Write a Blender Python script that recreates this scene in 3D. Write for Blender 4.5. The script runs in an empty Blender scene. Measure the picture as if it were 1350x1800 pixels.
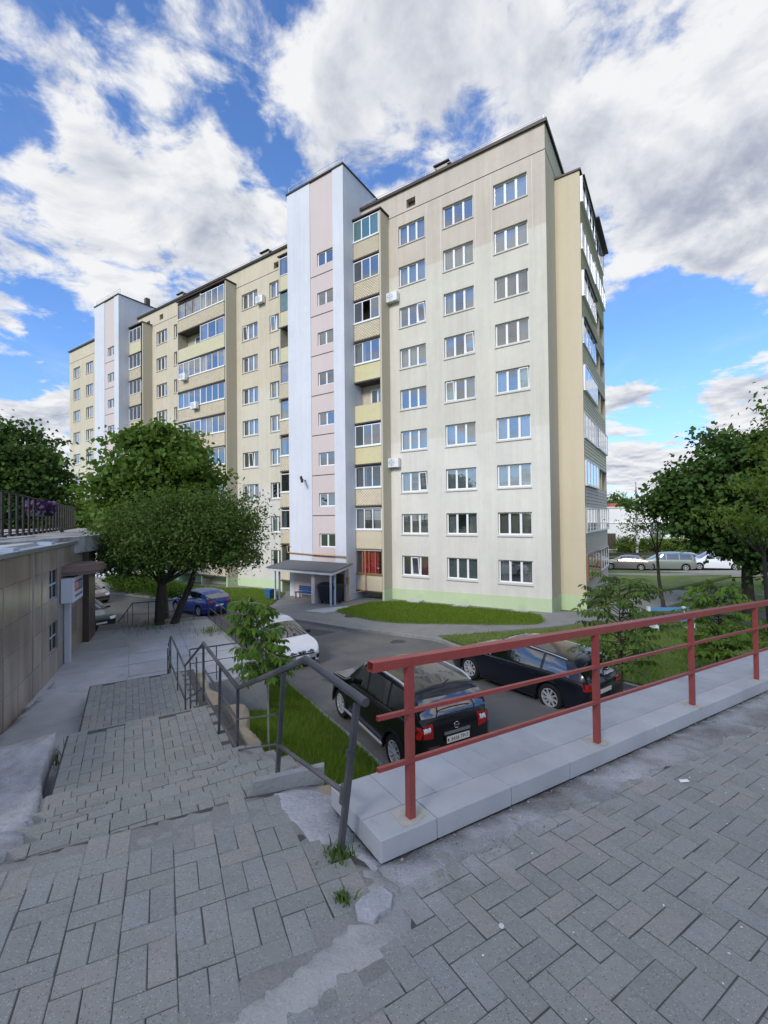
import bpy, bmesh, math, random
import numpy as np
from mathutils import Vector, Matrix
random.seed(7); np.random.seed(7)
R = math.radians
scene = bpy.context.scene
col = scene.collection

# ------------------------------------------------------------------ camera
EYE = 5.5
cam_d = bpy.data.cameras.new('camera'); cam = bpy.data.objects.new('camera', cam_d); col.objects.link(cam)
cam_d.sensor_fit = 'HORIZONTAL'; cam_d.sensor_width = 36; cam_d.lens = 775.38/1350*36
cam_d.clip_start = .05; cam_d.clip_end = 3000
cam.matrix_world = Matrix.Translation((0, 0, EYE)) @ Matrix.Rotation(R(90)+.01409, 4, 'X') @ Matrix.Rotation(-.010923, 4, 'Z')
scene.camera = cam

# ------------------------------------------------------------------ sun and sky
SUN_EL, SUN_DIR = 33, Vector((-.50, -.866, 0)).normalized()      # the sun stands behind the photographer, to the left
to_sun = Vector((SUN_DIR.x*math.cos(R(SUN_EL)), SUN_DIR.y*math.cos(R(SUN_EL)), math.sin(R(SUN_EL))))
sd = bpy.data.lights.new('sun', 'SUN'); sd.energy = 1.0; sd.angle = R(18); sd.color = (1, .955, .89)
so = bpy.data.objects.new('sun', sd); col.objects.link(so); so.rotation_euler = to_sun.to_track_quat('Z', 'Y').to_euler()
so.location = (-20, -20, 40)
vs = scene.view_settings
vs.view_transform = 'Standard'; vs.look = 'None'; vs.gamma = 1; vs.exposure = 1.55; vs.use_curve_mapping = False

class NT:
    """small helper for node trees"""
    def __init__(s, tree): s.t = tree; s.t.nodes.clear()
    def n(s, kind, **kw):
        nd = s.t.nodes.new(kind)
        for k, v in kw.items():
            if k == 'ins':
                for kk, vv in v.items():
                    if isinstance(vv, bpy.types.NodeSocket): s.t.links.new(vv, nd.inputs[kk])
                    else: nd.inputs[kk].default_value = vv
            else: setattr(nd, k, v)
        return nd
    def m(s, op, a, b=0.0, c=None, clamp=False):
        nd = s.t.nodes.new('ShaderNodeMath'); nd.operation = op; nd.use_clamp = clamp
        for i, v in enumerate((a, b, c)):
            if v is None: continue
            if isinstance(v, bpy.types.NodeSocket): s.t.links.new(v, nd.inputs[i])
            else: nd.inputs[i].default_value = v
        return nd.outputs[0]
    def vm(s, op, a, b=None, scale=None):
        nd = s.t.nodes.new('ShaderNodeVectorMath'); nd.operation = op
        for i, v in enumerate((a, b)):
            if v is None: continue
            if isinstance(v, bpy.types.NodeSocket): s.t.links.new(v, nd.inputs[i])
            else: nd.inputs[i].default_value = v
        if scale is not None: nd.inputs['Scale'].default_value = scale
        return nd.outputs['Value'] if op in ('DOT_PRODUCT', 'LENGTH', 'DISTANCE') else nd.outputs[0]
    def mix(s, f, a, b, blend='MIX'):
        nd = s.t.nodes.new('ShaderNodeMix'); nd.data_type = 'RGBA'; nd.blend_type = blend; nd.clamp_factor = True
        for i, v in ((0, f), (6, a), (7, b)):
            if isinstance(v, bpy.types.NodeSocket): s.t.links.new(v, nd.inputs[i])
            else: nd.inputs[i].default_value = v if not isinstance(v, tuple) or len(v) == 4 else (*v, 1)
        return nd.outputs[2]
    def ramp(s, f, stops, interp='LINEAR'):
        nd = s.t.nodes.new('ShaderNodeValToRGB'); cr = nd.color_ramp; cr.interpolation = interp
        while len(cr.elements) < len(stops): cr.elements.new(.5)
        for e, (p, c) in zip(cr.elements, stops):
            e.position = p; e.color = (c, c, c, 1) if not isinstance(c, tuple) else (*c, 1)
        s.t.links.new(f, nd.inputs[0]); return nd.outputs[0]
    def sm(s, v, lo, hi, a=0.0, b=1.0):
        nd = s.t.nodes.new('ShaderNodeMapRange'); nd.interpolation_type = 'SMOOTHSTEP'
        s.t.links.new(v, nd.inputs[0])
        for i, x in enumerate((lo, hi, a, b)): nd.inputs[i+1].default_value = x
        return nd.outputs[0]
    def noise(s, vec, scale, detail=4, rough=.5, dist=0.0, dim='3D'):
        nd = s.t.nodes.new('ShaderNodeTexNoise'); nd.noise_dimensions = dim
        if vec is not None: s.t.links.new(vec, nd.inputs['Vector'])
        nd.inputs['Scale'].default_value = scale; nd.inputs['Detail'].default_value = detail
        nd.inputs['Roughness'].default_value = rough; nd.inputs['Distortion'].default_value = dist
        return nd.outputs[0]

world = bpy.data.worlds.new('World'); scene.world = world; world.use_nodes = True
W = NT(world.node_tree)
dirv = W.n('ShaderNodeTexCoord').outputs['Generated']
dirn = W.vm('NORMALIZE', dirv)
sky = W.n('ShaderNodeTexSky', sky_type='NISHITA', sun_disc=False, sun_elevation=R(SUN_EL),
          sun_rotation=math.atan2(SUN_DIR.x, SUN_DIR.y), air_density=1.0, dust_density=.6, ozone_density=2.5, altitude=200)
sep = W.n('ShaderNodeSeparateXYZ', ins={0: dirn})
zc = W.m('MAXIMUM', sep.outputs[2], 0.0)
den = W.m('ADD', zc, .16)
inv = W.m('DIVIDE', 1.0, den)
pl = W.n('ShaderNodeCombineXYZ', ins={0: W.m('MULTIPLY', sep.outputs[0], inv), 1: W.m('MULTIPLY', sep.outputs[1], inv)}).outputs[0]
# cloud cover: broken cumulus everywhere plus the big banks and gaps of this sky (unit directions, angular size, weight)
CLD = 3.0      # radiance of a sunlit cloud top
BLOBS = [((-0.515, 0.609, 0.603), 0.038, -0.3),
         ((-0.498, 0.643, 0.582), 0.034, -0.14),
         ((-0.344, 0.609, 0.715), 0.03, -0.22),
         ((-0.385, 0.592, 0.708), 0.025, -0.2),
         ((-0.235, 0.688, 0.687), 0.033, -0.26),
         ((-0.219, 0.721, 0.658), 0.032, -0.26),
         ((-0.16, 0.752, 0.639), 0.031, -0.22),
         ((-0.101, 0.642, 0.76), 0.037, -0.28),
         ((-0.154, 0.633, 0.758), 0.026, -0.15),
         ((-0.516, 0.661, 0.545), 0.029, -0.1),
         ((0.144, 0.719, 0.68), 0.023, -0.16),
         ((0.032, 0.774, 0.632), 0.044, -0.15),
         ((-0.007, 0.74, 0.673), 0.03, -0.08),
         ((0.131, 0.761, 0.635), 0.037, -0.1),
         ((0.495, 0.797, 0.347), 0.11, -0.28),
         ((0.464, 0.837, 0.289), 0.125, -0.3),
         ((0.583, 0.765, 0.272), 0.103, -0.32),
         ((0.626, 0.722, 0.294), 0.053, -0.2),
         ((0.419, 0.767, 0.485), 0.044, -0.12),
         ((0.447, 0.697, 0.56), 0.025, -0.16),
         ((0.491, 0.71, 0.504), 0.027, -0.1),
         ((0.613, 0.782, 0.115), 0.107, -0.15),
         ((0.518, 0.841, 0.158), 0.071, -0.2),
         ((0.514, 0.591, 0.622), 0.019, -0.1),
         ((-0.571, 0.737, 0.361), 0.045, -0.18),
         ((-0.562, 0.772, 0.297), 0.067, -0.3),
         ((-0.612, 0.747, 0.259), 0.056, -0.25),
         ((-0.485, 0.761, 0.431), 0.039, -0.1),
         ((-0.506, 0.72, 0.475), 0.031, -0.08),
         ((-0.401, 0.832, 0.383), 0.056, -0.06),
         ((-0.372, 0.683, 0.629), 0.029, -0.16),
         ((-0.447, 0.649, 0.616), 0.023, -0.14),
         ((-0.452, 0.74, 0.497), 0.037, -0.14),
         ((-0.545, 0.687, 0.481), 0.038, -0.14),
         ((-0.101, 0.724, 0.683), 0.024, -0.14),
         ((0.194, 0.696, 0.691), 0.034, -0.12),
         ((0.301, 0.691, 0.657), 0.035, -0.1),
         ((0.475, 0.635, 0.609), 0.033, -0.16),
         ((0.394, 0.735, 0.552), 0.038, -0.14),
         ((0.579, 0.653, 0.488), 0.034, -0.14),
         ((0.518, 0.723, 0.456), 0.037, -0.16),
         ((0.245, 0.636, 0.732), 0.039, -0.1),
         ((-0.005, 0.659, 0.752), 0.029, -0.1),
         ((-0.439, 0.614, 0.656), 0.06, 0.216),
         ((-0.444, 0.712, 0.544), 0.094, 0.24480000000000002),
         ((-0.533, 0.672, 0.514), 0.05, 0.144),
         ((-0.326, 0.738, 0.591), 0.094, 0.144),
         ((-0.266, 0.642, 0.719), 0.07, 0.144),
         ((-0.283, 0.807, 0.518), 0.111, 0.144),
         ((-0.553, 0.708, 0.44), 0.077, 0.216),
         ((-0.47, 0.768, 0.435), 0.073, 0.18),
         ((-0.532, 0.638, 0.557), 0.028, 0.108),
         ((0.03, 0.677, 0.736), 0.139, 0.1872),
         ((-0.025, 0.718, 0.696), 0.066, 0.08639999999999999),
         ((0.206, 0.672, 0.711), 0.136, 0.2016),
         ((0.36, 0.633, 0.685), 0.139, 0.2304),
         ((0.475, 0.59, 0.653), 0.092, 0.1872),
         ((0.276, 0.753, 0.597), 0.106, 0.2016),
         ((0.356, 0.714, 0.603), 0.073, 0.17279999999999998),
         ((0.429, 0.682, 0.592), 0.053, 0.108),
         ((0.531, 0.644, 0.55), 0.058, 0.144),
         ((0.534, 0.681, 0.501), 0.096, 0.432),
         ((0.588, 0.696, 0.411), 0.083, 0.46799999999999997),
         ((0.501, 0.741, 0.448), 0.057, 0.396),
         ((0.412, 0.733, 0.541), 0.057, 0.144),
         ((-0.096, 0.691, 0.716), 0.061, 0.1152),
         ((-0.096, 0.753, 0.651), 0.042, 0.1152),
         ((0.089, 0.74, 0.667), 0.054, 0.072),
         ((-0.612, 0.724, 0.318), 0.044, 0.36),
         ((-0.592, 0.785, 0.18), 0.062, 0.42),
         ((-0.624, 0.762, 0.175), 0.05, 0.36),
         ((0.479, 0.846, 0.232), 0.048, 0.6),
         ((0.445, 0.865, 0.231), 0.037, 0.4),
         ((0.616, 0.759, 0.21), 0.059, 0.55),
         ((0.644, 0.747, 0.163), 0.044, 0.45),
         ((0.505, 0.857, 0.101), 0.062, 0.6),
         ((0.559, 0.823, 0.101), 0.054, 0.55),
         ((0.467, 0.879, 0.096), 0.048, 0.4),
         ((0.495, 0.779, 0.385), 0.014, 0.2),
         ((0.609, 0.712, 0.35), 0.027, 0.25)]
wn = W.n('ShaderNodeTexNoise', ins={'Vector': pl, 'Scale': 2.6, 'Detail': 6.0, 'Roughness': .6}).outputs['Color']
wdir = W.vm('ADD', dirn, W.vm('MULTIPLY', W.vm('SUBTRACT', wn, (.5, .5, .5)), (.22, .22, .16)))
bias = None
for d, sig, wgt in BLOBS:
    df = W.vm('SUBTRACT', wdir, d)
    e = W.m('MULTIPLY', W.vm('DOT_PRODUCT', df, df), -1/sig**2)
    v = W.m('MULTIPLY', W.m('EXPONENT', e), wgt)
    bias = v if bias is None else W.m('ADD', bias, v)
n1 = W.noise(pl, 2.3, 10, .58, .35)
n2 = W.noise(W.vm('ADD', pl, (3.1, 7.7, 0)), 7.5, 8, .62, .4)
base = W.m('ADD', W.m('MULTIPLY', n1, .62), W.m('MULTIPLY', n2, .38))
base = W.m('MULTIPLY', W.m('SUBTRACT', base, .5), 2.6)
hz = W.sm(sep.outputs[2], .0, .22, -.06, 0.0)
dens = W.m('ADD', W.m('ADD', W.m('ADD', base, .56), bias), hz)
off = W.noise(W.vm('ADD', pl, (SUN_DIR.x*.07, SUN_DIR.y*.07, 0)), 2.3, 10, .58, .35)
lit = W.m('MULTIPLY', W.m('SUBTRACT', n1, off), 4.5)
cov = W.sm(dens, .43, .72)
thick = W.m('MULTIPLY', W.sm(dens, .62, 1.10), W.sm(sep.outputs[2], .0, .5, .30, 1.0))
wisp = W.noise(W.vm('MULTIPLY', pl, (1.6, .8, 1)), 2.2, 8, .6, .4)
veil = W.m('MULTIPLY', W.sm(wisp, .48, .85), .18)
shade = W.m('ADD', W.m('SUBTRACT', 1.0, W.m('MULTIPLY', thick, .56)), lit)
shade = W.m('ADD', shade, W.m('MULTIPLY', W.m('SUBTRACT', n2, .5), 1.0))
ccol = W.ramp(W.m('MULTIPLY', shade, .8, clamp=True), [(0, tuple(CLD*v for v in (.41, .455, .59))), (.3, tuple(CLD*v for v in (.57, .61, .72))), (.6, tuple(CLD*v for v in (.81, .84, .91))), (.9, tuple(CLD*v for v in (1.03, 1.04, 1.06)))])
skyc = W.mix(1.0, sky.outputs[0], (.50, .66, .88, 1), 'MULTIPLY')
skyc = W.mix(W.m('MULTIPLY', W.sm(sep.outputs[2], .36, .0), .50), skyc, (1.35, 1.9, 2.75, 1))
c = W.mix(W.m('MAXIMUM', cov, veil), skyc, ccol)
bg = W.n('ShaderNodeBackground', ins={'Color': c, 'Strength': .1})
wo = W.n('ShaderNodeOutputWorld'); W.t.links.new(bg.outputs[0], wo.inputs[0])
world.cycles.sampling_method = 'MANUAL'; world.cycles.sample_map_resolution = 512
scene.cycles.max_bounces = 6; scene.cycles.diffuse_bounces = 3; scene.cycles.glossy_bounces = 3
scene.cycles.transparent_max_bounces = 12; scene.cycles.transmission_bounces = 4
scene.cycles.use_adaptive_sampling = True
scene.cycles.use_denoising = True

# ------------------------------------------------------------------ materials
def pbr(name, color, rough=.8, var=.2, scale=3.0, bump=.15, bscale=40., metal=0., spec=.4, tint=None, rnd=0., grain=0., gscale=180., coat=0., world_space=True, stretch=None, detail=6):
    """procedural surface: base colour with two scales of wear, optional per-piece variation, grain and relief"""
    m = bpy.data.materials.new(name); m.use_nodes = True; t = NT(m.node_tree)
    P = t.n('ShaderNodeNewGeometry').outputs['Position'] if world_space else t.n('ShaderNodeTexCoord').outputs['Object']
    if stretch: P = t.vm('MULTIPLY', P, stretch)
    a = t.noise(P, scale, detail, .6); b = t.noise(P, scale*.23, 3, .5)
    f = t.m('ADD', t.m('MULTIPLY', t.m('SUBTRACT', a, .5), var*1.6), t.m('MULTIPLY', t.m('SUBTRACT', b, .5), var*1.4))
    k = t.m('ADD', f, 1.0)
    if rnd:
        r = t.m('FRACT', t.m('ADD', t.n('ShaderNodeObjectInfo').outputs['Random'], t.n('ShaderNodeNewGeometry').outputs['Random Per Island']))
        k = t.m('ADD', k, t.m('MULTIPLY', t.m('SUBTRACT', r, .5), rnd))
    if grain:
        g_ = t.noise(P, gscale, 2, .6)
        k = t.m('ADD', k, t.m('MULTIPLY', t.m('SUBTRACT', g_, .5), grain*2))
    c_ = (*color, 1)
    if tint is not None:
        base_c = t.mix(t.sm(b, .38, .62), c_, (*tint, 1))
        if rnd: base_c = t.mix(t.m('MULTIPLY', r, .6), base_c, (*tint, 1))
    else: base_c = c_
    sc = t.t.nodes.new('ShaderNodeVectorMath'); sc.operation = 'SCALE'
    if isinstance(base_c, tuple): sc.inputs[0].default_value = color
    else: t.t.links.new(base_c, sc.inputs[0])
    t.t.links.new(k, sc.inputs['Scale'])
    bs = t.n('ShaderNodeBsdfPrincipled', ins={'Base Color': sc.outputs[0], 'Roughness': rough, 'Metallic': metal, 'Specular IOR Level': spec})
    if coat: bs.inputs['Coat Weight'].default_value = coat; bs.inputs['Coat Roughness'].default_value = .03
    if bump:
        bn = t.n('ShaderNodeBump', ins={'Strength': bump, 'Distance': .02, 'Height': t.noise(P, bscale, 5, .65)})
        t.t.links.new(bn.outputs[0], bs.inputs['Normal'])
    o = t.n('ShaderNodeOutputMaterial'); t.t.links.new(bs.outputs[0], o.inputs[0])
    m['bsdf'] = bs.name
    return m

def glass_mat(name, tint=(.02, .025, .03), see=.55, refl=.16, rough=.01):
    """window glass: fresnel mirror over a tinted, partly see-through body"""
    m = bpy.data.materials.new(name); m.use_nodes = True; t = NT(m.node_tree)
    P = t.n('ShaderNodeNewGeometry').outputs['Position']
    bn = t.n('ShaderNodeBump', ins={'Strength': .04, 'Distance': .02, 'Height': t.noise(P, 1.3, 2)})
    lw = t.n('ShaderNodeLayerWeight', ins={'Blend': .5})
    fr = t.m('ADD', t.m('MULTIPLY', t.m('POWER', lw.outputs['Facing'], 3.0), .75), refl, clamp=True)
    gl = t.n('ShaderNodeBsdfGlossy', ins={'Color': (1, 1, 1, 1), 'Roughness': rough, 'Normal': bn.outputs[0]})
    tr = t.n('ShaderNodeBsdfTransparent', ins={'Color': (.80, .86, .87, 1)})
    df = t.n('ShaderNodeBsdfDiffuse', ins={'Color': (*tint, 1)})
    mx = t.n('ShaderNodeMixShader', ins={0: see}); t.t.links.new(df.outputs[0], mx.inputs[1]); t.t.links.new(tr.outputs[0], mx.inputs[2])
    m2 = t.n('ShaderNodeMixShader', ins={0: fr}); t.t.links.new(mx.outputs[0], m2.inputs[1]); t.t.links.new(gl.outputs[0], m2.inputs[2])
    o = t.n('ShaderNodeOutputMaterial'); t.t.links.new(m2.outputs[0], o.inputs[0]); return m

def leaf_mat(name, c1, c2, trans=.35):
    m = bpy.data.materials.new(name); m.use_nodes = True; t = NT(m.node_tree)
    geo = t.n('ShaderNodeNewGeometry')
    r = t.m('FRACT', t.m('ADD', geo.outputs['Random Per Island'], t.n('ShaderNodeObjectInfo').outputs['Random']))
    big = t.noise(geo.outputs['Position'], .9, 3)
    f = t.m('ADD', t.m('MULTIPLY', r, .65), t.m('MULTIPLY', big, .5), clamp=True)
    c_ = t.mix(f, (*c1, 1), (*c2, 1))
    bs = t.n('ShaderNodeBsdfPrincipled', ins={'Base Color': c_, 'Roughness': .5, 'Specular IOR Level': .12})
    tl = t.n('ShaderNodeBsdfTranslucent', ins={'Color': t.mix(.5, c_, (c2[0]*1.5, c2[1]*1.5, c2[2]*.6, 1))})
    mx = t.n('ShaderNodeMixShader', ins={0: trans}); t.t.links.new(bs.outputs[0], mx.inputs[1]); t.t.links.new(tl.outputs[0], mx.inputs[2])
    o = t.n('ShaderNodeOutputMaterial'); t.t.links.new(mx.outputs[0], o.inputs[0]); return m

def stucco(name, bands, var=.22):
    """painted render in horizontal paint bands with faint rain streaks and patched repainting"""
    m = bpy.data.materials.new(name); m.use_nodes = True; t = NT(m.node_tree)
    P = t.n('ShaderNodeNewGeometry').outputs['Position']; z = t.n('ShaderNodeSeparateXYZ', ins={0: P}).outputs[2]
    zw = t.m('ADD', z, t.m('MULTIPLY', t.m('SUBTRACT', t.noise(P, .25, 2), .5), .25))
    c_ = (*bands[0][1], 1)
    for (z0, c2, soft) in bands[1:]: c_ = t.mix(t.sm(zw, z0-soft, z0+soft), c_, (*c2, 1))
    st = t.noise(t.vm('MULTIPLY', P, (1.6, 1.6, .09)), 1.7, 6, .65)
    pa = t.noise(P, .33, 4, .6); fi = t.noise(P, 2.6, 6, .7)
    k = t.m('ADD', 1.0, t.m('ADD', t.m('MULTIPLY', t.m('SUBTRACT', st, .5), var*1.5), t.m('ADD', t.m('MULTIPLY', t.m('SUBTRACT', pa, .5), var*1.3), t.m('MULTIPLY', t.m('SUBTRACT', fi, .5), var*.8))))
    sc = t.t.nodes.new('ShaderNodeVectorMath'); sc.operation = 'SCALE'
    if isinstance(c_, tuple): sc.inputs[0].default_value = c_[:3]
    else: t.t.links.new(c_, sc.inputs[0])
    t.t.links.new(k, sc.inputs['Scale'])
    bn = t.n('ShaderNodeBump', ins={'Strength': .25, 'Distance': .02, 'Height': t.noise(P, 35, 5, .7)})
    bs = t.n('ShaderNodeBsdfPrincipled', ins={'Base Color': sc.outputs[0], 'Roughness': .9, 'Specular IOR Level': .2, 'Normal': bn.outputs[0]})
    o = t.n('ShaderNodeOutputMaterial'); t.t.links.new(bs.outputs[0], o.inputs[0]); return m

def paver_mat(name):
    """worn grey concrete block: each block its own tone, exposed light aggregate, dusty patches over the whole pavement"""
    m = bpy.data.materials.new(name); m.use_nodes = True; t = NT(m.node_tree)
    geo = t.n('ShaderNodeNewGeometry'); P = geo.outputs['Position']
    r = t.m('FRACT', t.m('ADD', t.n('ShaderNodeObjectInfo').outputs['Random'], geo.outputs['Random Per Island']))
    r2 = t.m('FRACT', t.m('MULTIPLY', r, 7.31))
    c_ = t.mix(t.sm(r, .55, 1.0), (.275, .272, .244, 1), (.284, .262, .234, 1))
    c_ = t.mix(t.sm(r2, .6, 1.0), c_, (.268, .274, .254, 1))
    big = t.noise(P, .8, 4, .6); mid = t.noise(P, 5.0, 6, .65); fine = t.noise(P, 45, 4, .7)
    k = t.m('ADD', .72, t.m('ADD', t.m('MULTIPLY', mid, .24), t.m('MULTIPLY', fine, .40)))
    k = t.m('ADD', k, t.m('MULTIPLY', t.m('SUBTRACT', r, .5), .16))
    sc = t.t.nodes.new('ShaderNodeVectorMath'); sc.operation = 'SCALE'; t.t.links.new(c_, sc.inputs[0]); t.t.links.new(k, sc.inputs['Scale'])
    dust = t.m('MULTIPLY', t.sm(t.noise(P, 2.1, 7, .68), .56, .74), t.sm(big, .40, .62))
    c2 = t.mix(t.m('MULTIPLY', dust, .24), sc.outputs[0], (.40, .395, .38, 1))
    edge = t.vm('DOT_PRODUCT', t.vm('SUBTRACT', P, (-.033, 2.193, 0)), (.5407, -.8412, 0))       # metres from the foot of the parapet: mortar dust lies there
    band = t.m('MULTIPLY', t.sm(edge, .52, .08), t.sm(t.noise(P, 4.2, 7, .7), .42, .62))
    along = t.vm('DOT_PRODUCT', t.vm('SUBTRACT', P, (-.033, 2.193, 0)), (.8412, .5407, 0))
    band = t.m('MULTIPLY', band, t.m('MULTIPLY', t.sm(edge, -.06, .02), t.sm(along, -.15, .1)))
    c2 = t.mix(t.m('MULTIPLY', band, .7), c2, (.44, .43, .42, 1))
    vo = t.n('ShaderNodeTexVoronoi', ins={'Vector': P, 'Scale': 150.0}); cell = t.n('ShaderNodeSeparateXYZ', ins={0: vo.outputs['Color']}).outputs[0]
    sp = t.m('MULTIPLY', t.sm(vo.outputs['Distance'], .42, .22), t.sm(cell, .80, .84))
    c3 = t.mix(t.m('MULTIPLY', sp, .75), c2, (.52, .51, .49, 1))
    sp2 = t.m('MULTIPLY', t.sm(vo.outputs['Distance'], .5, .3), t.sm(cell, .14, .10)); c3 = t.mix(t.m('MULTIPLY', sp2, .6), c3, (.07, .07, .07, 1))
    bn = t.n('ShaderNodeBump', ins={'Strength': .5, 'Distance': .006, 'Height': t.m('ADD', t.noise(P, 130, 5, .7), t.m('MULTIPLY', t.noise(P, 28, 4, .6), .9))})
    bs = t.n('ShaderNodeBsdfPrincipled', ins={'Base Color': c3, 'Roughness': .88, 'Specular IOR Level': .3, 'Normal': bn.outputs[0]})
    o = t.n('ShaderNodeOutputMaterial'); t.t.links.new(bs.outputs[0], o.inputs[0]); return m

M = {}
GREEN = (.50, .60, .38)
def P_(n, *a, **k): M[n] = pbr(n, *a, **k)
M['facade_right'] = stucco('facade_right', [(0, (.635, .612, .552)), (10.6, (.585, .558, .482), .12), (22.0, (.525, .463, .39), .1)])
M['facade_left'] = stucco('facade_left', [(0, (.58, .56, .50)), (8.2, (.57, .53, .43), .5), (16.6, (.55, .49, .375), .4)])
M['tower_white'] = stucco('tower_white', [(0, (.60, .62, .67))], .17)
M['tower_pink'] = stucco('tower_pink', [(0, (.58, .50, .48))], .08)
M['seam'] = stucco('seam', [(0, (.62, .60, .55))], .12)
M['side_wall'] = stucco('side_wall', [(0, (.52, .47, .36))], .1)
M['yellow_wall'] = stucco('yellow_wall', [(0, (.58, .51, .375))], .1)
M['plinth'] = stucco('plinth', [(0, GREEN)], .12)
P_('roof_edge', (.06, .045, .04), .5, bump=0, metal=.4)
P_('roof_felt', (.12, .12, .125), .9)
P_('window_white', (.78, .79, .80), .35, var=.05, bump=0)
P_('reveal_sill', (.36, .35, .36), .6, var=.2)
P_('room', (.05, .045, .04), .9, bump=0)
for i, c_ in enumerate([(.70, .70, .66), (.62, .66, .70), (.60, .56, .46), (.74, .72, .70), (.42, .40, .36)]):
    P_('curtain_%d' % i, c_, .9, var=.35, scale=5, stretch=(3, 3, .15), bump=.0)
P_('red_curtain', (.62, .035, .035), .8, var=.4, scale=5, stretch=(3, 3, .2))
P_('wood_frame', (.25, .14, .07), .7, var=.4)
P_('green_blind', (.50, .60, .55), .7, var=.1)
M['glass'] = glass_mat('glass', (.03, .035, .04), .52, .27)
M['clear_glass'] = glass_mat('clear_glass', (.03, .03, .03), .85, .08)
M['dark_glass'] = glass_mat('dark_glass', (.02, .022, .025), .4, .16)
M['car_glass'] = glass_mat('car_glass', (.004, .005, .006), .12, .20)
M['teal_glass'] = glass_mat('teal_glass', (.06, .16, .16), .25, .15)
P_('shingle', (.66, .59, .45), .7, var=.15, rnd=.16, bump=.05)
P_('shingle_ground', (.40, .29, .15), .8)
P_('yellow_panel', (.60, .55, .33), .5, var=.12, bump=0)
P_('olive_panel', (.55, .51, .34), .6, var=.12, bump=0)
P_('siding', (.46, .42, .34), .6, var=.15, bump=0)
P_('balcony_dark', (.06, .05, .045), .6)
P_('balcony_slab', (.42, .40, .37), .9)
P_('steel_light', (.62, .65, .70), .35, var=.06, metal=.2, bump=0)
P_('steel_blue', (.40, .46, .55), .45, var=.15, bump=.05)
P_('black_plastic', (.012, .012, .013), .55, bump=.05)
P_('white_plastic', (.74, .74, .72), .45, var=.08, bump=0)
P_('orange_pipe', (.50, .27, .10), .6, var=.35)
P_('asphalt', (.128, .128, .124), .92, var=.45, scale=.8, bump=.35, bscale=60, grain=.25, gscale=70, tint=(.160, .152, .136))
P_('asphalt_patch', (.085, .085, .086), .9, var=.4, scale=1.5, bump=.4, bscale=60, grain=.3, gscale=70)
P_('pavement', (.235, .23, .215), .92, var=.3, scale=1.3, bump=.25, grain=.15, gscale=60)
P_('kerb_stone', (.27, .265, .26), .9, var=.3)
P_('soil', (.085, .072, .058), .95, var=.4, scale=2.2, bump=.6, bscale=25)
P_('turf', (.090, .140, .024), .95, var=.5, scale=2.0, bump=.6, bscale=20, tint=(.115, .145, .036))
M['paver'] = paver_mat('paver')
P_('joint_sand', (.095, .090, .080), .95, var=.4, scale=12, bump=.5, bscale=90, grain=.4)
P_('mortar', (.26, .25, .228), .95, var=.45, scale=3.5, bump=.7, bscale=40, grain=.3, gscale=120)
P_('cement', (.40, .385, .36), .95, var=.4, scale=5, bump=.5, bscale=40, grain=.25, gscale=120)
P_('rubble_concrete', (.45, .445, .45), .95, var=.55, scale=4.5, bump=.9, bscale=22, grain=.3, gscale=60)
P_('gravel_dirt', (.28, .268, .248), .95, var=.7, scale=6, bump=.9, bscale=70, grain=.6, gscale=130, tint=(.40, .395, .395))
P_('coping', (.47, .475, .48), .8, var=.32, scale=2.6, bump=.2, bscale=110, rnd=.15, grain=.07, gscale=160, tint=(.41, .415, .42))
P_('slab_concrete', (.55, .555, .565), .9, var=.35, scale=1.6, bump=.35, bscale=45, grain=.2, gscale=60, tint=(.42, .42, .41))
P_('wall_concrete', (.33, .33, .32), .95, var=.5, scale=2.5, bump=.6)
P_('tan_stone', (.36, .29, .20), .95, var=.4, scale=4, bump=.8, bscale=20)
P_('red_paint', (.36, .060, .054), .42, var=.34, scale=11, bump=.12, bscale=60, spec=.45, tint=(.28, .062, .05))
P_('rust_cement', (.47, .44, .37), .95, var=.5, scale=14, bump=.5)
P_('grey_paint', (.060, .061, .072), .42, var=.5, scale=9, bump=.15, bscale=60, spec=.5, tint=(.10, .095, .10))
P_('granite', (.27, .212, .168), .2, var=.95, scale=1.1, bump=.02, rnd=.22, grain=.2, gscale=90, tint=(.33, .275, .225), stretch=(1.5, 1.5, .35), spec=.5)
P_('granite_joint', (.26, .24, .22), .8)
P_('granite_dark', (.085, .058, .048), .3, var=.3)
P_('flashing', (.48, .50, .52), .35, metal=.7, var=.2)
P_('canopy_brown', (.20, .125, .11), .35, var=.2, bump=.03)
P_('fence_black', (.02, .019, .018), .6)
P_('bark', (.050, .042, .034), .95, var=.5, scale=6, bump=1.0, bscale=18, stretch=(1, 1, .3))
P_('pale_bark', (.30, .29, .25), .9, var=.4, scale=8)
P_('bench_blue', (.03, .09, .28), .5, var=.2)
P_('bin_dark', (.014, .017, .03), .5, var=.2)
P_('bin_blue', (.03, .13, .30), .5)
P_('white_wall', (.80, .79, .77), .9, var=.06, scale=.3)
P_('skin', (.50, .30, .22), .6, bump=0)
P_('hair', (.02, .014, .01), .6, bump=0)
P_('shirt', (.72, .74, .82), .8, var=.1)
P_('trousers', (.03, .035, .05), .9)
P_('purple_flower', (.10, .05, .14), .8, rnd=.5)
P_('chip_white', (.75, .75, .72), .7, rnd=.3)
P_('stone_grey', (.30, .28, .27), .9, rnd=.7, var=.3, tint=(.36, .30, .25))
P_('poster_red', (.50, .04, .03), .4, bump=0, var=.05)
P_('poster_blue', (.03, .05, .22), .4, bump=0, var=.05)
P_('sign_white', (.62, .66, .74), .4, bump=0, var=.05)
P_('blue_bench', (.10, .26, .45), .5)
P_('mint_white', (.62, .70, .66), .6)
P_('brick_red', (.35, .10, .07), .9)
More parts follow.
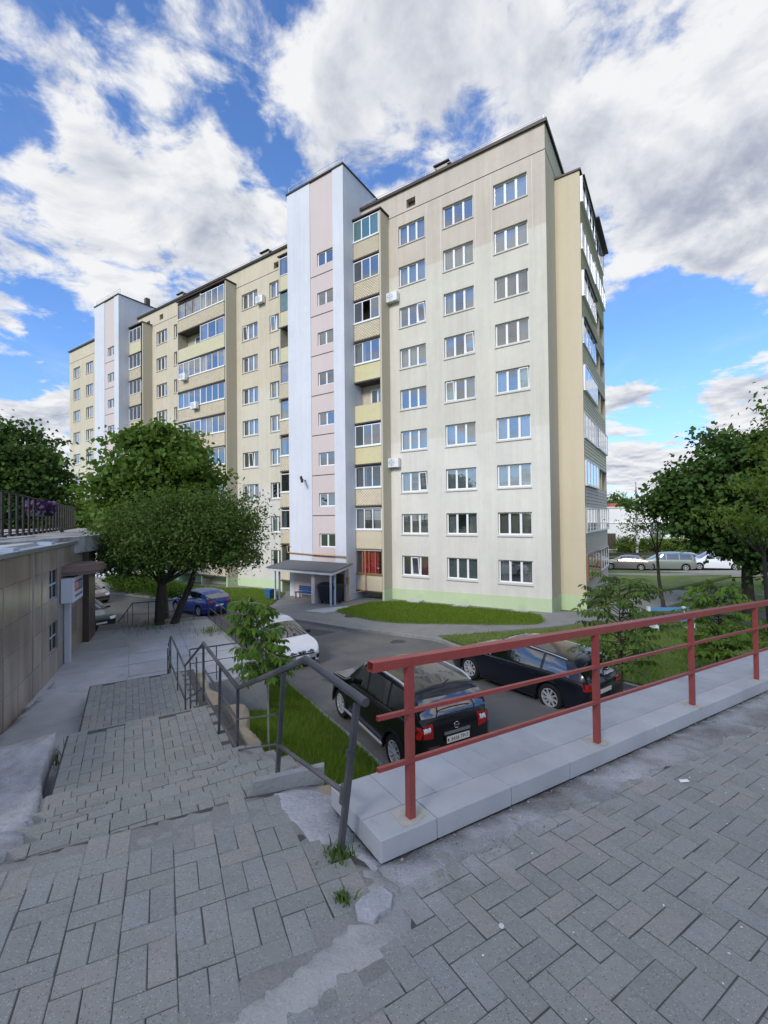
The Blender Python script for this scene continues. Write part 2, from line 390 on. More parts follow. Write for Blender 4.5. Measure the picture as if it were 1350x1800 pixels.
def paint(n, c_, flake=0.): M[n] = pbr(n, c_,   .3, var=.03, bump=0, coat=.7, spec=.3, metal=flake)
paint('car_black', (.0055, .0055, .0075)); paint('car_navy', (.006, .008, .014)); paint('car_blue', (.010, .042, .25), .1)
paint('car_white', (.72, .73, .76)); paint('car_silver', (.40, .42, .44), .3); paint('car_green', (.22, .25, .22), .3); paint('car_teal', (.02, .05, .06), .2)
paint('car_grey', (.20, .19, .18), .3)
P_('rubber', (.012, .012, .012), .85, bump=.1)
P_('alloy', (.60, .61, .63), .3, metal=.35, var=.05, bump=0)
P_('chrome', (.75, .76, .78), .12, metal=1., var=.02, bump=0)
P_('rail_silver', (.60, .61, .63), .3, metal=.6, var=.03, bump=0)
P_('skid_grey', (.16, .16, .17), .4, var=.05, bump=0)
P_('lamp_red', (.42, .010, .012), .15, var=.05, bump=0, coat=1.)
P_('lamp_clear', (.72, .74, .76), .12, var=.05, bump=0, coat=1.)
P_('plate_white', (.78, .79, .76), .5, bump=0, var=.03)
P_('plate_ink', (.01, .01, .012), .6, bump=0)
P_('sticker_yellow', (.55, .45, .12), .6, bump=0)
M['leaf_dark'] = leaf_mat('leaf_dark', (.022, .054, .012), (.115, .180, .042), .32)
M['leaf_maple'] = leaf_mat('leaf_maple', (.028, .070, .012), (.140, .225, .042), .38)
M['leaf_deep'] = leaf_mat('leaf_deep', (.016, .046, .012), (.085, .150, .038), .30)
M['leaf_light'] = leaf_mat('leaf_light', (.060, .105, .018), (.15, .22, .04), .35)
M['leaf_walnut'] = leaf_mat('leaf_walnut', (.055, .125, .016), (.155, .255, .042), .38)
M['leaf_ash'] = leaf_mat('leaf_ash', (.055, .110, .022), (.130, .205, .048), .35)
M['grass_blade'] = leaf_mat('grass_blade', (.070, .130, .012), (.200, .295, .042), .35)
M['weed'] = leaf_mat('weed', (.05, .10, .018), (.14, .22, .05), .3)

def chip(name, color, scale, lo, hi, amount=.9):
    """worn spots where the paint has come off"""
    m = M[name]; t = NT.__new__(NT); t.t = m.node_tree; bs = next(n for n in t.t.nodes if n.type == 'BSDF_PRINCIPLED'); src = bs.inputs['Base Color'].links[0].from_socket
    P = t.n('ShaderNodeNewGeometry').outputs['Position']; f = t.m('MULTIPLY', t.sm(t.noise(P, scale, 6, .7), lo, hi), amount)
    t.t.links.new(t.mix(f, src, (*color, 1)), bs.inputs['Base Color'])
chip('red_paint', (.13, .055, .035), 22, .64, .70); chip('grey_paint', (.30, .29, .29), 30, .66, .71, .7); chip('coping', (.30, .295, .28), 5, .60, .74, .5)
chip('asphalt', (.185, .178, .165), .55, .54, .66, .6); chip('pavement', (.30, .29, .27), .8, .55, .68, .6); chip('turf', (.14, .125, .06), 1.1, .60, .72, .45); chip('slab_concrete', (.30, .30, .28), .9, .55, .70, .6)
# ------------------------------------------------------------------ mesh helpers
class MB:
    """collects polygons, builds ONE mesh object"""
    def __init__(s): s.v = []; s.f = []
    def add(s, vs, fs):
        k = len(s.v); s.v += [tuple(p) for p in vs]; s.f += [tuple(i+k for i in f) for f in fs]; return s
    def quad(s, a, b, c_, d): return s.add((a, b, c_, d), ((0, 1, 2, 3),))
    def poly(s, pts): return s.add(pts, (tuple(range(len(pts))),))
    def box(s, x0, x1, y0, y1, z0, z1):
        if x0 > x1: x0, x1 = x1, x0
        if y0 > y1: y0, y1 = y1, y0
        if z0 > z1: z0, z1 = z1, z0
        return s.add([(x0, y0, z0), (x1, y0, z0), (x1, y1, z0), (x0, y1, z0), (x0, y0, z1), (x1, y0, z1), (x1, y1, z1), (x0, y1, z1)],
                     [(0, 3, 2, 1), (4, 5, 6, 7), (0, 1, 5, 4), (1, 2, 6, 5), (2, 3, 7, 6), (3, 0, 4, 7)])
    def obox(s, c_, ax, ay, az, hx, hy, hz):
        c_ = Vector(c_); ax, ay, az = (Vector(a).normalized() for a in (ax, ay, az))
        vs_ = [c_+ax*(i*hx)+ay*(j*hy)+az*(k*hz) for k in (-1, 1) for i, j in ((-1, -1), (1, -1), (1, 1), (-1, 1))]
        return s.add(vs_, [(0, 3, 2, 1), (4, 5, 6, 7), (0, 1, 5, 4), (1, 2, 6, 5), (2, 3, 7, 6), (3, 0, 4, 7)])
    def beam(s, a, b, w, h=None, up=(0, 0, 1)):
        """rectangular bar from a to b"""
        a, b = Vector(a), Vector(b); d = b-a; h = h or w
        side = d.cross(Vector(up))
        if side.length < 1e-6: side = d.cross(Vector((1, 0, 0)))
        side.normalize(); u2 = side.cross(d).normalized()
        return s.obox((a+b)/2, d, side, u2, d.length/2, w/2, h/2)
    def tube(s, pts, r, n=8, caps=True):
        pts = [Vector(p) for p in pts]; rs = r if isinstance(r, (list, tuple)) else [r]*len(pts)
        k0 = len(s.v); prev = None
        for i, p in enumerate(pts):
            d = (pts[min(i+1, len(pts)-1)]-pts[max(i-1, 0)]).normalized()
            if prev is None:
                a = d.cross(Vector((0, 0, 1)));  a = a if a.length > 1e-3 else d.cross(Vector((1, 0, 0)))
            else: a = prev-d*prev.dot(d)
            a.normalize(); prev = a; b = d.cross(a)
            for j in range(n):
                t = 2*math.pi*j/n; s.v.append(tuple(p+(a*math.cos(t)+b*math.sin(t))*rs[i]))
        for i in range(len(pts)-1):
            for j in range(n):
                q = k0+i*n
                s.f.append((q+j, q+(j+1) % n, q+n+(j+1) % n, q+n+j))
        if caps:
            s.f.append(tuple(k0+j for j in range(n))[::-1]); s.f.append(tuple(k0+(len(pts)-1)*n+j for j in range(n)))
        return s
    def lathe(s, prof, n=24, axis='z', c_=(0, 0, 0)):
        k0 = len(s.v)
        for (r, h) in prof:
            for j in range(n):
                t = 2*math.pi*j/n; x, y = r*math.cos(t), r*math.sin(t)
                p = (x, y, h) if axis == 'z' else ((x, h, y) if axis == 'y' else (h, x, y))
                s.v.append((p[0]+c_[0], p[1]+c_[1], p[2]+c_[2]))
        for i in range(len(prof)-1):
            for j in range(n): s.f.append((k0+i*n+j, k0+i*n+(j+1) % n, k0+(i+1)*n+(j+1) % n, k0+(i+1)*n+j))
        return s
    def prism(s, poly, z0, z1):
        """poly: list of (x, y); z0/z1 numbers or functions of (x, y)"""
        f0 = z0 if callable(z0) else (lambda x, y: z0); f1 = z1 if callable(z1) else (lambda x, y: z1)
        n = len(poly); k = len(s.v)
        s.v += [(x, y, f0(x, y)) for x, y in poly]+[(x, y, f1(x, y)) for x, y in poly]
        s.f.append(tuple(range(k, k+n))[::-1]); s.f.append(tuple(range(k+n, k+2*n)))
        for i in range(n): j = (i+1) % n; s.f.append((k+i, k+j, k+n+j, k+n+i))
        return s
    def mesh(s, name, mat=None, smooth=None):
        me = bpy.data.meshes.new(name); me.from_pydata(s.v, [], s.f)
        if mat: me.materials.append(M[mat] if isinstance(mat, str) else mat)
        if smooth is not None:
            bm = bmesh.new(); bm.from_mesh(me); bmesh.ops.recalc_face_normals(bm, faces=bm.faces)
            for f in bm.faces: f.smooth = True
            for e in bm.edges:
                if len(e.link_faces) == 2 and e.calc_face_angle(0) > R(smooth): e.smooth = False
            bm.to_mesh(me); bm.free()
        me.update(); return me
    def build(s, name, mat=None, parent=None, smooth=None, **kw): return obj(name, s.mesh(name, mat, smooth), parent, **kw)

def obj(name, me, parent=None, loc=None, mat4=None, **kw):
    o = bpy.data.objects.new(name, me); col.objects.link(o)
    if parent is not None: o.parent = parent
    if mat4 is not None: o.matrix_basis = mat4
    if loc is not None: o.location = loc
    for k, v in kw.items(): o[k] = v
    return o
def tag(o, label, cat, group=None):
    o['label'] = label; o['category'] = cat
    if group: o['group'] = group
    return o
def thing(name, label, cat, loc=(0, 0, 0), rz=0.0, group=None):
    o = bpy.data.objects.new(name, None); col.objects.link(o); o.location = loc; o.rotation_euler = (0, 0, rz); o.empty_display_size = .3
    return tag(o, label, cat, group)
def struct(o): o['kind'] = 'structure'; return o
def copy_tree(o, parent=None):
    c_ = o.copy(); col.objects.link(c_)
    if parent: c_.parent = parent
    for ch in list(o.children): copy_tree(ch, c_)
    return c_
def np_mesh(name, verts, tris_or_quads, mat):
    """fast mesh from numpy arrays; faces all of one size"""
    me = bpy.data.meshes.new(name); nv = len(verts); nf, k = tris_or_quads.shape
    me.vertices.add(nv); me.vertices.foreach_set('co', np.ascontiguousarray(verts, dtype=np.float32).ravel())
    me.loops.add(nf*k); me.loops.foreach_set('vertex_index', np.ascontiguousarray(tris_or_quads, dtype=np.int32).ravel())
    me.polygons.add(nf); me.polygons.foreach_set('loop_start', np.arange(0, nf*k, k, dtype=np.int32))
    me.update(calc_edges=True); me.materials.append(M[mat]); return me

# ------------------------------------------------------------------ ground shape
CX, CY, AZ = 9.4971, 24.3725, .9886
UX, UY = -math.sin(AZ), math.cos(AZ); NX, NY = math.cos(AZ), math.sin(AZ)
def g(x, y):
    s = min(45, max(-12, (x-CX)*UX+(y-CY)*UY))
    return .05-.018*s+.57*min(1, max(0, (22-y)/12))
def ter(x, y): return EYE-1.6-.03*x-.05*y
def fw(s, o=0.0, z=0.0):
    """facade coordinates (metres left of the near corner, metres out from the wall, height) to world"""
    return (CX+UX*s-NX*o, CY+UY*s-NY*o, z)
EX, EY = -.5, .866; KX, KY = .866, .5
SX, SY = -.246, 2.307
def st(a, b): return (SX+EX*a+KX*b, SY+EY*a+KY*b)          # stair coordinates: a down the flight, b to its right

# ------------------------------------------------------------------ ground, courtyard, lawns
xs = sorted(set(list(np.linspace(-60, 60, 49))+[-1500, -600, -250, -120, 120, 250, 600, 1500])); ys = sorted(set(list(np.linspace(-20, 70, 37))+[-900, -250, -80, 120, 250, 600, 1500, 2000]))
gm = MB(); gm.v = [(x, y, g(x, y)-.12) for y in ys for x in xs]; nx_ = len(xs)
gm.f = [(j*nx_+i, j*nx_+i+1, (j+1)*nx_+i+1, (j+1)*nx_+i) for j in range(len(ys)-1) for i in range(nx_-1)]
struct(gm.build('ground', 'turf'))
def sheet(poly, dz, step=2.0):
    """flat polygon following the ground, cut into small cells so it never leaves it"""
    bm = bmesh.new(); vs_ = [bm.verts.new((x, y, 0)) for x, y in poly]; bm.faces.new(vs_)
    x0, x1 = min(p[0] for p in poly), max(p[0] for p in poly); y0, y1 = min(p[1] for p in poly), max(p[1] for p in poly)
    x = x0+step
    while x < x1: bmesh.ops.bisect_plane(bm, geom=bm.verts[:]+bm.edges[:]+bm.faces[:], plane_co=(x, 0, 0), plane_no=(1, 0, 0)); x += step
    y = y0+step
    while y < y1: bmesh.ops.bisect_plane(bm, geom=bm.verts[:]+bm.edges[:]+bm.faces[:], plane_co=(0, y, 0), plane_no=(0, 1, 0)); y += step
    for v in bm.verts: v.co.z = g(v.co.x, v.co.y)+dz
    bmesh.ops.recalc_face_normals(bm, faces=bm.faces)
    if sum(f.normal.z for f in bm.faces) < 0: bmesh.ops.reverse_faces(bm, faces=bm.faces)
    return bm
def raised(name, poly, dz, mat, depth=.3, step=2.5):
    bm = sheet(poly, dz, step)
    be = [e for e in bm.edges if len(e.link_faces) == 1]
    r = bmesh.ops.extrude_edge_only(bm, edges=be)
    for v in r['geom']:
        if isinstance(v, bmesh.types.BMVert): v.co.z -= depth
    bmesh.ops.recalc_face_normals(bm, faces=bm.faces)
    me = bpy.data.meshes.new(name); bm.to_mesh(me); bm.free(); me.materials.append(M[mat])
    return struct(obj(name, me))
def smooth_line(pts, n=6):
    """Catmull-Rom through the points"""
    P = [pts[0]]+list(pts)+[pts[-1]]; out = []
    for i in range(1, len(P)-2):
        for k in range(n):
            t = k/n; a, b, c_, d = (np.array(P[i+j-1], float) for j in range(4))
            out.append(tuple(.5*((2*b)+(c_-a)*t+(2*a-5*b+4*c_-d)*t*t+(3*b-a-3*c_+d)*t**3)))
    out.append(tuple(pts[-1])); return out
KERB = smooth_line([(-48, 52), (-30, 41), (-17.7, 33.9), (-13.2, 30.2), (-9.74, 27.35), (-8.17, 26.82), (-4.62, 24.41), (-2.24, 22.59), (.6, 20.65), (2.3, 19.2), (2.9, 17.9), (4.3, 16.0), (6.85, 12.75), (9.2, 9.8), (12, 6.0), (16, 0)])
NEAR = [(10, -2), (6, 3), (2.5, 6), (-.1, 8.3), (-1.53, 10.96), (-3.37, 14.5), (-6, 18.5), (-7.5, 20), (-11, 17), (-13, 15), (-20, 20), (-48, 40)]
road = MB(); bm = sheet(KERB+NEAR, 0.0, 3.0); me = bpy.data.meshes.new('courtyard_road'); bm.to_mesh(me); bm.free(); me.materials.append(M['asphalt'])
struct(obj('courtyard_road', me))
# footway between the kerb and the house, its kerbstones, the planted strips on it
ki = next(i for i, p in enumerate(KERB) if p[0] > 2.2)
WALK = KERB[:ki+1]+[(3.6, 20.1), (7.8, 21.2), (12.0, 22.9), (17, 26.0), (20, 28.3), (21.5, 29.5), (20.5, 31), (17, 29.2), (14, 27)]+[fw(-1, -1)[:2], fw(.2, -.4)[:2], fw(30, -.4)[:2], fw(61, -.4)[:2], fw(75, 0)[:2]]
raised('footway', WALK, .12, 'pavement')
kerb = MB()
for i in range(len(KERB)-1):
    (x0, y0), (x1, y1) = KERB[i], KERB[i+1]; d = Vector((x1-x0, y1-y0, 0)); L_ = d.length
    if L_ < .05: continue
    nn = Vector((-d.y, d.x, 0)).normalized()
    kerb.obox(((x0+x1)/2-nn.x*.02, (y0+y1)/2-nn.y*.02, (g(x0, y0)+g(x1, y1))/2+.035), d, nn, (0, 0, 1), L_/2-.008, .075, .10)
k_ = kerb.build('kerb', 'kerb_stone'); struct(k_)
LAWN_FRONT = smooth_line([(-2.96, 26.49), (-1.6, 24.7), (.38, 23.05), (3.5, 22.35), (7.07, 21.8), (8.1, 22.6)], 5)+[fw(.7, 1.0)[:2], fw(3, .8)[:2], fw(6, .8)[:2], fw(9.5, .75)[:2], fw(11.2, 1.9)[:2]]
LAWN_LEFT = smooth_line([(-26, 42), (-19.5, 37.2), (-14.2, 32.6), (-11.5, 30.64), (-9.5, 29.6), (-7.69, 28.95), (-7.5, 30.2)], 5)+[fw(19.6, 1.4)[:2], fw(24, .8)[:2], fw(26.5, 1.6)[:2], fw(34.5, 1.8)[:2], fw(40, 1.4)[:2], fw(45, 3.2)[:2]]
LAWN_SIDE = [(2.35, 19.75), (2.75, 18.9), (3.1, 18.1), (4.45, 16.1), (6.98, 12.87), (9.3, 9.95), (12.3, 6.0), (22, 2), (60, 10), (70, 40), (34, 36), (24.5, 33), (21, 28.6), (17, 25.4), (12.2, 22.4), (7.9, 20.75), (4, 19.95)]
raised('lawn', LAWN_FRONT, .17, 'turf', .2); raised('lawn', LAWN_LEFT, .17, 'turf', .2); raised('lawn', LAWN_SIDE, .15, 'turf', .3)
LAWN_END = [fw(-1.8, -1)[:2], (14, 27.4), (17, 29.6), (20.5, 31.5), (30, 38), (23, 43), (12, 45), fw(-2.0, -14)[:2]]
raised('lawn', LAWN_END, .14, 'turf', .2)
# street behind the lawn, with its verge
STREET = [(-10, 58), (12, 47.0), (22, 42.5), (40, 39.5), (90, 36), (90, 52), (40, 54), (20, 57), (-8, 70)]
me = bpy.data.meshes.new('street'); bm = sheet(STREET, .02, 6); bm.to_mesh(me); bm.free(); me.materials.append(M['asphalt']); struct(obj('street', me))
raised('street_kerb', [(11.8, 46.7), (22, 42.2), (40, 39.2), (90, 35.7), (90, 36.0), (40, 39.5), (22, 42.5), (12, 47.0)], .12, 'kerb_stone', .2)
raised('far_footway', [(16, 41.5), (24, 38.3), (40, 36.6), (60, 35.5), (60, 36.6), (40, 37.8), (24.3, 39.6), (16.5, 42.6)], .16, 'pavement', .2)
raised('verge', [(-8, 70), (20, 57), (40, 54), (90, 52), (90, 60), (40, 61), (20, 64), (-8, 78)], .16, 'turf', .2)
for k, poly in enumerate(([(-6.2, 22.5), (-3.2, 21.0), (-2.4, 21.9), (-5.2, 23.6)], [(-2.1, 14.2), (-.9, 13.0), (-.2, 13.7), (-1.3, 15.0)], [(-14, 26.2), (-10.6, 24.4), (-9.8, 25.3), (-13.1, 27.3)])):
    me = bpy.data.meshes.new('asphalt_patch'); bm = sheet(poly, .005, 1.5); bm.to_mesh(me); bm.free(); me.materials.append(M['asphalt_patch']); struct(obj('asphalt_patch', me))
# drain covers and patches on the asphalt
for (x, y, r) in ((.55, 19.3, .33), (-1.9, 25.0, .4)):
    mc = MB(); mc.lathe([(0, .0), (r*.8, .0), (r*.8, -.006), (r*.88, -.006), (r*.88, 0), (r, 0), (r, -.12)], 24)
    o = mc.build('manhole_cover', 'balcony_dark'); o.location = (x, y, g(x, y)+(.012 if x > 0 else .135))
    tag(o, 'round iron manhole cover in the %s' % ('asphalt road' if x > 0 else 'footway by the kerb'), 'manhole cover')
pl_ = MB(); pl_.prism([(-3.8, 27.4), (-2.2, 27.9), (-2.35, 26.6), (-3.6, 25.9), (-4.9, 26.6)], lambda x, y: g(x, y)+.05, lambda x, y: g(x, y)+.165); struct(pl_.build('entrance_slab', 'slab_concrete'))

# unseen block added behind the photographer to shade the terrace, mirrored in the lower windows and the cars
nb = MB(); nb.box(-43, -11, -62, -45, -2, 44)
for k in range(8):
    for j in range(13): nb.box(-42+k*3.9, -39.9+k*3.9, -45.02, -44.98, 4+j*3.0, 5.5+j*3.0)
struct(nb.build('unseen_shade_block', 'facade_left'))
# ------------------------------------------------------------------ upper terrace, stairs, landings
NOS1 = [.70, 1.22, 1.75, 2.27, 2.87]; NOS2 = [4.65, 5.12, 5.55]; NOS3 = [8.25, 8.6, 8.95]
def stz(a):
    if a < NOS1[0]: return 3.79
    z = 3.79
    for i, n in enumerate(NOS1):
        if a >= n: z = 3.79-.188*(i+1)
    for i, n in enumerate(NOS2):
        if a >= n: z = 2.85-.183*(i+1)
    for i, n in enumerate(NOS3):
        if a >= n: z = 2.30-.15*(i+1)
    return z
def on_screen(x, y, z, m=40):
    c_, s_ = math.cos(.01409), math.sin(.01409); zz = z-EYE
    yf = y*c_+zz*s_; zu = -y*s_+zz*c_
    if yf < .3: return False
    px, py = 675+x/yf*775, 900-zu/yf*775
    return -m < px < 1350+m and -m < py < 1800+m
# terrace sheets
RD = Vector((.8412, .5407, 0)); RN = Vector((.5407, -.8412, 0))          # along the parapet, and from it towards the camera
C0 = Vector((-.033, 2.193, 0))
def par(a, b): p = C0+RD*a+RN*b; return (p.x, p.y)                        # a along the coping front, b towards the camera
tb = MB()
up_l = [st(NOS1[0], .04), st(NOS1[0]-.02, -1.55), (-2.6, 2.3), (-4.3, .5), (-3.5, -2.5), (3, -3), (9, -1), par(14, 1), par(14, -.02), par(0, -.02), par(0, -.50), st(.45, .25)]
tb.prism(up_l, lambda x, y: ter(x, y)-.6, lambda x, y: ter(x, y)-.0045); struct(tb.build('terrace', 'joint_sand'))

PV = []
def paver_mesh(lx, ly, h, seed):
    rg = random.Random(seed); b = .0035; mb = MB()
    j = lambda s_: rg.uniform(-s_, s_)
    o_ = [(-lx/2+j(.0015), -ly/2+j(.0015)), (lx/2+j(.0015), -ly/2+j(.0015)), (lx/2+j(.0015), ly/2+j(.0015)), (-lx/2+j(.0015), ly/2+j(.0015))]
    i_ = [(x-math.copysign(b, x), y-math.copysign(b, y)) for x, y in o_]
    t_ = [j(.0012) for _ in range(4)]
    mb.add([(x, y, -h) for x, y in o_]+[(x, y, -b*.8) for x, y in o_]+[(x, y, t_[k]) for k, (x, y) in enumerate(i_)],
           [(0, 1, 5, 4), (1, 2, 6, 5), (2, 3, 7, 6), (3, 0, 4, 7), (4, 5, 9, 8), (5, 6, 10, 9), (6, 7, 11, 10), (7, 4, 8, 11), (8, 9, 10, 11)])
    return mb
PAV = {}
def pavers(parent, cells, name='paver', limit=300, zf=None, slope=(0, 0), jit=.0022):
    """cells: (x, y, angle, lx, ly); the largest in the picture become objects, the others one joined part"""
    it = []
    for (x, y, a, lx, ly) in cells:
        z = zf(x, y); it.append((math.hypot(x, y, z-EYE)/math.sqrt(lx*ly), x, y, z, a, lx, ly, on_screen(x, y, z)))
    it.sort(key=lambda q: (not q[7], q[0])); rest = MB(); k = 0
    for q in it:
        _, x, y, z, a, lx, ly, vis = q
        a += random.gauss(0, .008); x += random.gauss(0, .0008); y += random.gauss(0, .0008)
        X = Vector((math.cos(a), math.sin(a), 0)); Y = Vector((-math.sin(a), math.cos(a), 0))
        X.z = X.x*slope[0]+X.y*slope[1]; Y.z = Y.x*slope[0]+Y.y*slope[1]; X.normalize(); Y.normalize()
        tilt = (random.gauss(0, .0045), random.gauss(0, .0045))
        Zv = X.cross(Y).normalized(); Zv = (Zv+X*tilt[0]+Y*tilt[1]).normalized(); Y = Zv.cross(X).normalized(); X = Y.cross(Zv)
        mt = Matrix((X, Y, Zv)).transposed().to_4x4(); mt.translation = (x, y, z+random.uniform(-jit, jit*.6))
        key = (round(lx, 3), round(ly, 3), random.randrange(4))
        if vis and k < limit:
            if key not in PAV: PAV[key] = paver_mesh(lx, ly, .05, key[2]).mesh('paver', 'paver')
            obj(name, PAV[key], parent, mat4=mt); k += 1
        else:
            pm = paver_mesh(lx, ly, .03, key[2]); rest.add([mt @ Vector(v) for v in pm.v], pm.f)
    if rest.v:
        o = rest.build(name+'_field', 'paver', parent, kind='stuff')
def inside(p, poly):
    x, y = p; c_ = False; n = len(poly)
    for i in range(n):
        (x0, y0), (x1, y1) = poly[i], poly[i-1]
        if (y0 > y) != (y1 > y) and x < (x1-x0)*(y-y0)/(y1-y0)+x0: c_ = not c_
    return c_
STRIP = [(-.19, 2.20), (-.04, 2.185), (.07, 2.10), (.10, 1.98), (.09, 1.80), (-.10, 1.66), (-.26, 1.54), (-.60, 1.2), (-.95, .85), (-1.25, 1.0), (-.72, 1.40), (-.50, 1.53), (-.33, 1.68), (-.16, 1.86), (-.11, 1.96)]
PATCH = [st(.66, .02), (-.70, 2.78), (-.62, 2.62), (-.54, 2.54), (-.47, 2.45), (-.42, 2.37), (-.30, 2.33), (-.12, 2.22), (-.06, 2.14), (-.02, 2.20), par(.03, -.5), st(.5, .25)]
SIDEP = [st(.66, -1.50), st(.66, -1.75), (-2.6, 2.2), (-3.2, 1.5), (-2.9, 1.2), (-2.2, 1.85)]
BL = math.radians(26.5); bx, by = (math.cos(BL), math.sin(BL)), (-math.sin(BL), math.cos(BL))
cells = []; n1_ = st(NOS1[0], 0); u1 = (math.cos(BL), math.sin(BL))
TL_poly = [st(NOS1[0]-.05, -.02), st(NOS1[0]-.05, -1.75), (-3.4, 1.7), (-4, 0), (-3, -1), (-1.0, -.9), (-1.0, .80), (-.50, 1.25), (0, 1.68), (.02, 2.08), (-.08, 2.14), (-.22, 2.34)]
for ci in range(-26, 16):
    off_ = [0, .1, .2, .1][ci % 4]
    for ri in range(-14, 16):
        v0 = ri*.3+off_; u0 = ci*.2
        loc = [(u0+.05, v0+.1, 0, .0958, .1958), (u0+.15, v0+.1, 0, .0958, .1958), (u0+.1, v0+.25, 0, .1958, .0958)]
        for (uu, vv, a, lx, ly) in loc:
            x, y = SX+.33+bx[0]*uu+by[0]*vv, SY+.30+bx[1]*uu+by[1]*vv
            if not inside((x, y), TL_poly): continue
            hit = inside((x, y), STRIP) or inside((x, y), PATCH) or inside((x, y), SIDEP)
            if hit: continue
            cells.append((x, y, BL, lx, ly))
lt = struct(obj('stair_head_paving', None)); pavers(lt, cells, zf=ter, slope=(-.03, -.05))
BR = math.atan2(RD.y, RD.x); cells = []
TR_poly = [(-.03, 2.10), (-.02, 1.8), (-.30, 1.56), (-1.05, .88), (-2, -.5), (12, -3), (16, 9), par(12, 0), par(0, 0)]
def gravel_w(a): return .115+.045*min(a, 6)+.03*math.sin(a*5.3)+.025*math.sin(a*13)+.012*math.sin(a*31)
for i in range(-24, 125):
    for j in range(-2, 60):
        k = (i-j) % 4
        if k == 0: c_ = (i*.1+.1, j*.1+.05, .1958, .0958)
        elif k == 3: c_ = (i*.1+.05, j*.1+.1, .0958, .1958)
        else: continue
        aa, bb = c_[0]-.35, c_[1]+.16
        if bb < gravel_w(aa)-.03: continue
        x, y = par(aa, bb)
        if inside((x, y), STRIP) or not inside((x, y), TR_poly): continue
        if math.hypot(x, y) > 9: continue
        cells.append((x, y, BR, c_[2], c_[3]))
rt = struct(obj('street_paving', None)); pavers(rt, cells, zf=ter, slope=(-.03, -.05))
# cement strip between the two pavings, smeared mortar by the stair head, broken concrete on the left
def blob_sheet(name, poly, zf, mat, th=.03, seed=1, rough=.006, step=.06, taper=True):
    """thin uneven slab: cut into cells and roughened, so that its surface and edge are irregular"""
    bm = bmesh.new(); n = len(poly); pts = []
    rg = random.Random(seed)
    for i in range(n):
        a, b = Vector((*poly[i], 0)), Vector((*poly[(i+1) % n], 0)); m_ = max(1, int((b-a).length/.05))
        for k in range(m_):
            p = a.lerp(b, k/m_); pts.append(bm.verts.new((p.x+rg.uniform(-.012, .012), p.y+rg.uniform(-.012, .012), 0)))
    bm.faces.new(pts); edge_n = len(pts)
    x0, x1 = min(p[0] for p in poly), max(p[0] for p in poly); y0, y1 = min(p[1] for p in poly), max(p[1] for p in poly)
    x = x0+step
    while x < x1: bmesh.ops.bisect_plane(bm, geom=bm.verts[:]+bm.edges[:]+bm.faces[:], plane_co=(x, 0, 0), plane_no=(1, .13, 0)); x += step
    y = y0+step
    while y < y1: bmesh.ops.bisect_plane(bm, geom=bm.verts[:]+bm.edges[:]+bm.faces[:], plane_co=(0, y, 0), plane_no=(-.11, 1, 0)); y += step
    for v in bm.verts:
        b_ = v.is_boundary
        from mathutils import noise as mn
        v.co.z = zf(v.co.x, v.co.y)+(0 if b_ else th)+(0 if b_ else mn.noise((v.co.x*9, v.co.y*9, seed))*rough*1.4+mn.noise((v.co.x*33, v.co.y*33, seed))*rough*1.3)
    be = [e for e in bm.edges if e.is_boundary]
    r = bmesh.ops.extrude_edge_only(bm, edges=be)
    for v in r['geom']:
        if isinstance(v, bmesh.types.BMVert): v.co.z -= .25
    bmesh.ops.recalc_face_normals(bm, faces=bm.faces)
    me = bpy.data.meshes.new(name); bm.to_mesh(me); bm.free(); me.materials.append(M[mat])
    for p in me.polygons: p.use_smooth = True
    return struct(obj(name, me))
BED = [(-.22, 2.20), (.04, 2.12), (.19, 1.80), (.03, 1.55), (-.19, 1.36), (-.50, 1.05), (-.88, .68), (-1.4, .95), (-.78, 1.50), (-.55, 1.62), (-.36, 1.80), (-.24, 1.90)]
blob_sheet('cement_bed', BED, lambda x, y: ter(x, y)-.006, 'mortar', .004, 23, .002)
MBED = [st(.64, -.30), st(.64, .16), par(.03, -.45), par(.02, .03), (-.10, 2.02), (-.32, 2.18), (-.60, 2.42)]
blob_sheet('mortar_bed', MBED, lambda x, y: ter(x, y)-.007, 'mortar', .004, 31, .002)
NOSE = [st(.40, -1.7), st(.695, -1.7), st(.695, .02), st(.40, .02)]
blob_sheet('nosing_mortar', NOSE, lambda x, y: ter(x, y)-.0065, 'mortar', .004, 29, .002)
blob_sheet('cement_strip', STRIP, lambda x, y: ter(x, y)-.003, 'cement', .006, 3, .003)
blob_sheet('mortar_patch', PATCH, lambda x, y: ter(x, y)-.002, 'rubble_concrete', .006, 5, .004)
GR = [par(a, .0) for a in np.linspace(-.02, 12, 60)]+[par(a, gravel_w(a)+.05) for a in np.linspace(12, .0, 90)]
blob_sheet('gravel_margin', GR, lambda x, y: ter(x, y)-.001, 'gravel_dirt', .006, 8, .007, .12)
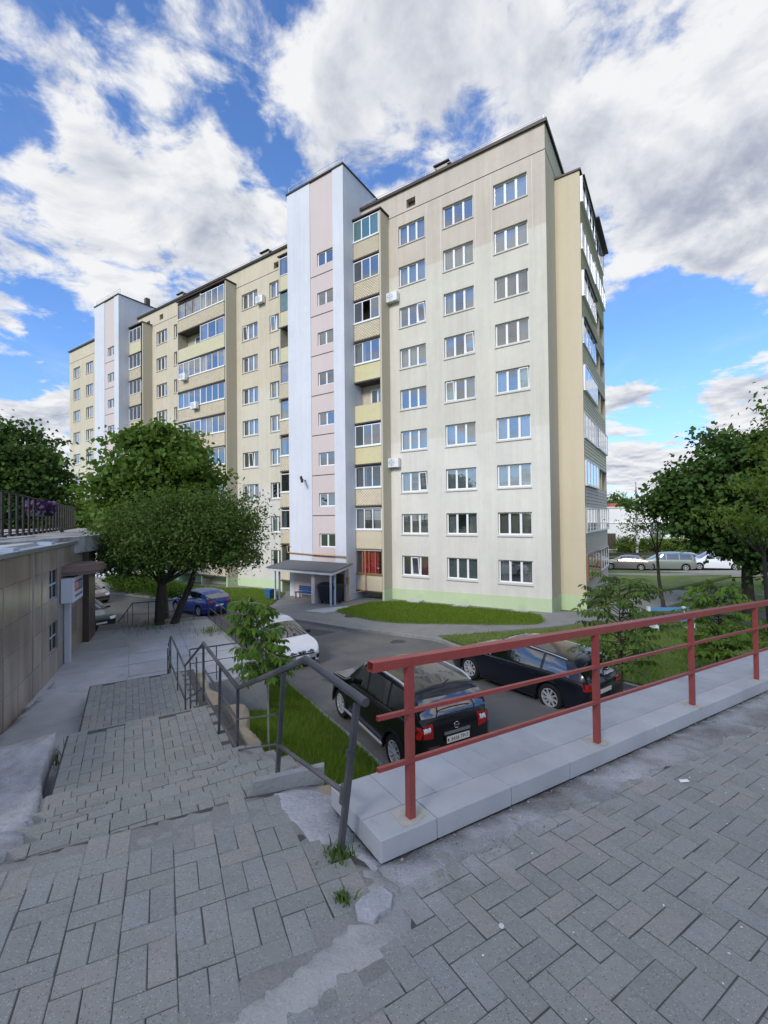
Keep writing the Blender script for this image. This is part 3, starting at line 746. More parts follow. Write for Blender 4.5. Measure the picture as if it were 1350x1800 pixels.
# the flights: treads as solid blocks, pavers laid on them
def step_block(mb, a0, a1, b0, b1, z, th=.9): mb.prism([st(a0, b0), st(a0, b1), st(a1, b1), st(a1, b0)], z-th, z-.015)
stair = thing('staircase', 'worn staircase of grey block pavers going down beside the dark grey handrails', 'stairs', (*st(.7, -.8), 3.6))
def child_w(o, par_): o.parent = par_; o.matrix_parent_inverse = par_.matrix_basis.inverted(); return o
cl = []
edges1 = NOS1+[NOS1[-1]]
STEPC = []
for i in range(4):
    a0, a1 = NOS1[i], NOS1[i+1]; z = 3.79-.188*(i+1); sb = MB(); step_block(sb, a0-.02, a1, -1.62, .30 if i else .22, z); child_w(sb.build('step_core', 'mortar'), stair)
    STEPC.append((a0, a1, z))
for i in range(2): a0, a1 = NOS2[i], NOS2[i+1]; z = 2.85-.183*(i+1); sb = MB(); step_block(sb, a0-.02, a1, -1.62, .22, z); child_w(sb.build('step_core', 'mortar'), stair); STEPC.append((a0, a1, z))
for i in range(2): a0, a1 = NOS3[i], NOS3[i+1]; z = 2.30-.15*(i+1); sb = MB(); step_block(sb, a0-.02, a1, -1.62, .22, z); child_w(sb.build('step_core', 'mortar'), stair); STEPC.append((a0, a1, z))
KA = math.atan2(KY, KX)
def lay(a0, a1, b0, b1, z, pattern):
    out = []
    if pattern == 'tread':
        rows = [(.1, .2), (.2, .1), (.1, .2)] if a1-a0 > .45 else ([(.2, .1), (.1, .2)] if a1-a0 > .37 else [(.2, .1), (.1, .2)])
        sc_ = (a1-a0)/sum(r_[0] for r_ in rows); a = a0
        for (da, db) in rows:
            w2 = da*sc_; b = b0-random.choice((0, .1, .05))
            while b < b1:
                lo, hi = max(b, b0), min(b+db, b1+.04)
                if hi-lo > .05: out.append((*st(a+w2/2, (lo+hi)/2), KA, round(hi-lo, 2)-.0045, w2-.0045))
                b += db
            a += w2
    else:
        for ci in range(int((b1-b0)/.2)+1):
            off_ = [0, .15, .1, .2][ci % 4]
            v = a0-off_
            b = b0+ci*.2
            while v < a1:
                for (ub, va, lb, la) in ((b+.05, v+.1, .0958, .1958), (b+.15, v+.1, .0958, .1958), (b+.1, v+.25, .1958, .0958)):
                    if va-la/2 > a0-.02 and va+la/2 < a1+.02 and ub+lb/2 < b1+.03: out.append((*st(va, ub), KA, lb, la))
                v += .3
    return out
def flat(z): return lambda x, y: z
tc = []
zs = {}
for (a0, a1, z) in STEPC:
    for c_ in lay(a0+.005, a1, -1.60, .10, z, 'tread'): tc.append(c_); zs[(round(c_[0], 4), round(c_[1], 4))] = z
holder = obj('tread_paving', None); child_w(holder, stair)
pavers(holder, tc, zf=lambda x, y: zs[(round(x, 4), round(y, 4))]+.002, jit=.003)
def landing(name, a0, a1, b0, b1, z):
    mb = MB(); step_block(mb, a0-.02, a1+.0, b0, b1+.15, z, 1.2); base = struct(mb.build(name, 'joint_sand'))
    pavers(base, lay(a0, a1, b0+.02, b1, z, 'basket'), zf=flat(z), jit=.003); return base
landing('upper_landing', NOS1[-1], NOS2[0], -1.62, .10, 2.85)
landing('lower_landing', NOS2[-1], NOS3[0], -1.62, .10, 2.30)
# cement smears on the worn nosings
sm_ = MB()
for (a, b0, b1, z) in ((2.25, -.45, -.15, 3.226), (1.72, -1.42, -1.1, 3.41)):
    n = 9; top = [st(a-.03*math.sin(math.pi*k/n)-.01*random.random(), b0+(b1-b0)*k/n) for k in range(n+1)]; bot = [st(a+.012+.012*math.sin(math.pi*k/n), b0+(b1-b0)*k/n) for k in range(n, -1, -1)]
    sm_.prism(top+bot, z-.02, z+.009)
struct(sm_.build('mortar_smear', 'mortar'))
# stone cheek on the right of the flights, raised end kerb at the stair head
def chz(x, y):
    a = (x-SX)*EX+(y-SY)*EY; return float(np.interp(a, [1.4, 2.87, 4.65, 5.6, 8.3], [3.48, 2.82, 2.82, 2.26, 2.22]))-.04
CKP = [st(a, .17) for a in np.linspace(1.5, 8.25, 30)]+[st(a, .46+.05*math.sin(a*3.1)+.04*math.sin(a*7.7)) for a in np.linspace(8.25, 1.5, 40)]
blob_sheet('stair_cheek', CKP, chz, 'tan_stone', .02, 41, .014, .12)
cu = MB(); cu.prism([st(.69, -.28), st(.63, .17), st(.68, .19), st(.74, -.28)], 3.2, 3.865)
tag(cu.build('kerb_block', 'wall_concrete'), 'grey concrete kerb block across the stair head beside the grass', 'kerb block')
tsn = MB(); tsn.add(*(lambda bm: ([v.co.copy() for v in bm.verts], [tuple(v.index for v in f.verts) for f in bm.faces]))((lambda b: (bmesh.ops.create_icosphere(b, subdivisions=2, radius=1), b.verts.index_update(), b)[2])(bmesh.new())))
tsn.v = [(x*.11*(1+.2*math.sin(x*5+y*3)), y*.08, z*.05*(1+.3*math.sin(y*4))) for x, y, z in tsn.v]
o = tsn.build('stone', 'tan_stone', smooth=50); o.location = (-.38, 2.82, 3.74); tag(o, 'tan lump of broken stone beside the end of the parapet', 'stone')
# rough concrete spilled on the left of the stairs, sunken strip by the shop wall
RC = [(-2.14, 2.46), (-2.29, 2.76), (-2.77, 3.5), (-3.22, 4.13), (-3.61, 4.66), (-3.89, 5.15), (-4.13, 5.56), (-4.52, 5.2), (-6.0, 4.3), (-4.9, 2.4), (-3.2, 1.4)]
def rcz(x, y):
    a = (x-SX)*EX+(y-SY)*EY; return 3.78-.87*min(1, max(0, (a-.75)/2.25))-.05*min(1, max(0, (a-3)/2))
blob_sheet('rough_concrete', RC, rcz, 'rubble_concrete', .03, 11, .022, .04)
SK = [st(2.5, -1.62), st(8.3, -1.63), st(9.0, -1.63), (-7.55, 10.1), (-6.35, 6.9), (-5.2, 4.6), (-4.4, 3.6)]
def skz(x, y):
    a = (x-SX)*EX+(y-SY)*EY; b = (x-SX)*KX+(y-SY)*KY
    return 1.85+.55*max(0, min(1, (8.0-a)/3.5))*max(.25, min(1, (b+3.2)/1.6))
blob_sheet('sunken_strip', SK, skz, 'slab_concrete', .03, 13, .03, .2)
# concrete platform at the foot of the stairs: slabs as pieces
plat = struct(MB().prism([st(8.9, -1.65), (-7.4, 9.9), (-9.3, 14.2), (-10.1, 15.6), (-8.41, 16.4), st(15.9, 1.6), st(8.5, 1.95), st(8.5, .2), st(8.9, .2)], lambda x, y: -.3, lambda x, y: 1.836).build('platform', 'wall_concrete'))
rows_ = [9.0, 9.95, 10.9, 11.9, 12.9, 14.0, 15.4]
for i in range(len(rows_)-1):
    dj = random.uniform(-.07, .07)
    for (b0, b1) in ((-3.35-.12*i, -1.0+dj), (-.995+dj, .48), (.485, 1.72-.03*i)):
        a0, a1 = rows_[i]+random.uniform(-.03, .03), rows_[i+1]-.025
        if i == 0 and b0 > .3: a0 = 8.55
        m = MB(); m.prism([st(a0, b0+random.uniform(0, .01)), st(a0+random.uniform(-.02, .02), b1-.004), st(a1, b1-.004), st(a1+random.uniform(-.02, .02), b0)], 1.72, 1.85+random.uniform(-.008, .008))
        m.build('slab', 'slab_concrete', plat)
struct(MB().prism([st(15.6, -4.2), st(15.6, 1.4), st(17.2, 1.4), st(17.2, -5.2)], lambda x, y: -.3, lambda x, y: .9-.0*x).build('lower_step', 'granite_dark'))

# ------------------------------------------------------------------ grassed bank between stairs and road
def bankz(a, b):
    inner_b = .34 if a < 8.5 else 1.97
    zi = (stz(max(a, .72))-.28) if a < 4.6 else (2.35-.55*min(1, (a-4.6)/3.9) if a < 8.5 else 1.0)
    if a > 4.6 and a < 8.5: zi = 2.45-1.25*min(1, (a-4.6)/3.9)
    x, y = st(a, 3.2); zo = g(x, y)+.10
    t = min(1, max(0, (b-inner_b)/(3.2-inner_b)))
    return zi+(zo-zi)*(t*.85+.15*t*t*(3-2*t))
bk = MB(); na, nb = 64, 14
for i in range(na+1):
    a = .30+(16-.30)*i/na
    for j in range(nb+1):
        b0 = .30 if a < 8.4 else 1.9
        b = b0+(3.22-b0)*j/nb; bk.v.append((*st(a, b), bankz(a, b)+.025*math.sin(a*5+b*7)*math.sin(math.pi*j/nb)))
bk.f = [(i*(nb+1)+j, i*(nb+1)+j+1, (i+1)*(nb+1)+j+1, (i+1)*(nb+1)+j) for i in range(na) for j in range(nb)]
struct(bk.build('grass_bank', 'turf', smooth=60))
bs_ = MB()
for i in range(26):
    a0 = .4+i*.62; x0, y0 = st(a0, 3.25); x1, y1 = st(a0+.61, 3.25); bs_.prism([st(a0, 3.22), st(a0, 3.34), st(a0+.605, 3.34), st(a0+.605, 3.22)], lambda x, y: g(x, y)-.1, lambda x, y: g(x, y)+.07)
struct(bs_.build('bank_kerb', 'kerb_stone'))
def blades(name, pts, mat, h=(.06, .14), w=.006, lean=.5):
    """pts: (n, 3) roots; each blade is a bent strip of two faces"""
    n = len(pts); P = np.array(pts, float); th = np.random.rand(n)*6.283; hh = h[0]+(h[1]-h[0])*np.random.rand(n)**1.3
    dx, dy = np.cos(th), np.sin(th); ln = np.random.rand(n)*lean*hh; la = np.random.rand(n)*6.283
    off = np.stack([dx*w, dy*w, np.zeros(n)], 1); le = np.stack([np.cos(la)*ln, np.sin(la)*ln, np.zeros(n)], 1); up = np.stack([np.zeros(n), np.zeros(n), hh], 1)
    V = np.stack([P-off, P+off, P+le*.35+up*.6-off*.7, P+le*.35+up*.6+off*.7, P+le+up*.95], 1).reshape(-1, 3); b = np.arange(n)[:, None]*5
    F = np.concatenate([b+[0, 1, 3], b+[0, 3, 2], b+[2, 3, 4]], 0)
    o = obj(name, np_mesh(name, V, F, mat)); return o
pts = []
while len(pts) < 52000:
    a = .3+15*random.random()**1.5; b0 = .42 if a < 8.4 else 2.02; b = b0+(3.2-b0)*random.random(); pts.append((*st(a, b), bankz(a, b)))
o = blades('bank_grass', pts, 'grass_blade', (.07, .20), .005, .8); o['kind'] = 'stuff'; tag(o, 'thick green grass on the bank between the stairs and the road', 'grass')
def lawn_pts(poly, n, dz, bias=None):
    x0, x1 = min(p[0] for p in poly), max(p[0] for p in poly); y0, y1 = min(p[1] for p in poly), max(p[1] for p in poly); out = []
    while len(out) < n:
        x, y = random.uniform(x0, x1), random.uniform(y0, y1)
        if bias and random.random() > bias(x, y): continue
        if inside((x+random.gauss(0, .13), y+random.gauss(0, .13)), poly): out.append((x, y, g(x, y)+(dz-.01 if inside((x, y), poly) else .10)))
    return out
for poly, n, dz, lab in ((LAWN_FRONT, 34000, .17, 'mown green grass in front of the near ground floor windows'), (LAWN_LEFT, 30000, .17, 'mown green grass beyond the blue car, by the house wall'), (LAWN_SIDE, 60000, .15, 'green grass of the lawn behind the black estate car')):
    p_ = lawn_pts(poly, n, dz, (lambda x, y: min(1, (14/math.hypot(x, y))**2)) if poly is LAWN_SIDE else None)
    o = blades('lawn_grass', p_, 'grass_blade', (.05, .16), .013, .8); o['kind'] = 'stuff'; tag(o, lab, 'grass')

# ------------------------------------------------------------------ parapet with coping slabs and the red guard rail
def pz(a, b=0.0): x, y = par(a, b); return ter(x, y)
pw = thing('parapet', 'low wall topped with pale grey stone coping under the red rail', 'parapet wall', (*par(0, -.27), 3.8))
m = MB(); m.prism([par(.03, -.05), par(.03, -.50), par(14, -.50), par(14, -.05)], -.2, lambda x, y: ter(x, y)+.06); child_w(m.build('wall_core', 'wall_concrete'), pw)
def coping(a0, a1, b0, b1, up, th=.07):
    bm = bmesh.new(); m = MB(); m.prism([par(a0, b0), par(a0, b1), par(a1, b1), par(a1, b0)], lambda x, y: ter(x, y)+up-th, lambda x, y: ter(x, y)+up)
    vs_ = [bm.verts.new(v) for v in m.v]; [bm.faces.new([vs_[i] for i in f]) for f in m.f]
    bmesh.ops.recalc_face_normals(bm, faces=bm.faces); bmesh.ops.bevel(bm, geom=bm.edges[:], offset=.004, segments=1, affect='EDGES')
    me = bpy.data.meshes.new('coping_slab'); bm.to_mesh(me); bm.free(); me.materials.append(M['coping']); child_w(obj('coping_slab', me), pw)
cuts = [0, .36, .94, 1.52, 2.1, 2.68, 3.26, 3.84, 4.42, 5.0, 5.6, 6.2, 6.8, 7.5, 8.2, 9, 10, 11, 12, 13]
for i in range(len(cuts)-1):
    coping(cuts[i], cuts[i+1]-.004, -.19, -.0, .12+random.uniform(-.001, .001), .115)
    off_ = [.0, .2, .33][i % 3]
a = 0.0; i = 0
while a < 13:
    w_ = [.27, .24, .3, .26, .31][i % 5]; d_ = [.36, .34, .37][i % 3]
    coping(a, a+w_-.003, -.56, -.194, .12+random.uniform(-.0015, .0015), .115); a += w_; i += 1
rail = thing('guard_rail', 'dark red painted steel guard rail standing on the pale coping', 'railing', (*par(0.25, -.2), 3.9))
RB = -.075
def rp(a, up, b=RB): x, y = par(a, b); return Vector((x, y, ter(x, y)+.12+up))
POSTS = []
for (x, y) in ((.125, 2.383), (1.563, 3.322), (2.846, 4.155), (4.148, 5.0), (5.47, 5.85), (6.8, 6.7), (8.1, 7.54), (9.4, 8.4)):
    v = Vector((x, y, 0))-C0; POSTS.append((v.dot(RD), v.dot(RN)))
RB = sum(p[1] for p in POSTS[:4])/4
for k, (a, b) in enumerate(POSTS):
    m = MB(); c0, c1 = rp(a, -.004), rp(a, .806)
    m.obox((c0+c1)/2, RD, RN, (0, 0, 1), .020, .020, (c1-c0).length/2); child_w(m.build('post', 'red_paint'), rail)
    x, y = par(a, RB)
    pts_ = [(x+.085*(1+.25*math.sin(3*t+k))*math.cos(t), y+.085*(1+.25*math.sin(2*t+k*2))*math.sin(t)) for t in np.linspace(0, 6.283, 14)[:-1]]
    m = MB(); m.prism(pts_, lambda x, y: ter(x, y)+.11, lambda x, y: ter(x, y)+.1235); child_w(m.build('cement_collar', 'rust_cement'), rail)
def hollow(name, a0, a1, up, w, h, mat='red_paint', b=None):
    b = RB if b is None else b
    p0, p1 = rp(a0, up, b), rp(a1, up, b); d = (p1-p0).normalized(); s_ = d.cross(Vector((0, 0, 1))).normalized(); u_ = s_.cross(d)
    m = MB(); L_ = (p1-p0).length/2; c_ = (p0+p1)/2; t = .004
    m.obox(c_+u_*(h/2-t/2), d, s_, u_, L_, w/2, t/2); m.obox(c_-u_*(h/2-t/2), d, s_, u_, L_, w/2, t/2)
    m.obox(c_+s_*(w/2-t/2), d, s_, u_, L_-.0006, t/2, h/2-t); m.obox(c_-s_*(w/2-t/2), d, s_, u_, L_-.0006, t/2, h/2-t)
    child_w(m.build(name, mat), rail)
a0 = POSTS[0][0]
hollow('top_rail', a0-.235, 12.5, .832, .06, .05)
hollow('middle_rail', a0-.215, 12.5, .575, .022, .022, b=RB+.032); hollow('lower_rail', a0-.215, 12.5, .315, .022, .022, b=RB+.032)

# ------------------------------------------------------------------ dark grey pipe handrails down the stairs
def railing(name, label, tops, posts, bars, r=.021, rp_=.017, group=None, mat='grey_paint', rb=.011, sq=True):
    e = thing(name, label, 'handrail', posts[0][0], 0, group)
    m = MB(); m.tube(tops, r, 10); child_w(m.build('top_rail', mat, smooth=40), e)
    for (p, q) in posts:
        m = MB(); d_ = Vector(q)-Vector(p)
        if sq: m.beam(p, q, rp_*1.7, rp_*1.7, up=(EX, EY, 0))
        else: m.tube([p, q], rp_, 10)
        child_w(m.build('post', mat, smooth=40), e)
    for ln in bars:
        m = MB(); m.tube(ln, rb, 6) if not sq else [m.beam(ln[i], ln[i+1], .026, .012, up=(0, 0, 1)) for i in range(len(ln)-1)]
        child_w(m.build('bar', mat), e)
    return e
def S3(a, z, b=.0): x, y = st(a, b); return (x, y, z)
A2 = [0.0, 1.20, 2.99, 3.75, 4.70]
H = .755
hr = railing('stair_handrail', 'dark grey pipe handrail along the upper flight, nearest the camera',
  [S3(-.14, 4.575, .085), S3(.6, 4.60, .04), S3(1.25, 4.325, .03), S3(2.88, 3.665, .08), S3(4.88, 3.69)],
  [(S3(0, 3.77), S3(-.07, 4.55, .07)), (S3(1.13, 3.58), S3(1.08, 4.37, .04)), (S3(2.93, 2.84, .08), S3(2.88, 3.65, .08)), (S3(3.72, 2.84, .02), S3(3.72, 3.66, .04)), (S3(4.88, 2.84), S3(4.88, 3.68))],
  [[S3(0, 4.08, .02), S3(1.13, 3.84)], [S3(1.13, 3.84), S3(2.93, 2.97, .08)], [S3(1.12, 4.06), S3(2.92, 3.31, .08)], [S3(2.93, 2.97, .08), S3(4.88, 2.98)], [S3(2.92, 3.31, .08), S3(4.88, 3.32)]], r=.0235)
m = MB(); m.tube([S3(-.012, 4.03, .018), S3(-.02, 4.12, .025)], .026, 10); m.tube([S3(-.038, 4.27, .04), S3(-.042, 4.30, .045)], .024, 10); child_w(m.build('collar', 'grey_paint', smooth=40), hr)
railing('stair_handrail', 'dark grey handrail zigzagging down the two lower flights', [S3(4.95, 3.66), S3(5.95, 3.07, -.15), S3(8.5, 3.0, -.165), S3(9.2, 2.63, -.17)],
  [(S3(4.86, 2.84), S3(4.86, 3.57)), (S3(5.25, 2.66, -.05), S3(5.25, 3.39, -.05)), (S3(5.6, 2.29, -.1), S3(5.6, 3.22, -.1)), (S3(5.95, 2.29, -.14), S3(5.95, 3.05, -.14)), (S3(7.1, 2.29, -.16), S3(7.1, 3.05, -.16)), (S3(8.27, 2.29, -.19), S3(8.27, 3.05, -.19)), (S3(8.63, 1.99, -.195), S3(8.63, 2.84, -.195)), (S3(9.0, 1.84, -.2), S3(9.0, 2.62, -.2))],
  [[S3(4.86, 3.05), S3(5.95, 2.5, -.14)], [S3(5.95, 2.5, -.14), S3(8.27, 2.48, -.19)], [S3(8.27, 2.48, -.19), S3(9.0, 2.05, -.2)], [S3(8.27, 2.76, -.19), S3(9.0, 2.33, -.2)]], r=.018, rp_=.013)
railing('platform_railing', 'dark railing along the near edge of the concrete platform, behind the sapling', [S3(8.62, 2.62, .22), S3(8.58, 2.62, 1.9)],
  [(S3(8.62-.04*k/3, 1.84, .22+1.68*k/3), S3(8.62-.04*k/3, 2.62, .22+1.68*k/3)) for k in range(4)], [[S3(8.62, 2.3, .22), S3(8.58, 2.3, 1.9)], [S3(8.62, 2.02, .22), S3(8.58, 2.02, 1.9)]], r=.016, rp_=.012)
railing('platform_railing', 'dark railing along the right edge of the platform beside the road', [S3(8.7, 2.62, 1.92), S3(15.3, 2.62, 1.62)],
  [(S3(8.7+6.6*k/7, 1.84, 1.92-.3*k/7), S3(8.7+6.6*k/7, 2.62, 1.92-.3*k/7)) for k in range(8)], [[S3(8.7, 2.25, 1.92), S3(15.3, 2.25, 1.62)], [S3(8.7, 1.95, 1.92), S3(15.3, 1.95, 1.62)]], r=.017, rp_=.013)
railing('platform_railing', 'dark railing with sloping end at the far edge of the platform, by the tree', [S3(17.0, 1.78, -1.3), S3(15.85, 2.6, -.85), S3(15.5, 2.62, 1.6)],
  [(S3(17.0, .9, -1.3), S3(17.0, 1.78, -1.3)), (S3(16.6, 1.0, -1.12), S3(16.6, 2.06, -1.12)), (S3(16.2, 1.2, -1.0), S3(16.2, 2.35, -1.0))]+[(S3(15.85-.35*k/5, 1.84, -.85+2.45*k/5), S3(15.85-.35*k/5, 2.61, -.85+2.45*k/5)) for k in range(6)], [[S3(15.85, 2.2, -.85), S3(15.5, 2.2, 1.6)]], r=.018, rp_=.013)

# ------------------------------------------------------------------ shop pavilion on the left, faced with polished granite
WP, WD, WN = Vector((-6.59, 7.57, 0)), Vector((-.403, .915, 0)), Vector((.915, .403, 0))
shop = thing('shop_pavilion', 'low shop building faced with brown polished granite slabs at the left edge', 'shop', tuple(WP))
def wp(t, z, o=0.0): v = WP+WD*t+WN*o; return Vector((v.x, v.y, z))
def wbox(mb, t0, t1, o0, o1, z0, z1): mb.obox(wp((t0+t1)/2, (z0+z1)/2, (o0+o1)/2), WD, WN, (0, 0, 1), abs(t1-t0)/2, abs(o1-o0)/2, abs(z1-z0)/2); return mb
TEND = 6.35
HOLES = [(2.92, 3.62, 3.66, 4.36), (2.92, 3.62, 2.42, 3.10)]
m = MB(); wbox(m, -5.5, TEND+.2, -.40, -.27, -.5, 4.93); child_w(m.build('wall_core', 'wall_concrete'), shop)
m = MB(); wbox(m, -5.5, TEND+.1, -9, -.45, -.5, 4.85); child_w(m.build('body', 'wall_concrete'), shop)
tj = [-5.5, -4.4, -3.4, -2.4, -1.2, .15, .85, 1.5, 1.75, 2.35, 2.92, 3.62, 4.25, 4.95, 5.6, TEND]
zj = [1.2, 2.42, 3.10, 3.66, 4.36, 4.92]
for i in range(len(tj)-1):
    for j in range(len(zj)-1):
        t0, t1, z0, z1 = tj[i], tj[i+1], zj[j], zj[j+1]
        if any(t0 >= h[0]-.01 and t1 <= h[1]+.01 and z0 >= h[2]-.01 and z1 <= h[3]+.01 for h in HOLES): continue
        m = MB(); wbox(m, t0+.004, t1-.004, -.22, 0+random.uniform(-.003, .003), z0+.003, z1-.003); child_w(m.build('granite_panel', 'granite'), shop)
m = MB(); wbox(m, -5.5, TEND, -.26, -.008, 1.0, 1.199)
for t in tj[1:-1]:
    wide = .10 if t in (1.75, 3.62) else (.035 if t in (.15, 2.35) else .012)
    wbox(m, t-wide/2, t+wide/2, -.1, .006 if wide > .03 else -.004, 1.2, 4.9)
child_w(m.build('joint_strip', 'granite_joint'), shop)
for (t0, t1, z0, z1) in HOLES:
    f = MB(); tm, zm = (t0+t1)/2, (z0+z1)/2; q_ = .022
    for (a, b, c_, d) in ((t0, t0+q_, z0, z1), (t1-q_, t1, z0, z1), (t0+q_, t1-q_, z0, z0+q_), (t0+q_, t1-q_, z1-q_, z1), (tm-.02, tm+.02, z0+q_, z1-q_), (t0+q_, tm-.02, zm-.02, zm+.02), (tm+.02, t1-q_, zm-.02, zm+.02)): wbox(f, a, b, -.08, -.035, c_, d)
    w_ = child_w(f.build('window', 'steel_blue'), shop)
    for (a, b) in ((t0+.022, tm-.02), (tm+.02, t1-.022)):
        for (c_, d) in ((z0+.022, zm-.02), (zm+.02, z1-.022)): p = MB(); wbox(p, a, b, -.055, -.045, c_, d); o = p.build('pane', 'black_plastic'); o.parent = w_
    r_ = MB(); wbox(r_, t0, t1, -.262, -.225, z0, z1); o = r_.build('reveal', 'room'); o.parent = w_
m = MB(); wbox(m, TEND+.01, TEND+1.0, -1.2, .16, -.4, 4.98); child_w(m.build('corner_pillar', 'granite_dark'), shop)
m = MB(); wbox(m, -5.5, TEND+.25, -.3, .05, 4.93, 4.955); wbox(m, -5.5, TEND+.25, .03, .055, 4.87, 4.95); child_w(m.build('flashing', 'flashing'), shop)
m = MB(); wbox(m, -5.5, TEND+.2, -2.2, -.28, 4.90, 5.02); wbox(m, -5.5, TEND+.2, -9, -1.2, 4.9, 5.10); child_w(m.build('roof', 'slab_concrete'), shop)
for t in (.55, 3.0):
    m = MB(); wbox(m, t, t+.32, -.38, .02, 4.957, 5.02); wbox(m, t, t+.3, -.1, .09, 4.95, 4.965); child_w(m.build('gutter_outlet', 'steel_blue'), shop)
# half-round awning over the shop door
m = MB(); pr = []
for k in range(13):
    t = math.pi*k/12; pr.append((4.75-.85*math.cos(t), .85*math.sin(t)))
for (z0, z1, sc_) in ((4.12, 4.20, .93), (4.20, 4.31, 1.0), (4.31, 4.36, .95)):
    poly = [tuple(wp(4.75+(t-4.75)*sc_, 0, o*sc_)[:2]) for t, o in pr]; m.prism(poly, z0, z1)
child_w(m.build('awning', 'canopy_brown', smooth=30), shop)
# light box sign
sg = thing('shop_sign', 'white light box sign with red and blue lettering panel on the granite wall', 'sign', tuple(wp(4.0, 3.5)))
m = MB(); wbox(m, 3.80, 4.95, .02, .27, 3.45, 4.06); child_w(m.build('light_box', 'sign_white'), sg)
for (t0, t1, z0, z1, mt) in ((4.02, 4.42, 3.70, 3.97, 'poster_red'), (4.44, 4.85, 3.70, 3.97, 'poster_blue')):
    m = MB(); wbox(m, t0, t1, .271, .277, z0, z1); child_w(m.build('sign_field', mt), sg)
def text(body, size, mt, mat, parent=None, name='lettering', ext=.002, align='CENTER'):
    cu = bpy.data.curves.new(name, 'FONT'); cu.body = body; cu.size = size; cu.extrude = ext; cu.align_x = align; cu.align_y = 'CENTER'
    tmp = bpy.data.objects.new('tmp_text', cu); col.objects.link(tmp)
    dg = bpy.context.evaluated_depsgraph_get(); me = bpy.data.meshes.new_from_object(tmp.evaluated_get(dg)); me.name = name
    bpy.data.objects.remove(tmp); me.materials.clear(); me.materials.append(M[mat])
    o = bpy.data.objects.new(name, me); col.objects.link(o)
    if parent is not None: o.parent = parent; o.matrix_parent_inverse = parent.matrix_basis.inverted()
    o.matrix_basis = mt; return o
def frame_m(o, x, y):  # local x, y axes and origin
    x, y = Vector(x).normalized(), Vector(y).normalized(); z = x.cross(y); mt = Matrix((x, y, z)).transposed().to_4x4(); mt.translation = o; return mt
m = MB()
for (t0, t1) in ((4.07, 4.10), (4.17, 4.20), (4.27, 4.30), (4.34, 4.37)): wbox(m, t0, t1, .277, .281, 3.76, 3.92)
for t0 in (4.07, 4.27): wbox(m, t0+.03, t0+.10 if t0 < 4.2 else t0+.07, .277, .281, 3.90, 3.92)
child_w(m.build('red_field_marks', 'sign_white'), sg)
m = MB()
for (t0, t1) in ((4.50, 4.53), (4.60, 4.63), (4.72, 4.75)): wbox(m, t0, t1, .277, .281, 3.76, 3.92)
child_w(m.build('blue_field_marks', 'sign_white'), sg)
m = MB()
for k in range(6): wbox(m, 4.05+k*.14, 4.05+k*.14+.1, .271, .275, 3.55, 3.61)
child_w(m.build('small_lettering', 'poster_blue'), sg)
m = MB(); wbox(m, 4.18, 4.34, .01, .13, 1.5, 3.44)
for z in (2.35, 2.9): wbox(m, 4.17, 4.35, .008, .14, z, z+.012)
tag(m.build('downpipe', 'steel_light'), 'pale square downpipe below the light box sign', 'downpipe')
# roof terrace fence, flower basket, person
rf = thing('roof_fence', 'black metal fence on the roof terrace of the shop', 'fence', (-10.3, 11.6, 5.1))
F0, F1 = Vector((-9.2, 10.1, 5.10)), Vector((-19.2, 27.4, 5.10)); FD = (F1-F0); nF = 22
for k in range(nF+1):
    p = F0+FD*(k/nF); m = MB(); m.beam(p, p+Vector((0, 0, 1.22)), .06, .05); m.box(p.x-.07, p.x+.07, p.y-.07, p.y+.07, 5.0, 5.16); child_w(m.build('post', 'fence_black'), rf)
for z, w_ in ((1.24, .06), (.86, .03), (.48, .03), (.12, .04)): m = MB(); m.beam(F0+Vector((0, 0, z)), F1+Vector((0, 0, z)), w_, w_*.7); child_w(m.build('rail', 'fence_black'), rf)
m = MB(); m.prism([(-8.1, 9.0), (-9.0, 13.9), (-14.5, 24), (-20, 29), (-24, 27), (-16, 12), (-12, 8)], 4.6, 5.07); struct(m.build('roof_terrace', 'gravel_dirt'))
fb = thing('flower_basket', 'dark hanging basket of purple flowers on the roof fence', 'flower basket', (-12.9, 16.6, 5.7))
m = MB(); m.box(-13.25, -12.6, 16.35, 16.8, 5.72, 5.95); m.v = [(x+(z-5.72)*.0, y, z) for x, y, z in m.v]; child_w(m.build('trough', 'black_plastic'), fb)
fv = MB()
for k in range(260):
    c_ = Vector((random.uniform(-13.35, -12.5), random.uniform(16.25, 16.9), random.uniform(5.85, 6.28))); s_ = random.uniform(.03, .06); a, b = random.random()*6, random.random()*3
    X = Vector((math.cos(a), math.sin(a), math.sin(b)*.6)).normalized(); Y = X.orthogonal(); fv.quad(c_-X*s_-Y*s_, c_+X*s_-Y*s_, c_+X*s_+Y*s_, c_-X*s_+Y*s_)
child_w(fv.build('flowers', 'purple_flower', kind='stuff'), fb)

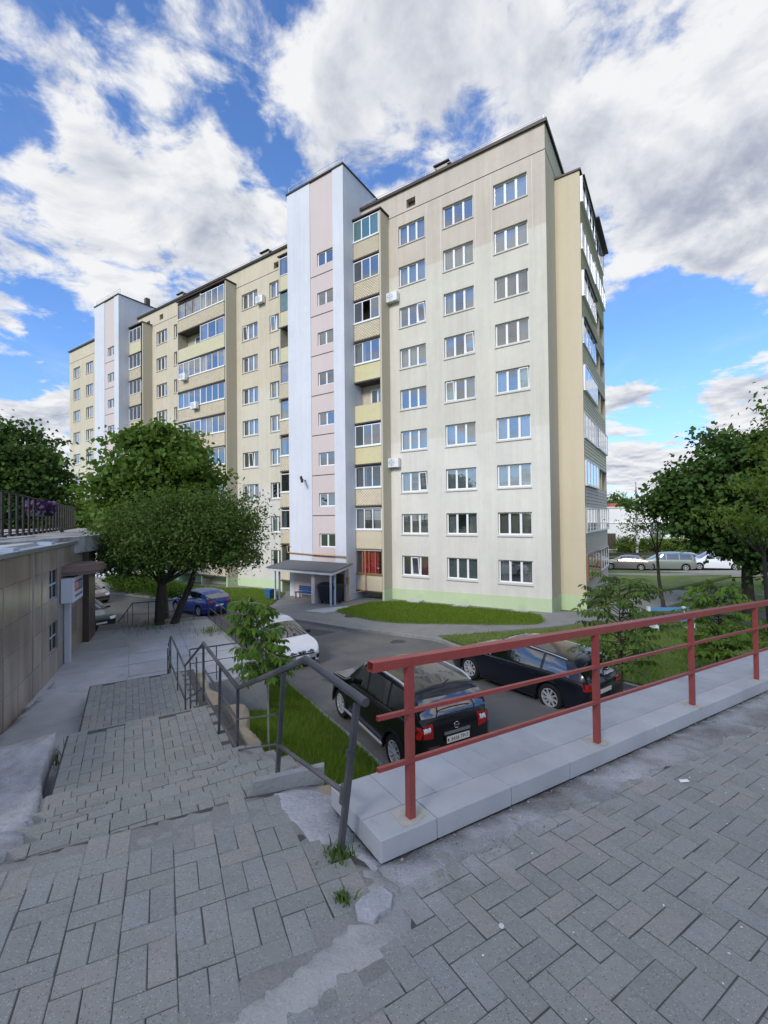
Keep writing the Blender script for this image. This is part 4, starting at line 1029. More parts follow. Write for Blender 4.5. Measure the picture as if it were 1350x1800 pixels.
# ------------------------------------------------------------------ the apartment house
# local frame: x to the right along the facade (x = -s), y into the house, z up
RZ = math.atan2(-UY, -UX)
house = thing('apartment_house', 'nine storey cream panel apartment house with two white and pink stair towers', 'apartment building', (CX, CY, 0), RZ)
def hp(mb, name, mat, parent=None, smooth=None, **kw): return mb.build(name, mat, parent or house, smooth, **kw)
def plz(x): return .93+.02*x                         # top of the green plinth paint (x = -s)
def wall_holes(name, mat, x0, x1, z0, z1, holes, y=0.0, depth=.24, parent=None, split_z=()):
    xs_ = sorted(set([x0, x1]+[h[0] for h in holes]+[h[1] for h in holes])); zs_ = sorted(set([z0, z1]+[h[2] for h in holes]+[h[3] for h in holes]))
    xs_ = [x for x in xs_ if x0 <= x <= x1]; zs_ = [z for z in zs_ if z0 <= z <= z1]
    m = MB(); idx = {}
    def v(x, z):
        if (x, z) not in idx: idx[(x, z)] = len(m.v); m.v.append((x, y, z))
        return idx[(x, z)]
    hs = sorted(holes)
    for i in range(len(xs_)-1):
        xc = (xs_[i]+xs_[i+1])/2; hh = [h for h in hs if h[0] < xc < h[1]]
        for j in range(len(zs_)-1):
            zc = (zs_[j]+zs_[j+1])/2
            if any(h[2] < zc < h[3] for h in hh): continue
            m.f.append((v(xs_[i], zs_[j]), v(xs_[i+1], zs_[j]), v(xs_[i+1], zs_[j+1]), v(xs_[i], zs_[j+1])))
    for (a, b, c_, d) in holes:
        if a < x0 or b > x1: continue
        p = lambda x, yy, z: (x, yy, z)
        m.quad(p(a, y, c_), p(a, y, d), p(a, y+depth, d), p(a, y+depth, c_)); m.quad(p(b, y, d), p(b, y, c_), p(b, y+depth, c_), p(b, y+depth, d))
        m.quad(p(a, y, d), p(b, y, d), p(b, y+depth, d), p(a, y+depth, d)); m.quad(p(b, y, c_), p(a, y, c_), p(a, y+depth, c_), p(b, y+depth, c_))
    return hp(m, name, mat, parent)

WM = {}
def win_mesh(key, make):
    if key not in WM: WM[key] = make()
    return WM[key]
def window(x, z, w, h, panes=3, y=.15, style=None, tilt=False, parent=None, glass='glass', sill=True, frame='window_white', label=None, name='window'):
    """x = left edge (seen from outside), z = bottom; frame object with panes, sill, curtain and room as sub-parts"""
    parent = parent or house; f = .075; mu = .13 if panes == 3 else .12
    pw_ = (w-2*f-(panes-1)*mu)/panes
    def mk():
        m = MB(); m.box(0, w, 0, .06, 0, f); m.box(0, w, 0, .06, h-f, h); m.box(0, f, 0, .06, f, h-f); m.box(w-f, w, 0, .06, f, h-f)
        for i in range(1, panes): xx = f+i*pw_+(i-1)*mu; m.box(xx, xx+mu, -.005, .055, f, h-f); m.box(xx+mu*.46, xx+mu*.54, -.009, -.005, f, h-f)
        return m.mesh('window', frame)
    o = obj(name, win_mesh(('f', round(w, 2), round(h, 2), panes, frame), mk), parent, (x, y, z))
    if label: o['label'] = label
    def mkp():
        m = MB(); m.quad((0, 0, 0), (pw_, 0, 0), (pw_, 0, h-2*f), (0, 0, h-2*f)); return m.mesh('pane', glass)
    pm = win_mesh(('p', round(pw_, 3), round(h, 2), glass), mkp)
    open_i = random.randrange(panes) if tilt else -1
    for i in range(panes):
        p = obj('pane', pm, o, (f+i*(pw_+mu), .02, f))
        if i == open_i:
            p.rotation_euler = (R(7), 0, 0); p.location.y = .01
            s_ = MB(); hh = h-2*f; b = .05; s_.box(0, pw_, -.02, .02, 0, b); s_.box(0, pw_, -.02, .02, hh-b, hh); s_.box(0, b, -.02, .02, b, hh-b); s_.box(pw_-b, pw_, -.02, .02, b, hh-b)
            sm2 = win_mesh(('s', round(pw_, 3), round(h, 2)), lambda: s_.mesh('sash', frame)); q = obj('sash', sm2, o, (f+i*(pw_+mu), -.0, f)); q.rotation_euler = (R(7), 0, 0)
        else: p.rotation_euler = (random.gauss(0, .004), 0, random.gauss(0, .004))
    if sill:
        def mks():
            m = MB(); m.add([(-.04, -y-.05, -.10), (w+.04, -y-.05, -.10), (w+.04, .0, -.012), (-.04, 0, -.012), (-.04, -y-.05, -.13), (w+.04, -y-.05, -.13), (w+.04, 0, -.13), (-.04, 0, -.13)], [(0, 1, 2, 3), (4, 7, 6, 5), (0, 4, 5, 1), (1, 5, 6, 2), (2, 6, 7, 3), (3, 7, 4, 0)]); return m.mesh('sill', 'reveal_sill')
        obj('sill', win_mesh(('sl', round(w, 2), y), mks), o, (0, 0, 0))
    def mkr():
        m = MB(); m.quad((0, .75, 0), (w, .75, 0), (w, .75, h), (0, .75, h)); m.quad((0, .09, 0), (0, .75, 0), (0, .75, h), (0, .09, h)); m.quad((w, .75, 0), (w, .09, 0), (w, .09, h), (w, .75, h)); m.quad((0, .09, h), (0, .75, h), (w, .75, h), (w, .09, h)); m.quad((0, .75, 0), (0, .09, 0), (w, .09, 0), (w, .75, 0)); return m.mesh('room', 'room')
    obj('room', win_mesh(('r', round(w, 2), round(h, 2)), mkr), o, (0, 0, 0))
    style = random.choice(['full', 'full', 'sides', 'sides', 'none', 'half']) if style is None else style
    cm = random.choice(['curtain_0', 'curtain_0', 'curtain_1', 'curtain_2', 'curtain_3', 'curtain_4'])
    spans = {'full': [(0.03, .97)], 'sides': [(0.02, .30), (.68, .98)], 'half': [(.02, .5)], 'none': [], 'left': [(.02, .32)], 'right': [(.6, .98)], 'blind': [(.03, .97)], 'red': [(.62, .98)], 'allred': [(.1, .85)]}[style]
    if style in ('red', 'allred'): cm = 'red_curtain'
    if style == 'blind': cm = 'green_blind'
    for (a, b) in spans:
        m = MB(); n = max(6, int((b-a)*w/.05)); a_, b_ = a*w, b*w; drop = 0.06 if style != 'half' else .1
        if style == 'blind':
            nz = 12
            for k in range(nz): zz = h-.08-(k+1)*(h-.12)/nz; m.box(a_, b_, .14, .15, zz+.012, zz+(h-.12)/nz)
        else:
            ph = random.random()*6
            for k in range(n+1):
                xx = a_+(b_-a_)*k/n; yy = .18+.035*math.sin(k*1.9+ph)+.015*math.sin(k*.7); m.v += [(xx, yy, drop), (xx, yy*.6+.07, h-.05)]
            m.f = [(2*k, 2*k+2, 2*k+3, 2*k+1) for k in range(n)]
        m.build('curtain', cm, o)
    return o

ZT = 25.37; DZ = 2.8; WH = 1.32
def rows(n=9): return [ZT-DZ*i-WH for i in range(n)]
COLS = [('C', -3.29, 1.99), ('B', -6.63, 2.04), ('A', -9.95, 2.0), ('E', -22.68, 2.05), ('D', -26.2, 2.03), ('G', -36.7, 2.0), ('F', -39.9, 1.97), ('I', -55.95, 1.9), ('H', -59.45, 1.9)]
holes = []; WIN = []
for c_, x, w in COLS:
    for i, z in enumerate(rows()):
        holes.append((x, x+w, z, z+WH)); WIN.append((c_, i, x, z, w))
att = [(-9.28, -8.60, 26.36, 26.95), (-22.1, -21.45, 26.36, 26.9), (-39.25, -38.6, 26.5, 27.05), (-41.75, -41.1, 26.4, 26.95)]
ROOF = 27.72; X0, X1 = -60.55, -.27
# wall skin in two runs, plus the end wall; the attic joint is a recessed groove
def run(name, mat, xa, xb):
    hs = [h for h in holes if h[0] > xa and h[1] < xb]; ha = [a for a in att if a[0] > xa and a[1] < xb]
    wall_holes(name, mat, xa, xb, -1.5, 26.16, hs)
    wall_holes(name, mat, xa, xb, 26.20, ROOF, [h for h in ha], y=-.012, depth=.5)
    m = MB(); m.quad((xa, .05, 26.15), (xb, .05, 26.15), (xb, .05, 26.21), (xa, .05, 26.21)); m.quad((xa, -.012, 26.20), (xa, .05, 26.20), (xb, .05, 26.20), (xb, -.012, 26.20)); m.quad((xa, 0, 26.16), (xb, 0, 26.16), (xb, .05, 26.16), (xa, .05, 26.16)); hp(m, 'wall_joint', 'roof_edge')
run('facade_wall', 'facade_right', -15.75, X1); run('facade_wall', 'facade_left', X0, -15.75)
for x in (-1.02, -3.42, -4.44, -6.78, -7.8, -24.0, -26.32, -40.05, -37.8):
    m = MB(); m.box(x-.018, x+.018, -.005, .001, plz(x)+.02, 26.1); hp(m, 'wall_seam', 'seam')
for a in att:
    m = MB(); m.box(a[0], a[1], .3, .32, a[2], a[3]); hp(m, 'attic_vent', 'granite_dark')
DEP = 12.4
m = MB(); m.box(X0+.02, X1-.02, .9, DEP, -1.5, ROOF-.02); hp(m, 'core', 'facade_left')
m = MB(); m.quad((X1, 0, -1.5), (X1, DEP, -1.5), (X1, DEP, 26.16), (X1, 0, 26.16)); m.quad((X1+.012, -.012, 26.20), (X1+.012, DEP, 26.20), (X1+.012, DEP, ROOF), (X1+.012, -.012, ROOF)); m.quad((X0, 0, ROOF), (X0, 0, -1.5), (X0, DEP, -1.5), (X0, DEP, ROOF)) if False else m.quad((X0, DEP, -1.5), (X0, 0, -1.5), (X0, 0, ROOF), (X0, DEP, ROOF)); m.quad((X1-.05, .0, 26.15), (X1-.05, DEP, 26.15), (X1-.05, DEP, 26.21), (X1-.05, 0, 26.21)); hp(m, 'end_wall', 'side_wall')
m = MB(); m.box(X0-.12, X1+.12, -.13, DEP+.1, ROOF, ROOF+.09); m.box(X0-.14, X1+.14, -.15, -.128, ROOF-.07, ROOF+.12); m.box(X1+.122, X1+.14, -.15, DEP+.1, ROOF-.07, ROOF+.12); hp(m, 'roof', 'roof_edge')
def plinth(xa, xb, y0=-.02, nm='plinth'):
    m = MB(); m.add([(xa, y0, -1.5), (xb, y0, -1.5), (xb, y0, plz(xb)), (xa, y0, plz(xa)), (xb, .0, plz(xb)), (xa, .0, plz(xa))], [(0, 1, 2, 3), (3, 2, 4, 5)]); return hp(m, nm, 'plinth')
plinth(-10.75, X1+.0); plinth(-60.5, -13.05)
m = MB(); m.add([(X1+.02, -.02, -1.5), (X1+.02, 2.3, -1.5), (X1+.02, 2.3, plz(X1)), (X1+.02, -.02, plz(X1))], [(0, 1, 2, 3)]); hp(m, 'plinth', 'plinth')
for x in (-8.9, -5.7, -2.2):
    m = MB()
    for k in range(3):
        for q in range(4): m.box(x+q*.13, x+q*.13+.115, -.035, -.02, .25+k*.09, .25+k*.09+.075)
    hp(m, 'cellar_vent', 'plinth')
    m = MB(); m.box(x-.15, x+.75, -1.0, -.25, -.3, .18); hp(m, 'window_well', 'slab_concrete')
# windows
STY = {('C', 8): 'sides', ('B', 8): 'blind', ('A', 8): 'red', ('A', 7): 'full', ('B', 7): 'sides', ('C', 7): 'full', ('C', 6): 'full', ('B', 6): 'full', ('A', 6): 'sides', ('C', 1): 'full', ('B', 1): 'full', ('C', 0): 'full'}
TILT = {('A', 6), ('B', 4), ('A', 2), ('D', 1), ('D', 5), ('D', 6), ('A', 8), ('B', 3), ('C', 4), ('E', 0), ('E', 1)}
for (c_, i, x, z, w) in WIN: window(x, z, w, WH, 3, style=STY.get((c_, i)), tilt=(c_, i) in TILT)

# stair towers
def tower(xc, ztop, zrow, nrow, wd, wl):
    xl, xr = xc-wd/2, xc+wd/2; yo = -2.08
    px0, px1 = xl+2.27, xr-.95                          # the pink strip
    hs = [(px0+.62, px1-.03, zrow-2.85*i-.95, zrow-2.85*i) for i in range(nrow)]
    wall_holes('tower_front', 'tower_white', xl, px0, 2.3, ztop, [], y=yo); wall_holes('tower_front', 'tower_white', px1, xr, 2.3, ztop, [], y=yo)
    wall_holes('tower_strip', 'tower_pink', px0, px1, 2.3, ztop, hs, y=yo+.045, depth=.2)
    m = MB()
    m.quad((px0, yo, 2.3), (px0, yo+.045, 2.3), (px0, yo+.045, ztop), (px0, yo, ztop)); m.quad((px1, yo+.045, 2.3), (px1, yo, 2.3), (px1, yo, ztop), (px1, yo+.045, ztop))
    m.quad((xr, yo, -1), (xr, 5, -1), (xr, 5, ztop), (xr, yo, ztop)); m.quad((xl, 5, -1), (xl, yo, -1), (xl, yo, ztop), (xl, 5, ztop)); m.quad((xl, 5, ROOF), (xl, 5, ztop), (xr, 5, ztop), (xr, 5, ROOF)) if False else m.quad((xr, 5, ROOF), (xl, 5, ROOF), (xl, 5, ztop), (xr, 5, ztop))
    m.quad((xl, yo+.02, -1), (xr, yo+.02, -1), (xr, yo+.02, 2.3), (xl, yo+.02, 2.3))
    hp(m, 'tower_side', 'tower_white')
    m = MB(); m.box(xl-.07, xr+.07, yo-.07, 5.07, ztop, ztop+.10); hp(m, 'tower_roof', 'roof_edge')
    for i in range(nrow):
        gz = zrow-2.85*i-1.62; m = MB(); m.box(px0+.01, px1-.005, yo+.043, yo+.052, gz, gz+.05); m.box(px0+.01, px1-.005, yo+.037, yo+.043, gz+.05, gz+.065); hp(m, 'strip_joint', 'granite_dark')
    for (a, b, c_, d) in hs: window(a, c_, b-a, d-c_, 2, y=yo+.16, style='none')
    return yo, px0, px1
tower(-15.75, 29.75, 24.42, 8, 5.33, 0); tower(-46.15, 29.6, 24.4, 8, 5.33, 1)
m = MB(); m.box(-44.9, -44.45, 1.4, 1.85, 29.7, 31.0); hp(m, 'roof_pipe', 'granite_dark')
# roof furniture: vent stacks, wire guard rail
for (x, y) in ((-6.9, .9), (-23.8, .9), (-36.4, .9), (-53, 1.5)):
    m = MB(); m.box(x-.38, x+.38, y-.35, y+.35, ROOF, ROOF+.85); hp(m, 'vent_stack', 'side_wall')
    m = MB(); m.box(x-.55, x+.55, y-.5, y+.5, ROOF+.95, ROOF+1.02); m.box(x-.3, x-.26, y-.3, y-.26, ROOF+.85, ROOF+.95); m.box(x+.26, x+.3, y-.3, y-.26, ROOF+.85, ROOF+.95); hp(m, 'vent_cap', 'roof_edge')
m = MB()
for (xa, xb, zz, yy) in ((-13.0, X1-.1, ROOF, .25), (-43.4, -18.5, ROOF, .25), (-60.4, -48.9, ROOF, .25), (-18.4, -13.1, 29.85, -1.9), (-48.8, -43.5, 29.7, -1.9)):
    n = max(2, int((xb-xa)/2.2))
    for k in range(n+1): x = xa+(xb-xa)*k/n; m.box(x-.015, x+.015, yy-.015, yy+.015, zz+.05, zz+.62)
    for h_ in (.60, .35): m.box(xa, xb, yy-.012, yy+.012, zz+h_-.012, zz+h_+.012)
hp(m, 'roof_railing', 'steel_light')

# balconies: parapet, glazing, panes as sub-parts
def shingle_panel(parent, x0, x1, z0, z1, y):
    """overlapping diamond tiles"""
    m = MB(); s_ = .118; r = 0; z = z0
    while z < z1-.02:
        x = x0-(s_ if r % 2 else 0)
        while x < x1:
            xa, xb = max(x, x0), min(x+2*s_, x1); xm = x+s_; zt = min(z+2*s_*.8, z1)
            if xb-xa > .03:
                zc = max(z-0, z0)
                xm_ = min(max(xm, xa), xb)
                m.add([(xa+.022, y-.006, min(z+s_*.8, z1)), (xm_, y-.028, zc+.016), (xb-.022, y-.006, min(z+s_*.8, z1)), (xm_, y-.004, zt-.014)], [(0, 1, 2, 3)])
            x += 2*s_
        z += s_*.8; r += 1
    return m.build('shingles', 'shingle', parent, kind='stuff')
def ribbed(parent, x0, x1, z0, z1, y, mat, name='cladding', step=.105):
    m = MB(); n = max(2, int((x1-x0)/step)); w = (x1-x0)/n
    for k in range(n):
        x = x0+k*w; m.quad((x, y, z0), (x+w*.5, y, z0), (x+w*.5, y, z1), (x, y, z1)); m.quad((x+w*.5, y, z0), (x+w*.6, y-.018, z0), (x+w*.6, y-.018, z1), (x+w*.5, y, z1)); m.quad((x+w*.6, y-.018, z0), (x+w*.9, y-.018, z0), (x+w*.9, y-.018, z1), (x+w*.6, y-.018, z1)); m.quad((x+w*.9, y-.018, z0), (x+w, y, z0), (x+w, y, z1), (x+w*.9, y-.018, z1))
    return m.build(name, mat, parent)
def glazing(parent, x0, x1, z0, z1, y, n, frame='window_white', glass='glass', style=None, openp=()):
    f = .055; m = MB(); m.box(x0, x1, y, y+.05, z0, z0+f); m.box(x0, x1, y, y+.05, z1-f, z1); m.box(x0, x0+f, y, y+.05, z0+f, z1-f); m.box(x1-f, x1, y, y+.05, z0+f, z1-f)
    w = (x1-x0-f)/n
    for k in range(1, n): xx = x0+f/2+k*w; m.box(xx-f*.65, xx+f*.65, y-.004, y+.05, z0+f, z1-f)
    m.build('glazing_frame', frame, parent)
    for k in range(n):
        if k in openp: continue
        p = MB(); xa, xb = x0+f/2+k*w+f*.4, x0+f/2+(k+1)*w-f*.4; e_ = random.gauss(0, .006); p.quad((xa, y+.025, z0+f), (xb, y+.025+e_, z0+f), (xb, y+.025+e_, z1-f), (xa, y+.025, z1-f)); p.build('pane', glass, parent)
    style = random.choice(['a', 'b', 'n']) if style is None else style
    if style in 'ab' and x1-x0 > .8:
        cm = random.choice(['curtain_0', 'curtain_1', 'curtain_3', 'curtain_2']) if style != 'r' else 'red_curtain'
        for (a, b) in ([(.0, .4)] if style == 'a' else [(.02, .25), (.7, 1)]):
            q = MB(); nn = 14
            for k in range(nn+1): xx = x0+.06+(x1-x0-.12)*(a+(b-a)*k/nn); yy = y+.18+.03*math.sin(k*2.1); q.v += [(xx, yy, z0), (xx, yy, z1-.03)]
            q.f = [(2*k, 2*k+2, 2*k+3, 2*k+1) for k in range(nn)]; q.build('curtain', cm, parent)
def balcony(name, x0, x1, yo, zb, zt, zp, panel='shingle', glaz=(3,), frame='window_white', glass='glass', slab=True, sill=True, style=None, openp=(), room='room', label=None):
    """one balcony: parapet panel zp..zb, glazing zb..zt; glaz: panes per bay, 0 = open bay"""
    e = obj(name, None, house); e.empty_display_size = .2
    if label: e['label'] = label
    y = -yo
    m = MB(); m.box(x0, x1, y+.03, y+.12, zp, zb-.03); m.build('parapet', 'shingle_ground' if panel == 'shingle' else 'balcony_slab', e)
    if panel == 'shingle': shingle_panel(e, x0, x1, zp, zb-.06, y+.02)
    elif panel == 'ribbed': ribbed(e, x0, x1, zp, zb-.06, y+.025, 'yellow_panel')
    elif panel == 'plain': ribbed(e, x0, x1, zp, zb-.06, y+.025, 'olive_panel', step=.3)
    m = MB(); m.box(x0-.02, x1+.02, y-.02, -.0, zp-.10, zp-.001); m.build('floor_slab', 'balcony_dark' if slab else 'balcony_slab', e)
    if sill: m = MB(); m.box(x0, x1+.03, y-.05, y+.1, zb-.085, zb-.002); m.build('sill', 'window_white' if sill is True else sill, e)
    nb_ = len(glaz); wb = (x1-x0)/nb_
    for k, n in enumerate(glaz):
        xa, xb = x0+k*wb, x0+(k+1)*wb
        if n: glazing(e, xa+.01, xb-.01, zb, zt, y+.01, n, frame if isinstance(frame, str) else frame[k], glass, style, openp)
        if n and random.random() < .5: m = MB(); m.box(xa, xb, y-.07, y+.05, zt+.0, zt+.035); m.build('hood', 'roof_edge' if random.random() < .6 else 'steel_light', e)
    # back wall of the balcony with a door-window seen through it, ceiling
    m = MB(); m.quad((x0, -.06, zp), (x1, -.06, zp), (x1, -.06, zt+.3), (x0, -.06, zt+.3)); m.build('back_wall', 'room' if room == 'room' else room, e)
    if 0 in glaz or room != 'room':
        m = MB(); k = glaz.index(0) if 0 in glaz else 0; xa = x0+k*wb
        m.box(xa+wb*.35, xa+wb*.9, -.10, -.065, zb-.2, zt-.25); m.build('inner_frame', 'window_white', e)
        m = MB(); m.quad((xa+wb*.40, -.105, zb-.1), (xa+wb*.6, -.105, zb-.1), (xa+wb*.6, -.105, zt-.33), (xa+wb*.40, -.105, zt-.33)); m.quad((xa+wb*.65, -.105, zb-.1), (xa+wb*.85, -.105, zb-.1), (xa+wb*.85, -.105, zt-.33), (xa+wb*.65, -.105, zt-.33)); m.build('inner_pane', 'dark_glass', e)
    return e
def side_fin(x, yo, z0, z1, mat='side_wall', t=.14, pl=True):
    m = MB(); m.box(x-t, x, -yo, 0, z0, z1); hp(m, 'side_fin', mat)
    if pl: m = MB(); m.box(x-t-.004, x+.006, -yo-.006, -.0, -1.5, plz(x)); hp(m, 'plinth', 'plinth')
def bal_roof(x0, x1, yo, z): m = MB(); m.box(x0-.05, x1+.08, -yo-.10, .02, z, z+.09); hp(m, 'balcony_roof', 'roof_edge')
# column right of the near tower
X_A, X_B = -13.07, -10.90
CFG = [('shingle', (3,), 'teal_glass', ()), ('shingle', (3,), 'glass', ()), ('shingle', (3,), 'glass', (1,)), ('ribbed', (3,), 'glass', ()), ('ribbed', (0,), 'glass', ()), ('ribbed', (3,), 'glass', ()), ('shingle', (3,), 'dark_glass', ()), ('shingle', (3,), 'glass', ()), ('shingle', (3,), 'glass', ())]
for i in range(8):
    pa, gz_, gl_, op = CFG[i]; zb = 24.85-2.87*i; zt = zb+1.43
    balcony('balcony', X_A, X_B, 1.0, zb, zt, zb-1.24 if i < 7 else zb-1.36, pa, gz_, 'window_white', gl_, openp=op, sill=True if i in (0, 2, 3, 5, 6, 7) else False, room='side_wall' if gz_ == (0,) else 'room')
e = balcony('balcony', X_A, X_B, 1.0, 1.72, 3.30, .55, 'shingle', (4,), 'wood_frame', 'clear_glass', style='n', sill='wood_frame', label='ground floor balcony with brown wooden frames and red curtains')
q = MB(); nn = 30
for k in range(nn+1): xx = X_A+.35+1.45*k/nn; yy = -.86+.03*math.sin(k*1.7); q.v += [(xx, yy, 1.75), (xx, yy, 3.26)]
q.f = [(2*k, 2*k+2, 2*k+3, 2*k+1) for k in range(nn)]; q.build('curtain', 'red_curtain', e)
side_fin(-10.75, 1.0, -1.5, 26.30); bal_roof(X_A, -10.75, 1.0, 26.36)
# column left of the near tower, half hidden by it
for i in range(9):
    zb = 24.75-2.85*i; zt = zb+1.42
    gz_ = (2,) if i not in (1, 2) else (0,)
    balcony('balcony', -20.5, -18.43, 1.0, zb, zt, zb-1.2, 'plain' if i < 3 else 'shingle', gz_, 'window_white' if i < 8 else 'wood_frame', 'glass' if i != 1 else 'teal_glass', sill=i > 3, room='side_wall' if i in (1, 2) else 'room')
    if i == 1: m = MB(); m.quad((-20.4, -.97, zb), (-18.5, -.97, zb), (-18.5, -.97, zt), (-20.4, -.97, zt)); hp(m, 'screen', 'teal_glass')
bal_roof(-20.5, -18.43, 1.0, 26.3); side_fin(-20.36, 1.0, -1.5, 26.25)
# double balcony column between the towers
DC = [('shingle', (3, 4), ('wood_frame', 'window_white')), ('plain', (0, 3), 'window_white'), ('shingle', (4, 4), 'window_white'), ('shingle', (4, 4), 'window_white'), ('shingle', (4, 4), 'window_white'), ('shingle', (3, 4), 'window_white'), ('shingle', (4, 4), 'window_white'), ('shingle', (4, 4), 'window_white'), ('shingle', (3, 3), 'window_white')]
for i in range(9):
    zb = 24.80-2.88*i; zt = zb+1.45; pa, gz_, fr = DC[i]
    balcony('balcony', -34.2, -27.2, 1.1, zb, zt, zb-1.25 if i < 8 else zb-1.2, pa, gz_, fr, 'glass', sill=True if i in (0, 2, 3, 4, 5) else False, room='side_wall' if 0 in gz_ else 'room')
side_fin(-26.95, 1.1, -1.5, 26.45); side_fin(-34.2, 1.1, -1.5, 26.3); bal_roof(-34.3, -26.95, 1.1, 26.5)
m = MB(); m.box(-30.75, -30.62, -1.06, 0, -1, 26.4); hp(m, 'partition', 'side_wall')
# column right of the far tower
for i in range(9):
    zb = 24.65-2.8*i; balcony('balcony', -43.5, -41.15, 1.0, zb, zb+1.4, zb-1.25, 'plain' if i == 0 else 'shingle', (3,), 'window_white', 'glass', sill=i == 1)
side_fin(-40.7, 1.0, -1.5, 26.3); bal_roof(-43.5, -40.7, 1.0, 26.3)
# end of the house: projecting balcony stack with yellow cheek wall, its balconies face right
XE, Y0E, Y1E, YM = 1.13, 2.30, 12.3, 7.3
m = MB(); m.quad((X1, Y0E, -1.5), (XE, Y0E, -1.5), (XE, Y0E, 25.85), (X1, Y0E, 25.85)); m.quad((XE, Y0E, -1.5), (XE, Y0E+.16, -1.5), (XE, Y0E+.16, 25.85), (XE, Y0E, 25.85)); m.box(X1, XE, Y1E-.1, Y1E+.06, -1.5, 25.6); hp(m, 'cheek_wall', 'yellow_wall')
m = MB(); m.box(X1-.01, XE+.005, Y0E-.02, Y0E+.17, -1.5, .85); hp(m, 'plinth', 'plinth')
for z in (4.1, 12.5): m = MB(); m.box(X1, XE+.003, Y0E-.003, Y0E+.02, z, z+.02); hp(m, 'cheek_joint', 'side_wall')
m = MB(); m.box(X1, XE+.08, Y0E-.08, YM, 25.85, 25.96); m.box(X1, XE+.42, YM, Y1E+.1, 25.78, 25.84); hp(m, 'balcony_roof', 'roof_edge')
m = MB(); m.box(X1, XE-.9, Y0E+.16, Y1E-.1, -1.5, 25.8); hp(m, 'balcony_core', 'side_wall')
for i in range(9):
    zb = 24.15-2.8*i; zt = zb+1.45; zp = zb-1.28
    for (ya, yb, k) in ((Y0E+.17, YM, 0), (YM, Y1E-.1, 1)):
        e = obj('balcony', None, house)
        openb = (k == 1 and i in (2, 3, 4, 6)); xo = XE+(.10 if (i+k) % 2 == 0 else .03)
        if zp > -1.2:
            m = MB(); npl = 6
            for q_ in range(npl): za = zp+(zb-.06-zp)*q_/npl; zc = zp+(zb-.06-zp)*(q_+1)/npl; m.add([(XE+.02, ya, za), (XE+.02, yb, za), (XE-.012, yb, zc), (XE-.012, ya, zc), (XE-.012, yb, za), (XE-.012, ya, za)], [(0, 1, 2, 3), (0, 5, 4, 1)])
            m.build('siding', 'siding' if i > 5 else 'olive_panel', e)
        m = MB(); m.box(XE-1.0, XE+.04, ya, yb, zp-.11, zp-.002); m.build('floor_slab', 'balcony_slab', e)
        if openb:
            m = MB(); m.box(XE-.9, XE-.0, yb-.12, yb, zb, zt+.1); m.box(XE-.9, XE, (ya+yb)/2-.05, (ya+yb)/2+.05, zb, zt+.1); m.build('partition', 'yellow_wall', e)
        else:
            m = MB(); f = .045; n = 4; m.box(xo, xo+.05, ya, yb, zb, zb+f); m.box(xo, xo+.05, ya, yb, zt-f, zt)
            for q_ in range(n+1): yy = ya+(yb-ya-f)*q_/n; m.box(xo-.002, xo+.052, yy, yy+f, zb+f, zt-f)
            m.box(XE-.1, xo+.05, ya-.0, ya+.05, zb, zt); m.box(XE-.1, xo+.06, ya, yb, zb-.06, zb-.002)
            m.build('glazing_frame', 'wood_frame' if (i == 8 and k == 0) else 'steel_light', e)
            for q_ in range(n):
                yy = ya+(yb-ya-f)*q_/n; y2 = ya+(yb-ya-f)*(q_+1)/n; p = MB(); p.quad((xo+.025, yy+f, zb+f), (xo+.025, y2, zb+f), (xo+.025, y2, zt-f), (xo+.025, yy+f, zt-f)); p.build('pane', 'glass', e)
            if i in (0, 2, 3): m = MB(); m.box(xo-.06, xo+.16, ya, yb, zt, zt+.04); m.build('hood', 'roof_edge', e)

# things fixed to the house
def hw(x, y, z): c_, s_ = math.cos(RZ), math.sin(RZ); return (CX+x*c_-y*s_, CY+x*s_+y*c_, z)
ac0 = thing('air_conditioner', 'white air conditioner box right of the balcony column, under the second window from the top', 'air conditioner', hw(-10.33, -.02, 20.55), RZ, 'air conditioner boxes on the facade')
m = MB(); m.box(-.42, .42, -.36, -.06, -.30, .30); m.build('casing', 'white_plastic', ac0)
m = MB(); m.lathe([(.25, -.365), (.25, -.372), (.23, -.372), (.23, -.362), (.05, -.362), (.05, -.375), (0, -.375)], 24, 'y', (-.12, 0, 0)); m.build('fan_guard', 'steel_light', ac0)
m = MB(); [m.box(-.12+math.cos(t)*.0-.005, -.12+.005, -.371, -.363, -.22, .22) for t in (0,)]; m.box(-.34, .10, -.371, -.363, -.006, .006); m.build('fan', 'black_plastic', ac0)
m = MB(); m.box(-.36, -.32, -.36, 0, -.34, -.30); m.box(.32, .36, -.36, 0, -.34, -.30); m.build('bracket', 'steel_light', ac0)
for (x, y, z, lab) in ((-10.35, -.02, 9.25, 'white air conditioner box right of the balcony column, above the third window from the ground'), (-23.55, -.02, 24.15, 'white air conditioner box between the top windows left of the near tower'),
                       (-32.9, -1.15, 19.0, 'white air conditioner box on the third double balcony from the top'), (-31.2, -1.15, 16.05, 'white air conditioner box on the fourth double balcony from the top')):
    c_ = copy_tree(ac0); c_.location = hw(x, y, z); c_['label'] = lab
